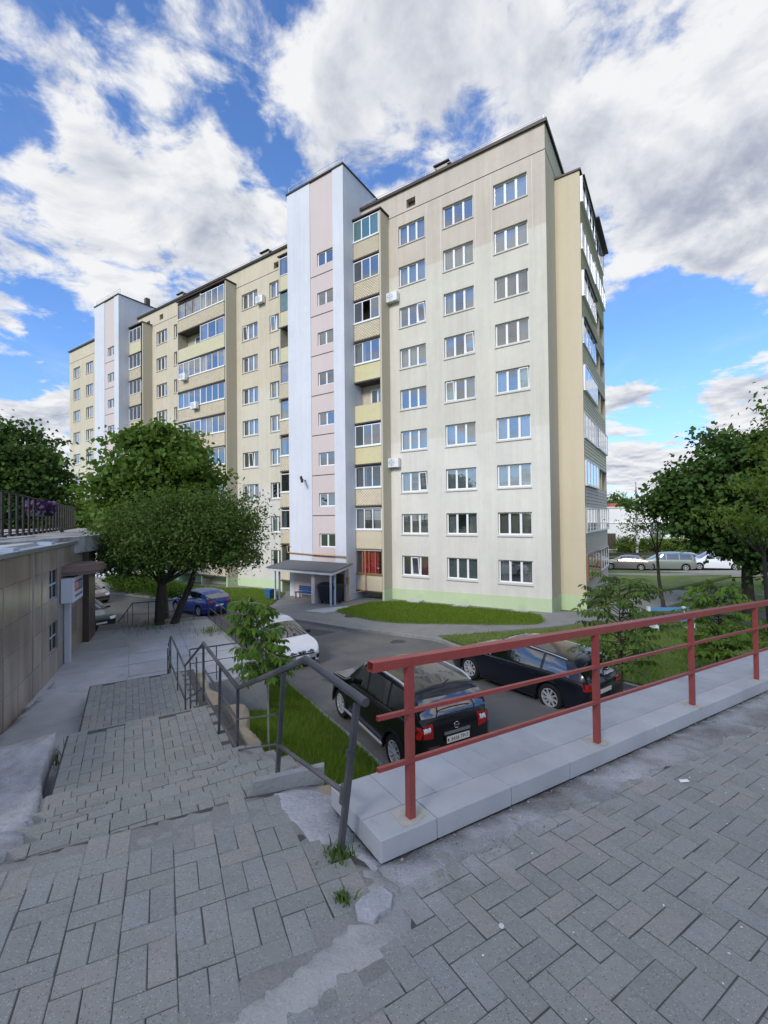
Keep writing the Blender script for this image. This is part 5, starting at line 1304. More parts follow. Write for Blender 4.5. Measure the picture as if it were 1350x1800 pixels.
# entrance canopy, with posts and wing wall
ec = thing('entrance_canopy', 'flat entrance canopy on thin blue-grey posts in front of the near stair tower', 'canopy', hw(-15.5, -3.2, 0), RZ)
def eb(mb, name, mat, **k): o = mb.build(name, mat, ec, **k); o.matrix_parent_inverse = Matrix.Translation((15.5, 3.2, 0)); return o
m = MB(); m.add([(-18.5, -4.15, 1.92), (-12.6, -4.15, 1.92), (-12.6, -2.1, 2.25), (-18.5, -2.1, 2.25), (-18.5, -4.15, 2.10), (-12.6, -4.15, 2.10), (-12.6, -2.1, 2.43), (-18.5, -2.1, 2.43)], [(0, 3, 2, 1), (4, 5, 6, 7), (0, 1, 5, 4), (1, 2, 6, 5), (2, 3, 7, 6), (3, 0, 4, 7)]); eb(m, 'canopy_slab', 'steel_light')
m = MB(); m.add([(-18.6, -4.22, 2.101), (-12.5, -4.22, 2.101), (-12.5, -2.1, 2.44), (-18.6, -2.1, 2.44), (-18.6, -4.22, 2.17), (-12.5, -4.22, 2.17), (-12.5, -2.1, 2.50), (-18.6, -2.1, 2.50)], [(0, 3, 2, 1), (4, 5, 6, 7), (0, 1, 5, 4), (1, 2, 6, 5), (2, 3, 7, 6), (3, 0, 4, 7)]); eb(m, 'roofing', 'roof_felt')
for x, y in ((-12.85, -4.0), (-12.85, -3.6), (-17.9, -4.0), (-17.9, -3.6)):
    m = MB(); m.box(x-.05, x+.05, y-.05, y+.05, -.8, 1.96); eb(m, 'post', 'steel_blue')
m = MB(); m.box(-14.75, -14.45, -3.75, -2.1, -.8, 2.0); eb(m, 'wing_wall', 'tower_pink')
m = MB(); m.box(-17.9, -13.12, -2.16, -2.07, -.8, 2.2); eb(m, 'rear_wall', 'tower_pink')
m = MB(); m.box(-13.85, -13.25, -2.2, -2.165, -.5, 1.75); eb(m, 'door', 'granite_dark')
bn = thing('bench', 'blue slatted bench under the entrance canopy', 'bench', hw(-16.1, -2.6, g(*hw(-16.1, -2.6, 0)[:2])+.12), RZ)
for k in range(4): m = MB(); m.box(-1.1, 1.1, -.30+k*.105, -.21+k*.105, .43, .465); m.build('seat_slat', 'bench_blue', bn)
for k in range(3): m = MB(); m.box(-1.1, 1.1, .17+k*.02, .20+k*.02, .52+k*.12, .62+k*.12); m.build('back_slat', 'bench_blue', bn)
for x in (-.95, .95): m = MB(); m.box(x-.03, x+.03, -.28, -.22, 0, .43); m.box(x-.03, x+.03, .12, .18, 0, .43); m.box(x-.03, x+.03, -.28, .18, .40, .43); m.beam((x, .15, .4), (x, .24, .88), .05); m.build('leg', 'balcony_dark', bn)
dp = thing('waste_container', 'dark blue wheeled waste container under the right end of the entrance canopy', 'waste container', hw(-13.55, -3.15, g(*hw(-13.55, -3.15, 0)[:2])+.14), RZ)
m = MB(); m.add([(-.55, -.42, .16), (.55, -.42, .16), (.55, .42, .16), (-.55, .42, .16), (-.68, -.52, 1.12), (.68, -.52, 1.12), (.68, .52, 1.12), (-.68, .52, 1.12)], [(0, 3, 2, 1), (4, 5, 6, 7), (0, 1, 5, 4), (1, 2, 6, 5), (2, 3, 7, 6), (3, 0, 4, 7)])
for x in (-.4, -.13, .13, .4): m.add([(x-.04, -.445, .2), (x+.04, -.445, .2), (x+.05, -.545, 1.05), (x-.05, -.545, 1.05)], [(0, 1, 2, 3)])
m.box(-.72, .72, -.56, .56, 1.10, 1.16); m.build('tub', 'bin_dark', dp)
m = MB(); n = 8
for k in range(n+1): t = math.pi*k/n; m.v += [(-.70, -.55*math.cos(t), 1.165+.16*math.sin(t)), (.70, -.55*math.cos(t), 1.165+.16*math.sin(t))]
m.f = [(2*k, 2*k+1, 2*k+3, 2*k+2) for k in range(n)]+[tuple(2*k for k in range(n+1)), tuple(2*k+1 for k in range(n, -1, -1))]; m.build('lid', 'bin_dark', dp, smooth=40)
for x in (-.48, .48):
    for y in (-.34, .34): m = MB(); m.lathe([(0, -.03), (.09, -.03), (.1, 0), (.09, .03), (0, .03)], 12, 'x', (x, y, .10)); m.build('wheel', 'rubber', dp)
bi = thing('litter_bin', 'small blue litter bin left of the entrance canopy posts', 'litter bin', hw(-18.55, -3.9, g(*hw(-18.55, -3.9, 0)[:2])+.14), RZ)
m = MB(); m.add([(-.2, -.2, .1), (.2, -.2, .1), (.2, .2, .1), (-.2, .2, .1), (-.27, -.27, .72), (.27, -.27, .72), (.27, .27, .72), (-.27, .27, .72), (-.22, -.22, .70), (.22, -.22, .70), (.22, .22, .7), (-.22, .22, .7)], [(0, 3, 2, 1), (0, 1, 5, 4), (1, 2, 6, 5), (2, 3, 7, 6), (3, 0, 4, 7), (4, 5, 9, 8), (5, 6, 10, 9), (6, 7, 11, 10), (7, 4, 8, 11), (8, 9, 10, 11)]); m.build('body', 'bin_blue', bi)
m = MB(); m.box(-.3, -.27, -.03, .03, 0, .75); m.box(.27, .3, -.03, .03, 0, .75); m.build('stand', 'balcony_dark', bi)
gp_ = MB(); yy = -2.2
gp_.tube([hw(-18.6, -1.2, 3.5), hw(-18.55, yy, 3.5), hw(-18.5, yy, 3.05), hw(-16, yy, 2.98), hw(-13.0, yy-.05, 2.95), hw(-12.85, yy-.05, 2.9), hw(-12.83, yy-.05, 1.6)], .045, 8)
gp_.tube([hw(-12.83, yy-.05, 1.6), hw(-12.83, yy-.05, 1.1)], .09, 8); gp_.tube([hw(-12.83, yy-.05, 1.1), hw(-12.83, yy-.05, -.3)], .045, 8); gp_.tube([hw(-12.2, -1.15, 3.3), hw(-12.2, -1.15, .6), hw(-12.7, -2.0, .5)], .035, 8)
tag(gp_.build('gas_pipe', 'orange_pipe', smooth=50), 'orange painted gas pipe running over the entrance canopy and down the tower corner', 'pipe')
wl = thing('wall_lamp', 'small dark lamp on a tilted arm on the white tower wall', 'wall lamp', hw(-16.7, -2.1, 8.25), RZ)
m = MB(); m.tube([(0, 0, 0), (0, -.45, .12)], .025, 6); m.build('arm', 'fence_black', wl)
m = MB(); m.obox((.05, -.5, .08), (.55, -.3, -.75), (.8, 0, .6), (0, 1, 0), .28, .07, .07); m.build('lamp_head', 'fence_black', wl)

# ------------------------------------------------------------------ vehicles
def lerp_tab(tab):
    xs_ = [p[0] for p in tab]; ys_ = [p[1] for p in tab]
    # monotone-ish smoothing of a piecewise linear profile
    def f(x, s=.05):
        return float(sum(np.interp(x+d*s, xs_, ys_)*w for d, w in ((-1, .25), (0, .5), (1, .25))))
    return f
def wheel_meshes(key, Rw, wd, style):
    if ('wh', key) in WM: return WM[('wh', key)]
    rr = Rw*.68; t = MB(); t.lathe([(rr, -wd/2+.01), (Rw*.93, -wd/2), (Rw*.99, -wd/2+.03), (Rw, 0), (Rw*.99, wd/2-.03), (Rw*.93, wd/2), (rr, wd/2-.01), (rr*.98, 0)], 32, 'y')
    tm = t.mesh('wheel', 'rubber', 40)
    r = MB(); r.lathe([(rr, wd/2-.008), (rr*.93, wd/2-.006), (rr*.90, wd/2-.03), (rr*.88, -.02)], 32, 'y')
    yo = wd/2-.012; n = {'ten': 10, 'mesh': 9, 'five': 5}[style]
    for k in range(n):
        for off in ((-.30, .30) if style != 'ten' else (0,)):
            t0 = 2*math.pi*k/n; t1 = t0+(off if style == 'mesh' else off*.6); w0 = .018 if style == 'mesh' else .024
            a = Vector((math.cos(t0)*rr*.18, yo-.02, math.sin(t0)*rr*.18)); b = Vector((math.cos(t1)*rr*.94, yo-.008, math.sin(t1)*rr*.94)); r.beam(a, b, w0, .03, up=(0, 1, 0))
    r.lathe([(rr*.22, yo-.02), (rr*.2, yo+.002), (0, yo+.004)], 16, 'y')
    rm = r.mesh('rim', 'alloy', 30)
    d = MB(); d.lathe([(0, -.0), (rr*.98, 0)], 24, 'y'); dm = d.mesh('brake_disc', 'black_plastic')
    WM[('wh', key)] = (tm, rm, dm); return WM[('wh', key)]
def car(name, label, cat, loc, heading, spec, group=None, far=False):
    """x forward, y left, z up; built from cross-sections along x"""
    L, Wd, wb, Rw = spec['L'], spec['W'], spec['wb'], spec['Rw']; x0, x1 = -L/2, L/2
    xr = spec.get('xr', -wb/2+.0); xf = xr+wb
    belt, roof = lerp_tab(spec['belt']), lerp_tab(spec['roof']); P = spec['paint']
    e = thing(name, label, cat, loc, math.atan2(heading[1], heading[0]), group)
    hw_ = Wd/2
    def half(x):
        t = (x-x0)/L; nf, nr = spec.get('nf', .16), spec.get('nr', .10); w = hw_
        if t > 1-nf: q = (t-(1-nf))/nf; w = hw_*(1-.24*q**2.4)
        if t < nr: q = (nr-t)/nr; w = hw_*(1-.13*q**2.4)
        return w
    zu = spec.get('under', .24)
    def zb(x):
        z = zu
        for xw in (xr, xf):
            Ra = Rw+.055; d = abs(x-xw)
            if d < Ra: z = max(z, Rw+math.sqrt(max(0, Ra*Ra-d*d)))
        if x > x1-.35: z = max(z, zu+(x-(x1-.35))*.25)
        if x < x0+.35: z = max(z, zu+((x0+.35)-x)*.35)
        return z
    tum = spec.get('tum', .27)
    def sec(x):
        w = half(x); bz = belt(x); rz_ = max(roof(x), bz+.012); zl = zb(x)
        t = min(1, max(0, (rz_-bz)/.5)); wr = w-.07-(tum-.07)*t
        pts_ = [(w-.035, zl), (w-.004, max(zl+.02, .40)), (w+.0, max(zl+.03, .58)), (w-.006, max(zl+.04, bz-.22)), (w-.016, max(zl+.05, bz-.07)), (w-.045, bz), (w-.075, bz+.006)]
        for q in (.25, .5, .75, .93):
            pts_.append((w-.075+(wr-(w-.075))*(q**1.15), bz+.006+(rz_-.045*t-bz-.006)*q))
        k = min(1, t*2+.25)
        pts_ += [(wr-.05*k, rz_-.018*k), (wr-.16*k-.04, rz_-.002), (max(.1, wr*.45), rz_+.016*t+.004), (0, rz_+.022*t+.006)]
        return pts_
    xs_ = sorted(set([x0, x0+.015, x0+.04, x0+.08, x0+.14]+[x1, x1-.015, x1-.04, x1-.09, x1-.16]+list(np.linspace(x0+.2, x1-.2, 84 if not far else 40))+[xw+s_*(Rw+.055)*c_ for xw in (xr, xf) for s_ in (-1, 1) for c_ in (1.0, .97, .9, .75)]))
    def ease(x):   # rounds nose and tail: sections near the ends shrink a little in height
        d = min(x-x0, x1-x); return 1-max(0, (.09-d)/.09)**2
    m = MB(); secs = []
    for x in xs_:
        s_ = sec(x); k = ease(x); zm = .55
        s_ = [(y*(1-.05*(1-k)), zm+(z-zm)*(1-.10*(1-k))) for y, z in s_]; secs.append(s_)
    n = len(secs[0])
    for s_, x in zip(secs, xs_): m.v += [(x, y, z) for y, z in s_]+[(x, -y, z) for y, z in s_]
    for i in range(len(xs_)-1):
        for j in range(n-1):
            a = i*2*n+j; b = (i+1)*2*n+j; m.f.append((a, b, b+1, a+1)); a += n; b += n; m.f.append((a, a+1, b+1, b))
    for i, fl in ((0, 1), (len(xs_)-1, 0)):
        for j in range(n-1):
            a = i*2*n+j; q = (a, a+1, a+1+n, a+n); m.f.append(q if fl else q[::-1])
    body = m.build('body', P, e, 32)
    ub = MB(); ub.box(x0+.25, x1-.3, -hw_+.14, hw_-.14, zu+.02, .62); ub.box(xr-.42, xr+.42, -hw_+.22, hw_-.22, .2, .8); ub.box(xf-.42, xf+.42, -hw_+.22, hw_-.22, .2, .75); ub.build('underbody', 'black_plastic', e)
    if not far:
        ar = MB()
        for xw in (xr, xf):
            for sy in (-1, 1):
                k0 = len(ar.v); na_ = 18
                for k in range(na_+1):
                    t = math.pi*k/na_; Ra = Rw+.056; ar.v += [(xw+Ra*math.cos(t), sy*(hw_-.012), Rw+Ra*math.sin(t)), (xw+Ra*math.cos(t), sy*(hw_-.30), Rw+Ra*math.sin(t))]
                ar.f += [(k0+2*k, k0+2*k+1, k0+2*k+3, k0+2*k+2) for k in range(na_)]
        ar.build('wheel_arch', 'black_plastic', e)
    # glass
    def pt(x, q):   # q 0..1 up the side window
        s_ = sec(x); w0, z0 = s_[6]; pts_ = s_[6:11]; f_ = q*4; i = min(3, int(f_)); f_ -= i
        return pts_[i][0]+(pts_[i+1][0]-pts_[i][0])*f_, pts_[i][1]+(pts_[i+1][1]-pts_[i][1])*f_
    GL = spec.get('glass', 'car_glass')
    for (xa0, xa1, xb0, xb1) in spec['side']:      # bottom rear, bottom front, top rear, top front
        for sy in (1, -1):
            m = MB(); nx, nz = 8, 4
            for i in range(nx+1):
                for j in range(nz+1):
                    f_ = i/nx; q = j/nz; x = (xa0+(xa1-xa0)*f_)*(1-q)+(xb0+(xb1-xb0)*f_)*q; y, z = pt(x, .06+.86*q); m.v.append((x, sy*(y+.006), z+.001))
            m.f = [(i*(nz+1)+j, (i+1)*(nz+1)+j, (i+1)*(nz+1)+j+1, i*(nz+1)+j+1) for i in range(nx) for j in range(nz)]
            m.build('side_window', GL, e, 60)
    def top(x, v):   # v -1..1 across
        s_ = sec(x); pts_ = s_[10:]; ymax = pts_[0][0]; y = abs(v)*ymax
        z = np.interp(y, [p[0] for p in pts_][::-1], [p[1] for p in pts_][::-1]); return v*ymax, float(z)
    for nm, (xa, xb) in (('windscreen', spec['ws']), ('rear_window', spec['rw'])):
        m = MB(); nx, ny = 8, 10
        for i in range(nx+1):
            for j in range(ny+1):
                v = -.97+1.94*j/ny; x = xa+(xb-xa)*i/nx+(.035 if nm == 'windscreen' else -.02)*(v*v)*-1; y, z = top(x, v); z = z if nm == 'windscreen' else .5*z+.5*top(x, 0)[1]; d = 1 if nm == 'windscreen' else -1
                o_ = spec.get('rw_off', .022) if d < 0 else .022; m.v.append((x+o_*d, y, z+.012))
        m.f = [(i*(ny+1)+j, (i+1)*(ny+1)+j, (i+1)*(ny+1)+j+1, i*(ny+1)+j+1) for i in range(nx) for j in range(ny)]
        m.build(nm, GL, e, 60)
    # wheels
    tm, rm, dm = wheel_meshes((round(Rw, 3), spec.get('rim', 'ten')), Rw, .215, spec.get('rim', 'ten'))
    for xw in (xr, xf):
        for sy in (1, -1):
            w_ = obj('wheel', tm, e, (xw, sy*(hw_-.115), Rw)); w_.rotation_euler = (0, random.random()*3, 0 if sy > 0 else math.pi)
            obj('rim', rm, w_); o = obj('brake_disc', dm, w_); o.location = (0, .02, 0)
    # trim shared by all: mirrors, handles, door seams, lamps, plates
    bx_ = spec['mirror']
    for sy in (1, -1):
        m = MB(); z = belt(bx_)+.08; w = half(bx_); m.obox((bx_, sy*(w+.05), z), (1, 0, .05), (0, 1, 0), (0, 0, 1), .055, .095, .065); m.obox((bx_+.03, sy*(w-.03), z-.05), (1, 0, 0), (0, 1, 0), (0, 0, 1), .04, .06, .02)
        bm = bmesh.new(); o = m.build('mirror', spec.get('mirror_mat', P), e)
        md = o.modifiers.new('bevel', 'BEVEL'); md.width = .03; md.segments = 3; bm.free()
    if not far:
        for xh in spec['handles']:
            for sy in (1, -1):
                z = belt(xh)-.13; m = MB(); m.obox((xh, sy*(half(xh)+.008), z), (1, 0, 0), (0, 1, 0), (0, 0, 1), .085, .014, .014); m.build('door_handle', spec.get('handle_mat', P), e)
        for xd in spec['seams']:
            for sy in (1, -1):
                m = MB(); pr = []
                for q in np.linspace(0, 1, 10):
                    s_ = sec(xd); zz = max(zb(xd)+.05, .36)+(belt(xd)-.02-max(zb(xd)+.05, .36))*q; y = float(np.interp(zz, [p[1] for p in s_[:6]], [p[0] for p in s_[:6]])); pr.append((xd, sy*(y+.0015), zz))
                for i in range(9): a, b = pr[i], pr[i+1]; m.quad((a[0]-.004, a[1], a[2]), (a[0]+.004, a[1], a[2]), (b[0]+.004, b[1], b[2]), (b[0]-.004, b[1], b[2]))
                m.build('door_seam', 'black_plastic', e)
    def skin(nm, mat_, pts2, side, off=.008):
        """patch on an end of the car given in (y, z): side +1 nose, -1 tail; it wraps the rounded corner"""
        m = MB(); arr = []
        for (y, z) in pts2:
            lo, hi = (0, .6)
            xx = x1 if side > 0 else x0
            for k in range(60):
                x = (x1-k*.01) if side > 0 else (x0+k*.01)
                s_ = sec(x); kk = ease(x); s2 = [(yy*(1-.05*(1-kk)), .55+(zz-.55)*(1-.10*(1-kk))) for yy, zz in s_]
                top_ = s2[-1][1]; wz = float(np.interp(z, [p[1] for p in s2[:11]], [p[0] for p in s2[:11]])) if z < s2[10][1] else 0
                tz = float(np.interp(abs(y), [p[0] for p in s2[10:]][::-1], [p[1] for p in s2[10:]][::-1]))
                if abs(y) <= wz+.002 or (z <= tz and abs(y) <= s2[10][0]): xx = x; break
            m.v.append((xx+side*off, y, z))
        return m
    def patch(nm, mat_, ys0, ys1, zf0, zf1, side, both=True, off=.008, n_=6, nz=4):
        for sy in ((1, -1) if both else (1,)):
            pts2 = []
            for i in range(n_+1):
                y = ys0+(ys1-ys0)*i/n_
                for j in range(nz+1): pts2.append((sy*y, zf0(i/n_)+(zf1(i/n_)-zf0(i/n_))*j/nz))
            m = skin(nm, mat_, pts2, side, off); m.f = [(i*(nz+1)+j, (i+1)*(nz+1)+j, (i+1)*(nz+1)+j+1, i*(nz+1)+j+1) for i in range(n_) for j in range(nz)]
            m.build(nm, mat_, e, 50)
    K = lambda v: (lambda t: v)
    Ln = lambda a, b: (lambda t: a+(b-a)*t)
    hz = belt(x1-.05)
    for (nm, mat_, y0_, y1_, a, b, c_, d, side, both) in spec.get('patches', []):
        patch(nm, mat_, y0_, y1_, Ln(a, b), Ln(c_, d), side, both)
    e['_'] = 0; del e['_']
    return e, sec, belt, roof, half
SUV = dict(L=4.34, W=1.82, wb=2.67, Rw=.345, xr=-1.36, under=.30, paint='car_black', nf=.14, nr=.05, tum=.20, rim='ten', rw_off=.05,
  belt=[(-2.17, 1.10), (-2.05, 1.12), (-1.0, 1.08), (.7, 1.02), (.95, 1.01), (1.9, .93), (2.1, .84), (2.17, .72)],
  roof=[(-2.17, 1.11), (-2.13, 1.15), (-1.93, 1.52), (-1.82, 1.64), (-1.3, 1.675), (-.2, 1.69), (.2, 1.65), (.38, 1.57), (1.02, 1.06), (1.12, 1.03), (1.9, .95), (2.1, .86), (2.17, .73)],
  side=[(-1.72, -1.05, -1.60, -1.08), (-.98, -.12, -1.0, -.15), (-.05, .90, -.07, .36)], ws=(.42, .98), rw=(-2.10, -1.94), mirror=.72, handles=(-.85, .05), seams=(-1.0, -.08, .92),
  handle_mat='car_black', glass='car_glass',
  patches=[('tail_lamp', 'lamp_red', .52, .89, .88, .92, 1.14, 1.10, -1, True), ('tail_lamp_lens', 'lamp_clear', .57, .72, .99, 1.0, 1.09, 1.085, -1, True),
           ('headlamp', 'lamp_clear', .45, .80, .74, .76, .86, .86, 1, True), ('grille', 'black_plastic', -.42, .42, .66, .66, .84, .84, 1, False), ('reflector', 'lamp_red', .66, .84, .56, .56, .60, .60, -1, True)])
suv, sec_, belt_, roof_, half_ = car('off_road_car', 'black four wheel drive car with silver roof rails, seen from behind below the red rail', 'car', (.28, 10.26, g(.28, 10.26)-.02), (-.475, .880), SUV)
for sy in (1, -1):
    m = MB(); pts_ = []
    for x in np.linspace(-1.72, .25, 16):
        q = sec_(x)[10]; u_ = min(1, (x+1.72)/.18, (.25-x)/.18); pts_.append((x, sy*(q[0]+.005), q[1]+.015+.075*max(0, u_)))
    m.tube(pts_, .025, 8); m.build('roof_rail', 'rail_silver', suv, 50)
    m = MB(); m.tube([(-.95, sy*.93, .34), (.95, sy*.93, .34)], .032, 8); m.tube([(-.8, sy*.93, .34), (-.8, sy*.75, .36)], .02, 6); m.tube([(.8, sy*.93, .34), (.8, sy*.75, .36)], .02, 6); m.build('side_step', 'rail_silver', suv, 50)
    for xw in (-1.36, 1.31):
        m = MB(); pts_ = [(xw+.425*math.cos(t), sy*.912, .345+.425*math.sin(t)) for t in np.linspace(-.12, math.pi+.12, 20)]
        for i in range(len(pts_)-1): a, b = Vector(pts_[i]), Vector(pts_[i+1]); m.obox((a+b)/2, b-a, (0, 1, 0), (b-a).cross(Vector((0, 1, 0))), (b-a).length/2+.004, .022, .028)
        m.build('arch_trim', 'black_plastic', suv)
m = MB(); m.box(-2.24, -2.10, -.86, .86, .42, .60); bo = m.build('rear_bumper', 'black_plastic', suv); md = bo.modifiers.new('bevel', 'BEVEL'); md.width = .04; md.segments = 3
m = MB(); m.add([(-2.27, -.62, .43), (-2.27, .62, .43), (-2.25, .52, .53), (-2.25, -.52, .53), (-2.16, -.62, .40), (-2.16, .62, .40)], [(0, 3, 2, 1), (0, 1, 5, 4)]); m.build('skid_plate', 'rail_silver', suv)
m = MB(); m.box(-2.215, -2.185, -.30, .30, .90, .955); m.build('chrome_bar', 'chrome', suv)
m = MB(); m.box(-2.235, -2.20, -.27, .27, .75, .885); m.build('plate_holder', 'black_plastic', suv)
pl2 = MB(); pl2.box(-2.243, -2.236, -.26, .26, .76, .875); pl = pl2.build('number_plate', 'plate_white', suv)
o = text('6436 TP-7', .094, frame_m((-2.2445, -.03, .817), (0, -1, 0), (0, 0, 1)), 'plate_ink', None, 'plate_number', .0005); o.parent = suv
m = MB(); m.box(-2.2445, -2.2435, .215, .245, .795, .84); m.build('plate_flag', 'plate_ink', suv)
o = text('TERRANO', .055, frame_m((-2.186, .52, .72), (0, -1, 0), (0, 0, 1)), 'chrome', None, 'badge_lettering', .001); o.parent = suv
m = MB(); pts_ = [(-2.19, .055*math.cos(t), 1.03+.055*math.sin(t)) for t in np.linspace(0, 6.283, 17)]; m.tube(pts_, .008, 6, False); m.box(-2.197, -2.185, -.07, .07, 1.02, 1.04); m.build('badge', 'chrome', suv)
m = MB(); m.lathe([(0, 0), (.075, 0)], 18, 'x', (0, 0, 0)); o = m.build('sticker', 'sticker_yellow', suv); o.matrix_basis = Matrix.Translation((-2.075, .44, 1.27)) @ Matrix.Rotation(R(-62), 4, 'Y') @ Matrix.Rotation(R(90), 4, 'Y') @ Matrix.Rotation(R(-90), 4, 'Y')
m = MB(); m.tube([(-1.75, 0, 1.63), (-1.95, 0, 1.80)], .008, 6); m.build('aerial', 'black_plastic', suv)
m = MB(); m.box(-2.14, -2.11, -.03, .42, 1.15, 1.17); m.build('wiper', 'black_plastic', suv)

WAG = dict(L=4.83, W=1.86, wb=2.80, Rw=.345, xr=-1.42, under=.20, paint='car_navy', nf=.18, nr=.08, tum=.30, rim='mesh',
  belt=[(-2.41, .86), (-2.3, .95), (-1.4, .98), (.5, .93), (.95, .91), (1.9, .80), (2.25, .70), (2.41, .58)],
  roof=[(-2.41, .87), (-2.36, .99), (-2.12, 1.28), (-1.95, 1.38), (-1.4, 1.44), (-.4, 1.50), (.1, 1.48), (.35, 1.41), (1.15, .98), (1.3, .935), (1.9, .83), (2.25, .72), (2.41, .60)],
  side=[(-1.95, -1.18, -1.75, -1.20), (-1.10, -.12, -1.12, -.14), (-.05, .96, -.06, .38)], ws=(.40, 1.14), rw=(-2.36, -2.12), mirror=.82, handles=(-.95, .10), seams=(-1.12, -.08, 1.02),
  patches=[('tail_lamp', 'lamp_red', .48, .86, .74, .76, .88, .93, -1, True), ('headlamp', 'lamp_clear', .45, .84, .60, .64, .72, .75, 1, True), ('grille', 'black_plastic', -.40, .40, .42, .42, .62, .62, 1, False), ('rear_apron', 'skid_grey', -.6, .6, .28, .28, .40, .40, -1, False), ('number_plate', 'plate_white', -.26, .26, .60, .60, .71, .71, -1, False)])
wag, sec_, belt_, roof_, half_ = car('estate_car', 'black estate car with mesh alloy wheels and bright window trim, parked at the lawn edge', 'car', (4.14, 13.13, g(4.14, 13.13)-.02), (-.575, .818), WAG)
for sy in (1, -1):
    m = MB(); pts_ = [(x, sy*(sec_(x)[5][0]+.012), sec_(x)[5][1]-.004) for x in np.linspace(-2.0, 1.0, 22)]
    for i in range(21): a, b = pts_[i], pts_[i+1]; m.quad((a[0], a[1], a[2]-.011), (b[0], b[1], b[2]-.011), (b[0], b[1], b[2]+.011), (a[0], a[1], a[2]+.011))
    m.build('window_trim', 'chrome', wag)
    m = MB(); pts_ = [(x, sy*(sec_(x)[10][0]+.0), sec_(x)[10][1]+.035) for x in np.linspace(-1.8, .15, 16)]; m.tube(pts_, .014, 6); m.build('roof_rail', 'rail_silver', wag, 50)
    m = MB(); m.box(-1.0, .95, sy*.925, sy*.905, .22, .30); m.build('side_skirt', 'car_navy', wag)
    m = MB(); m.lathe([(0, 0), (.035, 0)], 12, 'y', (1.75, sy*.925, .62)); m.build('side_marker', 'lamp_clear', wag)

HATCH = dict(L=4.08, W=1.73, wb=2.59, Rw=.31, xr=-1.28, under=.20, paint='car_white', nf=.17, nr=.08, tum=.26, rim='ten',
  belt=[(-2.04, .90), (-1.9, .99), (-.9, .98), (.8, .93), (1.3, .90), (1.75, .80), (1.95, .70), (2.04, .58)],
  roof=[(-2.04, .91), (-1.98, 1.02), (-1.70, 1.42), (-1.3, 1.49), (-.3, 1.52), (.1, 1.48), (.28, 1.42), (1.05, .97), (1.2, .94), (1.75, .84), (1.95, .73), (2.04, .60)],
  side=[(-1.5, -.95, -1.4, -.98), (-.9, -.05, -.92, -.07), (.0, .88, -.0, .28)], ws=(.30, 1.03), rw=(-1.98, -1.72), mirror=.72, mirror_mat='black_plastic', handles=(-.75, .15), seams=(-.92, -.03, .92),
  patches=[('headlamp', 'lamp_clear', .42, .78, .62, .66, .74, .80, 1, True), ('grille', 'black_plastic', -.46, .46, .56, .56, .70, .70, 1, False), ('lower_grille', 'black_plastic', -.5, .5, .30, .30, .42, .42, 1, False), ('fog_recess', 'black_plastic', .54, .76, .36, .38, .50, .54, 1, True), ('tail_lamp', 'lamp_red', .50, .80, .80, .82, .98, .98, -1, True), ('bumper_strip', 'skid_grey', -.6, .6, .245, .25, .285, .29, 1, False)])
wh, sec_, belt_, roof_, half_ = car('hatchback', 'white hatchback with a large diamond badge on its black grille, behind the sapling', 'car', (-4.18, 17.2, g(-4.2, 17.2)), (.62, -.785), HATCH)
m = MB()
for s0, s1 in ((.105, .062),):
    ro = [(2.075, 0, .64+s0), (2.075, .075, .64), (2.075, 0, .64-s0), (2.075, -.075, .64)]; ri = [(2.075, 0, .64+s1), (2.075, .044, .64), (2.075, 0, .64-s1), (2.075, -.044, .64)]
    k = len(m.v); m.v += ro+ri+[(x-.03, y, z) for x, y, z in ro]
    for i in range(4): j = (i+1) % 4; m.f.append((k+i, k+j, k+4+j, k+4+i)); m.f.append((k+i, k+8+i, k+8+j, k+j))
m.build('badge', 'chrome', wh)
m = MB(); m.box(2.045, 2.06, -.46, .46, .675, .69); m.build('grille_bar', 'chrome', wh)
m = MB(); m.box(2.03, 2.05, -.26, .26, .44, .55); m.build('number_plate', 'plate_white', wh)

BL_ = dict(HATCH, L=4.3, wb=2.62, xr=-1.31, paint='car_blue', rim='five', Rw=.325, W=1.8, belt=[(-2.15, .92), (-2.0, 1.02), (-.9, .98), (.8, .92), (1.3, .90), (1.85, .78), (2.05, .68), (2.15, .56)],
  roof=[(-2.15, .93), (-2.08, 1.04), (-1.72, 1.34), (-1.3, 1.44), (-.3, 1.49), (.1, 1.46), (.3, 1.40), (1.1, .96), (1.25, .93), (1.85, .81), (2.05, .70), (2.15, .58)],
  side=[(-1.5, -1.0, -1.35, -1.02), (-.94, -.06, -.96, -.08), (.0, .92, -.0, .30)], ws=(.33, 1.07), rw=(-2.07, -1.74),
  patches=[('tail_lamp', 'lamp_red', .48, .84, .80, .82, .94, .94, -1, True), ('number_plate', 'plate_white', -.26, .26, .62, .62, .73, .73, -1, False), ('rear_apron', 'black_plastic', -.6, .6, .26, .26, .42, .42, -1, False), ('headlamp', 'lamp_clear', .42, .78, .62, .66, .74, .80, 1, True)])
blu, sec_, belt_, roof_, half_ = car('hatchback', 'bright blue hatchback parked behind the dark tree trunks', 'car', (-11.75, 28.1, g(-11.75, 28.1)), (-.80, .60), BL_)
for sy in (1, -1):
    m = MB(); pts_ = [(x, sy*(sec_(x)[10][0]+.0), sec_(x)[10][1]+.03) for x in np.linspace(-1.6, .1, 12)]; m.tube(pts_, .016, 6); m.build('roof_rail', 'rail_silver', blu, 50)
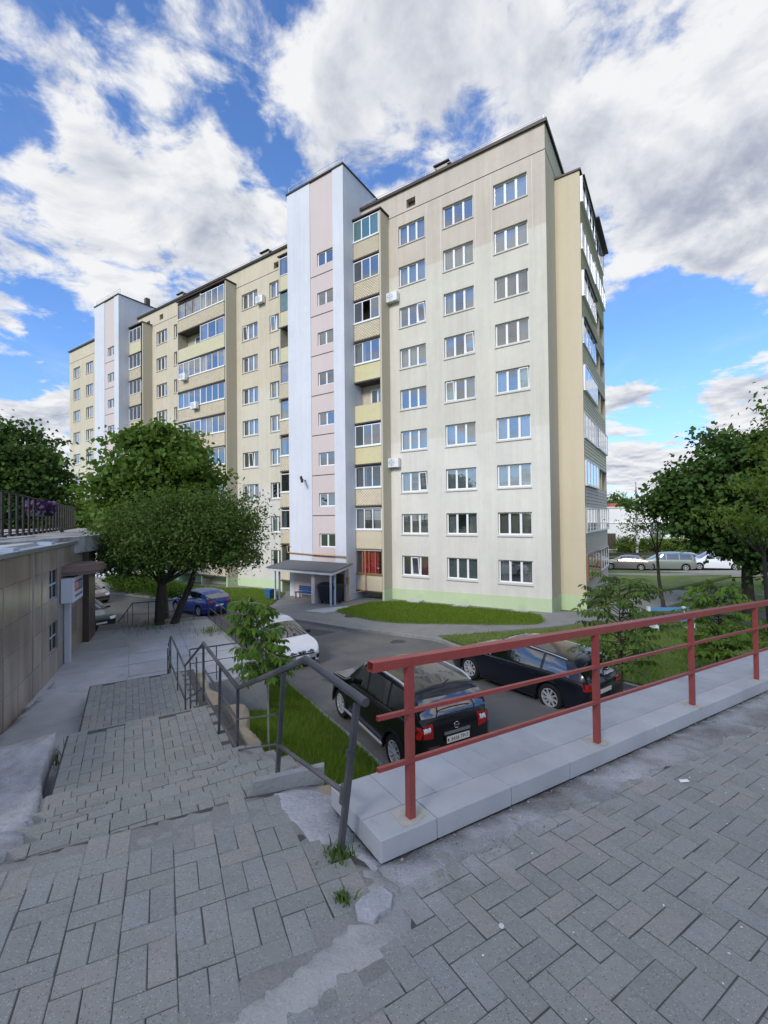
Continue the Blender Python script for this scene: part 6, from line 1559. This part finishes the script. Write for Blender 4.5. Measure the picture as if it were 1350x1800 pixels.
SED = dict(L=4.6, W=1.75, wb=2.65, Rw=.31, xr=-1.3, under=.2, paint='car_silver', nf=.16, nr=.10, tum=.28, rim='five',
  belt=[(-2.3, .74), (-2.2, .92), (-1.4, .96), (.8, .92), (1.4, .86), (2.0, .76), (2.2, .68), (2.3, .56)],
  roof=[(-2.3, .76), (-2.2, .94), (-1.75, .99), (-1.05, 1.36), (-.6, 1.42), (0, 1.43), (.3, 1.37), (1.0, .96), (1.15, .93), (2.0, .79), (2.2, .70), (2.3, .58)],
  side=[(-1.35, -.9, -1.0, -.85), (-.82, -.02, -.78, -.06), (.04, .84, .02, .34)], ws=(.36, .96), rw=(-1.68, -1.10), mirror=.7, handles=(-.7, .2), seams=(-.85, .0, .9),
  patches=[('tail_lamp', 'lamp_red', .5, .82, .72, .74, .88, .88, -1, True), ('headlamp', 'lamp_clear', .42, .78, .58, .60, .70, .74, 1, True), ('grille', 'black_plastic', -.4, .4, .46, .46, .64, .64, 1, False), ('number_plate', 'plate_white', -.26, .26, .40, .40, .50, .50, 1, False)])
VAN = dict(SED, L=4.7, wb=2.9, xr=-1.45, W=1.85, Rw=.33, paint='car_green', belt=[(-2.35, .95), (-2.2, 1.05), (.8, 1.0), (1.3, .95), (2.0, .80), (2.25, .70), (2.35, .55)],
  roof=[(-2.35, .97), (-2.28, 1.15), (-2.1, 1.6), (-1.9, 1.70), (-.6, 1.75), (.3, 1.70), (.5, 1.62), (1.35, 1.05), (1.5, .99), (2.0, .84), (2.25, .73), (2.35, .57)],
  side=[(-1.95, -1.0, -1.9, -1.0), (-.92, .08, -.92, .08), (.15, 1.1, .15, .52)], ws=(.53, 1.3), rw=(-2.28, -2.1), mirror=.9, handles=(-.7, .3), seams=(-.96, .1, 1.15))
car('sedan', 'dark green saloon car nosing out from behind the shop corner', 'car', (-16.9, 24.9, g(-16.9, 24.9)), (.80, -.60), dict(SED, paint='car_teal'))
car('hatchback', 'grey brown hatchback parked farther down the courtyard road beyond the shop corner', 'car', (-22.4, 33.0, g(-22.4, 33)), (.86, -.5), dict(BL_, paint='car_grey', rim='ten'))
def streetcar(x, Y, name, lab, hd, spec, up=.03):
    car(name, lab, 'car', (x, Y, g(x, Y)+up), hd, spec, 'cars parked along the far street', True)
streetcar(24.3, 44.5, 'sedan', 'pale grey saloon nearest the end of the apartment house on the far street', (-.88, .48), dict(SED, paint='car_grey'))
streetcar(27.5, 43.2, 'minivan', 'grey green minivan in the row on the far street', (-.93, .36), VAN)
streetcar(31.3, 45.2, 'sedan', 'silver saloon behind the minivan on the far street', (.93, -.36), dict(SED, paint='car_silver'))
streetcar(31.7, 42.6, 'van', 'white van half hidden by the big dark tree on the far street', (-.95, .3), dict(VAN, paint='car_white'))
streetcar(35.1, 43.5, 'hatchback', 'dark small car under the big dark tree on the far street', (-.95, .3), dict(HATCH, paint='car_grey'))

# ------------------------------------------------------------------ trees and shrubs
def limb_tree(base, fork, lobes, r0, mat, lean=(0, 0), seed=0, nlimb=9):
    """trunk and limbs as one mesh: the trunk rises to the fork, limbs run into the lobes"""
    rg = random.Random(seed); m = MB(); b, f_ = Vector(base), Vector(fork)
    mid = (b+f_)/2+Vector((rg.uniform(-.1, .1), rg.uniform(-.1, .1), 0))
    m.tube([b-Vector((0, 0, .3)), b+Vector((0, 0, .05)), mid, f_], [r0*1.35, r0*1.1, r0*.85, r0*.7], 10)
    for (c_, r) in lobes:
        c_ = Vector(c_)
        for k in range(max(2, nlimb//len(lobes))):
            tip = c_+Vector((rg.gauss(0, .45)*r[0], rg.gauss(0, .45)*r[1], rg.gauss(0, .4)*r[2]))
            p1 = f_.lerp(tip, .4)+Vector((rg.uniform(-.25, .25), rg.uniform(-.25, .25), .15)); m.tube([f_-Vector((0, 0, .1)), p1, tip], [r0*.42, r0*.25, r0*.05], 6)
            for q in range(3):
                t2 = p1.lerp(tip, rg.uniform(.2, .8)); e2 = t2+Vector((rg.gauss(0, .5), rg.gauss(0, .5), rg.uniform(-.1, .6)))*r[0]*.5; m.tube([t2, (t2+e2)/2+Vector((0, 0, .06)), e2], [r0*.14, r0*.09, r0*.02], 5)
    return m
def crown_mesh(name, lobes, nclump, nleaf, size, mat, clump=.5, seed=0, flat=.55, shell=.62, aspect=.62, droop=.25, sprigs=0):
    """leaf-sized faces gathered in clumps that fill the lobes, denser towards the outside, with gaps between"""
    rs = np.random.RandomState(seed); C = []
    vol = np.array([r[0]*r[1]*r[2] for _, r in lobes])**.75; cnt = np.maximum(3, (vol/vol.sum()*nclump).astype(int))
    for (c_, r), k in zip(lobes, cnt):
        d = rs.normal(size=(k, 3)); d /= np.linalg.norm(d, axis=1)[:, None]; rad = shell+(1-shell)*rs.rand(k)**.7; inn = rs.rand(k) < .22; rad[inn] = rs.rand(inn.sum())**.5*.8
        out = rs.rand(k) < .16; rad[out] *= 1.0+.28*rs.rand(out.sum()); rad *= 1+.16*np.sin(d[:, 0]*5+seed)+.12*np.sin(d[:, 1]*7+d[:, 2]*6)
        C.append(np.array(c_)+d*rad[:, None]*np.array(r))
    C = np.concatenate(C); nc = len(C)
    cs = clump*(.55+.9*rs.rand(nc)); idx = np.repeat(np.arange(nc), nleaf)
    d = rs.normal(size=(len(idx), 3)); d[:, 2] *= flat; P = C[idx]+d*cs[idx][:, None]*.5
    n = len(P); s_ = size*(.6+.8*rs.rand(n))
    nrm = rs.normal(size=(n, 3))*.75+d*.35+np.array([0, 0, .75]); nrm /= np.linalg.norm(nrm, axis=1)[:, None]
    t = rs.normal(size=(n, 3)); t[:, 2] -= droop*2; t -= nrm*(t*nrm).sum(1)[:, None]; t /= np.linalg.norm(t, axis=1)[:, None]; b = np.cross(nrm, t)
    L_ = s_[:, None]; Wd_ = (s_*aspect)[:, None]
    V = np.stack([P-t*L_*.5, P+b*Wd_*.5-t*L_*.05+nrm*L_*.10, P+t*L_*.5-nrm*L_*.08, P-b*Wd_*.5-t*L_*.05+nrm*L_*.10], 1).reshape(-1, 3)
    F = np.arange(n)[:, None]*4+np.array([[0, 1, 2, 3]]); return np_mesh(name, V, F, mat)
def tree(name, label, base, fork, lobes, r0, nclump, nleaf, size, mat, seed=0, group=None, clump=.5, cat='tree', bark='bark', extra=None, **kw):
    e = thing(name, label, cat, base, 0, group); m = limb_tree(base, fork, lobes, r0, mat, seed=seed)
    if extra: extra(m)
    child_w(m.build('trunk', bark, smooth=50), e); child_w(obj('crown', crown_mesh('crown', lobes, nclump, nleaf, size, mat, clump, seed, **kw)), e); return e
T1 = [((-7.1, 15.6, 5.15), (2.1, 2.1, 1.3)), ((-8.5, 15.2, 4.8), (1.3, 1.6, 1.1)), ((-5.8, 15.3, 4.85), (1.35, 1.6, 1.1)), ((-7.2, 14.8, 4.5), (2.0, 1.4, .7)), ((-6.5, 16.2, 5.8), (1.5, 1.6, .8)), ((-5.1, 15.0, 4.4), (.75, 1.0, .6)), ((-9.2, 15.4, 4.3), (.7, 1.1, .6))]
def t1x(m): m.tube([(-7.55, 15.75, 1.7), (-7.3, 15.8, 2.4), (-6.9, 15.7, 3.2), (-6.5, 15.6, 4.4)], [.15, .12, .10, .06], 9)
tree('dark_tree', 'dense dark green tree with a forked black trunk at the end of the platform', (-7.95, 15.6, 1.85), (-7.85, 15.55, 3.35), T1, .155, 640, 70, .115, 'leaf_dark', 3, clump=.62, extra=t1x, aspect=.5)
T2 = [((-9.8, 19.2, 8.0), (1.65, 2.0, 1.5)), ((-10.7, 18.8, 6.8), (1.2, 1.8, 1.1)), ((-8.6, 18.9, 7.0), (1.25, 1.8, 1.3)), ((-9.6, 18.6, 5.6), (1.7, 2.0, 1.2)), ((-9.9, 19.0, 8.9), (.85, 1.0, .75)), ((-11.1, 18.6, 5.6), (.6, 1.0, .5)), ((-8.3, 18.6, 8.1), (.7, .8, .6))]
tree('maple_tree', 'fresh green maple rising behind the dark tree', (-9.6, 19.2, .8), (-9.8, 19.2, 4.2), T2, .22, 480, 46, .21, 'leaf_maple', 5, clump=.75, aspect=.9, flat=.4)
T3 = [((-26.5, 30, 9.3), (4.0, 3.5, 3.0)), ((-23.8, 30, 8.3), (2.2, 2.5, 2.2)), ((-28, 29, 7.0), (3.5, 3, 3.0)), ((-24.2, 30.5, 6.0), (1.9, 2.2, 1.6)), ((-29, 30, 11.0), (3, 3, 1.8))]
tree('maple_tree', 'broad dark maple behind the roof fence at the left edge', (-26.5, 30.5, -.3), (-26.4, 30.3, 5.0), T3, .34, 760, 46, .27, 'leaf_deep', 8, clump=1.0, aspect=.9, flat=.4)
T4 = [((17.6, 22.0, 6.2), (3.3, 3.0, 2.4)), ((15.6, 21.8, 6.2), (1.8, 2.2, 1.6)), ((17.1, 21.5, 8.5), (1.5, 1.6, 1.0)), ((19.2, 21.7, 8.2), (2.2, 2.2, 1.4)), ((17.3, 21.3, 4.4), (1.8, 1.9, 1.2)), ((19.8, 21.4, 4.6), (2.8, 2.4, 2.2)), ((21.1, 21.6, 7.0), (2.3, 2.2, 2.0)), ((14.4, 21.6, 6.5), (.9, 1.0, .7))]
tree('maple_tree', 'large dark leaved maple on the right beyond the lawn', (18.3, 22.2, .2), (18.1, 22.1, 3.2), T4, .30, 1000, 46, .22, 'leaf_deep', 12, clump=.8, aspect=.9, flat=.42)
T5 = [((10.5, 11.2, 7.4), (.8, .9, .6)), ((10.9, 11.4, 6.3), (.9, 1.0, .5)), ((11.4, 11.6, 8.2), (1.2, 1.2, .8)), ((11.9, 11.8, 5.6), (1.2, 1.2, .8))]
tree('ash_maple', 'light green ash leaved tree reaching into the frame at the right edge', (12.3, 11.9, .3), (12.0, 11.8, 4.4), T5, .12, 130, 26, .18, 'leaf_light', 15, clump=.55, aspect=.45, droop=.5)
T5b = [((13.0, 16.6, 5.4), (1.0, 1.0, .4)), ((13.8, 16.4, 6.6), (.8, .9, .4)), ((14.4, 16.9, 4.7), (1.0, .8, .35))]
tree('ash_maple', 'sparse yellowish ash leaved tree in front of the big dark maple', (15.0, 17.2, .3), (14.6, 17.0, 4.0), T5b, .09, 46, 24, .17, 'leaf_light', 16, clump=.6, aspect=.45, droop=.4)
T6 = [((14.6, 24.6, 5.9), (.9, 1.0, .5)), ((14.4, 24.8, 4.9), (.7, .9, .4)), ((15.7, 24.5, 6.3), (1.0, 1.0, .5)), ((14.0, 24.9, 4.0), (.5, .6, .3))]
tree('ash_maple', 'loose light green tree left of the big dark maple', (15.7, 24.9, .2), (15.3, 24.8, 3.5), T6, .10, 70, 26, .16, 'leaf_light', 18, clump=.6, aspect=.5)
tree('round_tree', 'small round tree far away above the white works roof', (51.0, 96, .3), (51.0, 96, 5), [((51.0, 96, 7.6), (3.2, 2.5, 2.1)), ((53, 96, 7.0), (1.6, 1.5, 1.2))], .25, 150, 40, .42, 'leaf_maple', 21, clump=1.2)
tree('round_tree', 'pale green tree far beyond the roof fence beside the house end', (-36, 52, -.5), (-36, 52, 4), [((-36, 52, 6.6), (2.6, 2.4, 2.1)), ((-38, 53, 5.0), (3, 2.4, 2.4))], .25, 200, 40, .34, 'leaf_light', 22, clump=1.1)
for k, (x, y, s_) in enumerate([(-20.8, 36.4, 1.0), (-18.9, 35.4, 1.1), (-17.2, 34.2, .9), (-22.6, 37.8, 1.1), (-15.9, 33.6, .7)]):
    tree('bush', ['bush at the middle of the row by the courtyard road', 'second bush from the right end of the row by the courtyard road', 'third bush from the right end of the row, seen under the dark tree', 'bush at the far left end of the row by the courtyard road', 'smallest bush at the right end of the row by the courtyard road'][k],
         (x, y, g(x, y)+.1), (x, y, g(x, y)+.5), [((x, y, g(x, y)+.9*s_), (1.0*s_, .9*s_, .85*s_))], .05, 70, 40, .13, 'leaf_walnut', 30+k, 'bushes along the courtyard road', .5, 'bush')
for k, x in enumerate((32.5, 35.0, 37.6, 40.2, 43.0)):
    y = 60+.4*k; tree('lilac_bush', ['lilac bush at the left end of the hedge before the white works', 'second lilac bush from the left before the white works', 'middle lilac bush before the white works, by the lamp post', 'fourth lilac bush from the left before the white works', 'lilac bush at the right end of the hedge before the white works'][k],
         (x, y, .2), (x, y, .8), [((x, y, 1.35), (1.35, 1.2, 1.15))], .06, 70, 36, .22, 'leaf_light', 40+k, 'lilac bushes before the white works', .7, 'bush')
# saplings with leaves one can pick out: every leaf a part
def leaf_mesh(nm, L_, Wd_, mat):
    m = MB(); prof = [(0, 0), (.22, .75), (.48, 1.0), (.75, .68), (1.0, 0)]
    for i, (t, w) in enumerate(prof):
        z = -.18*L_*t*t
        m.v += [(t*L_, -w*Wd_/2, z+.06*w*Wd_), (t*L_, 0, z), (t*L_, w*Wd_/2, z+.06*w*Wd_)]
    for i in range(len(prof)-1): a = 3*i; m.f += [(a, a+3, a+4, a+1), (a+1, a+4, a+5, a+2)]
    return m.mesh(nm, mat, 60)
def sapling(name, label, base, height, spread, n_br, leaf, lm, seed, bark='bark', low=.4, r0=.018, per=7, lean=(0, 0), limit=300, sizes=(.75, 1.15), cat='sapling'):
    rg = random.Random(seed); e = thing(name, label, cat, base); m = MB(); b = Vector(base); L_ = []
    pts_ = [b+Vector((lean[0]*t*t+.03*math.sin(t*7+seed), lean[1]*t*t+.03*math.cos(t*5), height*t)) for t in np.linspace(0, 1, 8)]
    pts_[0].z -= .1; m.tube(pts_, [r0*(1-.75*k/7) for k in range(8)], 7)
    for k in range(n_br):
        t = low+(1-low)*(k+.5)/n_br; i = min(6, int(t*7)); p = pts_[i].lerp(pts_[i+1], t*7-i)
        a = k*2.4+rg.uniform(-.5, .5); ln = spread*(1.15-.55*abs(t-.62)/.5)*rg.uniform(.65, 1.1); el = rg.uniform(.1, .75)
        d = Vector((math.cos(a)*math.cos(el), math.sin(a)*math.cos(el), math.sin(el)))
        q = [p+d*ln*u_+Vector((0, 0, -.28*ln*u_*u_)) for u_ in (0, .35, .7, 1)]; m.tube(q, [r0*.4, r0*.3, r0*.2, r0*.1], 5)
        for u_ in np.linspace(.3, 1.0, per):
            i2 = min(2, int(u_*3)); pp = q[i2].lerp(q[i2+1], min(1, u_*3-i2)) if u_ < 1 else q[3]
            for s_ in (-1, 1, 0) if u_ == 1 else (-1, 1): L_.append((pp, d, s_))
    child_w(m.build('stem', bark, smooth=50), e); rg.shuffle(L_); rest = MB(); meshes = [leaf_mesh('leaf', leaf[0]*k, leaf[1]*k, lm) for k in (sizes[0], 1.0, sizes[1])]
    for k, (pp, d, s_) in enumerate(L_):
        yaw = math.atan2(d.y, d.x)+s_*rg.uniform(.6, 1.3)+rg.uniform(-.3, .3); pitch = rg.uniform(.15, 1.15)
        mt = Matrix.Translation(pp) @ Matrix.Rotation(yaw, 4, 'Z') @ Matrix.Rotation(pitch, 4, 'Y') @ Matrix.Rotation(rg.uniform(-.5, .5), 4, 'X')
        me = rg.choice(meshes)
        if k < limit: o = obj('leaf', me, e, mat4=mt); o.matrix_parent_inverse = e.matrix_basis.inverted()
        else: rest.add([mt @ v.co for v in me.vertices], [tuple(p.vertices) for p in me.polygons])
    if rest.v: child_w(rest.build('foliage', lm, kind='stuff'), e)
    return e
bx0, by0 = st(3.55, .62)
sapling('sapling', 'young walnut sapling with drooping bright leaves beside the stair handrail', (bx0, by0, 2.42), 2.02, .38, 84, (.10, .040), 'leaf_walnut', 4, 'pale_bark', .50, .014, 9, (-.28, .1))
sapling('sapling', 'tall young tree with pinnate leaves standing before the black estate car tail', (5.95, 11.2, .6), 3.3, 1.3, 84, (.16, .060), 'leaf_ash', 6, 'bark', .30, .03, 9)
sapling('sapling', 'bushy young tree with bright leaves right of the blue and white garden bench', (9.75, 13.0, .5), 2.9, 1.15, 80, (.185, .070), 'leaf_walnut', 9, 'bark', .26, .03, 9)
sapling('sapling', 'low leafy shoot behind the red rail at the right edge', (11.3, 13.0, .5), 1.6, .8, 36, (.18, .07), 'leaf_walnut', 10, 'bark', .12, .02, 8)

# ------------------------------------------------------------------ far side: white works, lamp post, garden bench, low fence
fx = thing('white_works', 'long white industrial building across the street', 'industrial building', (46, 72, .2), R(-4))
m = MB(); m.box(-22, 45, 0, 20, -.6, 6.6); m.box(-22.1, 45.1, -.12, 20.1, 4.05, 4.2); m.box(-22.15, 45.15, -.2, 20.2, 6.6, 6.75); m.build('wall', 'white_wall', fx)
for k, x in enumerate((-13.5, -10.2, -2.5, 1.0, 4.5, 8.0, 11.5, 15)):
    o = MB(); w_, h_ = (2.3, 2.3) if k != 1 else (2.2, 2.6)
    z0 = 1.7 if k != 1 else -.2
    if k == 1: o.box(x, x+w_, -.06, .05, z0, z0+h_); o.build('door', 'granite_dark', fx); continue
    for q in range(4): o.box(x+q*w_/4-.04, x+q*w_/4+.04, -.03, .02, z0, z0+h_)
    for q in range(4): o.box(x, x+w_, -.028, .018, z0+q*h_/3-.03, z0+q*h_/3+.03)
    wo_ = o.build('window', 'steel_light', fx); p = MB(); p.box(x, x+w_, -.01, .01, z0, z0+h_); p.build('pane', 'dark_glass', wo_)
m = MB(); m.box(-6.2, -5.0, 6, 7.5, 6.7, 7.5); m.build('roof_hut', 'brick_red', fx)
lp = thing('lamp_post', 'pale concrete lamp post before the lilac hedge across the street', 'lamp post', (32.9, 57.5, .2))
m = MB(); m.tube([(0, 0, -.3), (0, 0, 9)], [.17, .10], 10); m.build('pole', 'slab_concrete', lp, 40); m = MB(); m.tube([(0, 0, 8.9), (-.3, -.5, 9.4), (-.9, -1.5, 9.5)], .04, 6); m.obox((-1.05, -1.75, 9.48), (-.5, -.85, 0), (.85, -.5, 0), (0, 0, 1), .35, .12, .06); m.build('lamp_arm', 'steel_light', lp)
m = MB(); m.box(-.2, .2, -.25, -.17, 1.5, 2.2); m.build('notice_plate', 'white_plastic', lp)
for k in range(1):
    gr = thing('street_guard', 'low dark barrier along the far kerb of the street', 'barrier', (36, 54.6, .2))
    for q in range(14): m = MB(); m.box(-11+q*2.2, -10.9+q*2.2, -.05, .05, -.1, .75); m.build('post', 'balcony_dark', gr)
    m = MB(); m.box(-11, 18, -.07, -.05, .35, .70); m.build('rail', 'balcony_dark', gr)
gb = thing('garden_bench', 'worn blue plank bench on white end supports on the lawn', 'bench', (12.85, 19.9, g(12.8, 19.9)+.13), R(-3))
for y, z in ((-.28, .44), (-.12, .44), (.18, .46), (.05, .45)): m = MB(); m.box(-.95, 1.1, y-.06, y+.06, z, z+.05); m.build('plank', 'blue_bench', gb)
m = MB(); m.box(-.85, 1.0, .34, .38, .75, .90); m.build('back_plank', 'blue_bench', gb)
for x in (-.8, .75):
    m = MB(); m.prism([(x-.07, -.36), (x+.07, -.36), (x+.07, .42), (x-.07, .42)], .02, .43); m.box(x-.06, x+.06, .26, .40, .43, .95); m.box(x-.1, x+.1, -.4, -.24, 0, .12); m.build('end_support', 'mint_white', gb)
lf = thing('low_fence', 'low thin metal rail fence under the big dark maple', 'fence', (20.5, 27.8, .2))
for k in range(6): m = MB(); p = Vector((17.6+1.6*k, 25.6-.8*k, .1)); m.beam(p, p+Vector((0, 0, 1.0)), .05); child_w(m.build('post', 'steel_blue'), lf)
m = MB(); m.tube([(17.6, 25.6, 1.1), (25.6, 21.6, 1.1)], .03, 6); child_w(m.build('rail', 'steel_blue'), lf)
bb = thing('planting_bed', 'bare soil bed under the big dark maple', 'planting bed', (17.5, 22.5, .2))
m = MB(); m.prism([(17.5+3.2*math.cos(t)*(1+.15*math.sin(3*t)), 22+2.0*math.sin(t)) for t in np.linspace(0, 6.283, 22)[:-1]], lambda x, y: g(x, y)-.1, lambda x, y: g(x, y)+.185); child_w(m.build('soil', 'soil'), bb)

# ------------------------------------------------------------------ person on the roof terrace
def person(label, loc, rz):
    e = thing('person', label, 'person', loc, rz)
    J = {'hip': (0, 0, .95, .135), 'waist': (.02, 0, 1.08, .13), 'chest': (.20, 0, 1.30, .15), 'neck': (.36, 0, 1.44, .06), 'head0': (.42, 0, 1.50, .075), 'head1': (.49, 0, 1.58, .10), 'head2': (.53, 0, 1.66, .075),
         'lh': (-.01, .10, .90, .10), 'lk': (.05, .12, .50, .065), 'la': (-.02, .12, .10, .045), 'lf': (.14, .13, .04, .04), 'rh': (-.01, -.10, .90, .10), 'rk': (.06, -.12, .50, .065), 'ra': (0, -.12, .10, .045), 'rf': (.16, -.13, .04, .04),
         'ls': (.25, .19, 1.35, .065), 'le': (.34, .27, 1.10, .045), 'lw': (.56, .22, 1.10, .033), 'rs': (.25, -.19, 1.35, .065), 're': (.34, -.27, 1.10, .045), 'rw': (.56, -.22, 1.10, .033),
         'lp': (.63, .21, 1.11, .03), 'rp': (.63, -.21, 1.11, .03)}
    Ed = [('hip', 'waist'), ('waist', 'chest'), ('chest', 'neck'), ('neck', 'head0'), ('head0', 'head1'), ('head1', 'head2'), ('hip', 'lh'), ('lh', 'lk'), ('lk', 'la'), ('la', 'lf'), ('hip', 'rh'), ('rh', 'rk'), ('rk', 'ra'), ('ra', 'rf'), ('chest', 'ls'), ('ls', 'le'), ('le', 'lw'), ('chest', 'rs'), ('rs', 're'), ('re', 'rw'), ('lw', 'lp'), ('rw', 'rp')]
    for s_, n_ in ((1, 'l'), (-1, 'r')):
        for k in range(4):
            a = f'{n_}f{k}'; b = f'{n_}g{k}'; yy = s_*(.21-.02+.014*k); J[a] = (.66, yy, 1.11, .009); J[b] = (.70-.006*abs(k-1), yy, 1.08, .008); Ed += [(n_+'p', a), (a, b)]
        J[n_+'t'] = (.65, s_*.18, 1.09, .010); Ed.append((n_+'p', n_+'t'))
    names = list(J); me = bpy.data.meshes.new('body'); me.from_pydata([J[k][:3] for k in names], [(names.index(a), names.index(b)) for a, b in Ed], [])
    o = obj('body', me, e); md = o.modifiers.new('skin', 'SKIN'); o.modifiers.new('sub', 'SUBSURF').levels = 1; o.modifiers['sub'].render_levels = 1
    for v, k in zip(me.skin_vertices[0].data, names): v.radius = (J[k][3], J[k][3])
    me.skin_vertices[0].data[0].use_root = True
    dg = bpy.context.evaluated_depsgraph_get(); m2 = bpy.data.meshes.new_from_object(o.evaluated_get(dg)); o.modifiers.clear(); o.data = m2
    for n_ in ('skin', 'shirt', 'trousers', 'hair'): m2.materials.append(M[n_])
    for p in m2.polygons:
        c_ = p.center; p.use_smooth = True
        arm = abs(c_.y) > .17 and c_.z > .95
        p.material_index = 2 if c_.z < .98 else (0 if (c_.z > 1.45 and c_.x > .33) or (arm and c_.x > .40) else 1)
        if c_.z > 1.60 or (c_.z > 1.53 and c_.x < .46): p.material_index = 3
    return e
person('person in a white shirt bending forward beyond the roof edge of the shop', (-12.4, 17.5, 3.55), R(170))
m = MB(); wbox(m, TEND+1.01, 12.3, -7, -1.0, -.5, 3.55); child_w(m.build('rear_wing', 'wall_concrete'), shop)

# ------------------------------------------------------------------ small things on the paving
def tuft(label, x, y, z, n, h, sp):
    pts_ = [(x+random.gauss(0, sp), y+random.gauss(0, sp), z-.005) for _ in range(n)]; o = blades('weed', pts_, 'weed', h, .005, 1.0); tag(o, label, 'weed'); o['kind'] = 'stuff'
tuft('green weed growing at the foot of the nearest handrail post', -.25, 2.26, ter(-.25, 2.26), 90, (.02, .065), .04)
tuft('small star shaped weed in the paving by the broken cement corner', -.20, 1.98, ter(-.2, 1.98), 60, (.02, .06), .018)
tuft('grass clump growing by the foot of the granite wall', -4.45, 5.75, 2.35, 260, (.08, .26), .16)
tuft('grass clump at the edge of the concrete platform by the right railing', *st(13.2, 1.3), 1.84, 200, (.1, .32), .22)
tuft('weeds round the forked trunk of the dark tree', -7.9, 15.2, 1.84, 300, (.08, .3), .5)
ch = MB(); cc = [(-.115, 1.985), (-.03, 2.045), (.02, 2.0), (.01, 1.93), (-.04, 1.90), (-.06, 1.86), (-.13, 1.88), (-.145, 1.94)]; ch.prism(cc, lambda x, y: ter(x, y)-.01, lambda x, y: ter(x, y)+.016)
tag(ch.build('concrete_chunk', 'rubble_concrete'), 'flat broken chunk of pale concrete at the corner of the parapet', 'rubble')
st_ = MB()
for k in range(520):
    a = random.uniform(-.1, 6)**1.0; b = abs(random.gauss(.05, .09)) if random.random() < .8 else random.uniform(0, .5); x, y = par(a, b+.005); s_ = random.choice([.003, .003, .004, .004, .005, .006, .009]); z = ter(x, y)+.006
    pts_ = [Vector((random.gauss(0, 1), random.gauss(0, 1), random.gauss(0, 1))).normalized()*s_*random.uniform(.7, 1.3) for _ in range(6)]
    bm = bmesh.new(); [bm.verts.new(Vector((x, y, z))+p) for p in pts_]; r = bmesh.ops.convex_hull(bm, input=bm.verts); bm.verts.index_update()
    st_.add([v.co.copy() for v in bm.verts], [tuple(v.index for v in f.verts) for f in bm.faces]); bm.free()
o = st_.build('pebbles', 'stone_grey', kind='stuff'); tag(o, 'pebbles and crumbs of mortar along the foot of the parapet', 'pebbles')
gt = MB()
for k in range(4200):
    a = random.uniform(-.1, 7); b = random.triangular(-.005, .5, .12); x, y = par(a, b)
    if b > gravel_w(a)+.12: continue
    s_ = random.choice([.0015, .002, .002, .003, .004]); z = ter(x, y)+.004; t0 = random.random()*6
    gt.add([(x+s_*math.cos(t0+q*2.1)*random.uniform(.7, 1.3), y+s_*math.sin(t0+q*2.1)*random.uniform(.7, 1.3), z) for q in range(3)]+[(x, y, z+s_*1.1)], [(0, 1, 3), (1, 2, 3), (2, 0, 3)])
o = gt.build('grit', 'stone_grey', kind='stuff'); tag(o, 'loose grit in the dusty margin between coping and paving', 'grit')
cp = MB()
for k in range(190):
    if random.random() < .55: x, y = random.uniform(-1.9, 3.4), random.uniform(1.2, 4.2)
    else: x, y = par(random.uniform(0, 5), random.uniform(.02, 1.0))
    if (x-SX)*EX+(y-SY)*EY > .6 or Vector((x-C0.x, y-C0.y, 0)).dot(RN) < .02 and x > -.1: continue
    s_ = random.choice([.002, .003, .003, .005, .007]); z = ter(x, y)+.004; a = random.random()*6; c_, d = math.cos(a)*s_, math.sin(a)*s_
    cp.quad((x-c_, y-d, z), (x+d*.6, y-c_*.6, z+.001), (x+c_, y+d, z+.0015), (x-d*.7, y+c_*.7, z+.001))
o = cp.build('litter', 'chip_white', kind='stuff'); tag(o, 'tiny pale chips and scraps scattered over the paving', 'litter')
for k, (x, y, lab) in enumerate(((.47, 1.86, 'white bottle cap lying on the block paving right of the cement strip'), (2.02, 3.02, 'crumpled white paper scrap by the gravel below the second red post'))):
    m = MB(); m.lathe([(0, .006), (.008, .006), (.011, .004), (.012, 0)], 14) if k == 0 else m.add([(-.035, -.012, 0), (.03, -.010, .003), (.026, .013, .008), (-.03, .016, .004), (0, 0, .012)], [(0, 1, 4), (1, 2, 4), (2, 3, 4), (3, 0, 4)])
    o = m.build(['bottle_cap', 'paper_scrap'][k], 'chip_white'); o.location = (x, y, ter(x, y)+.004); tag(o, lab, ['bottle cap', 'litter'][k])
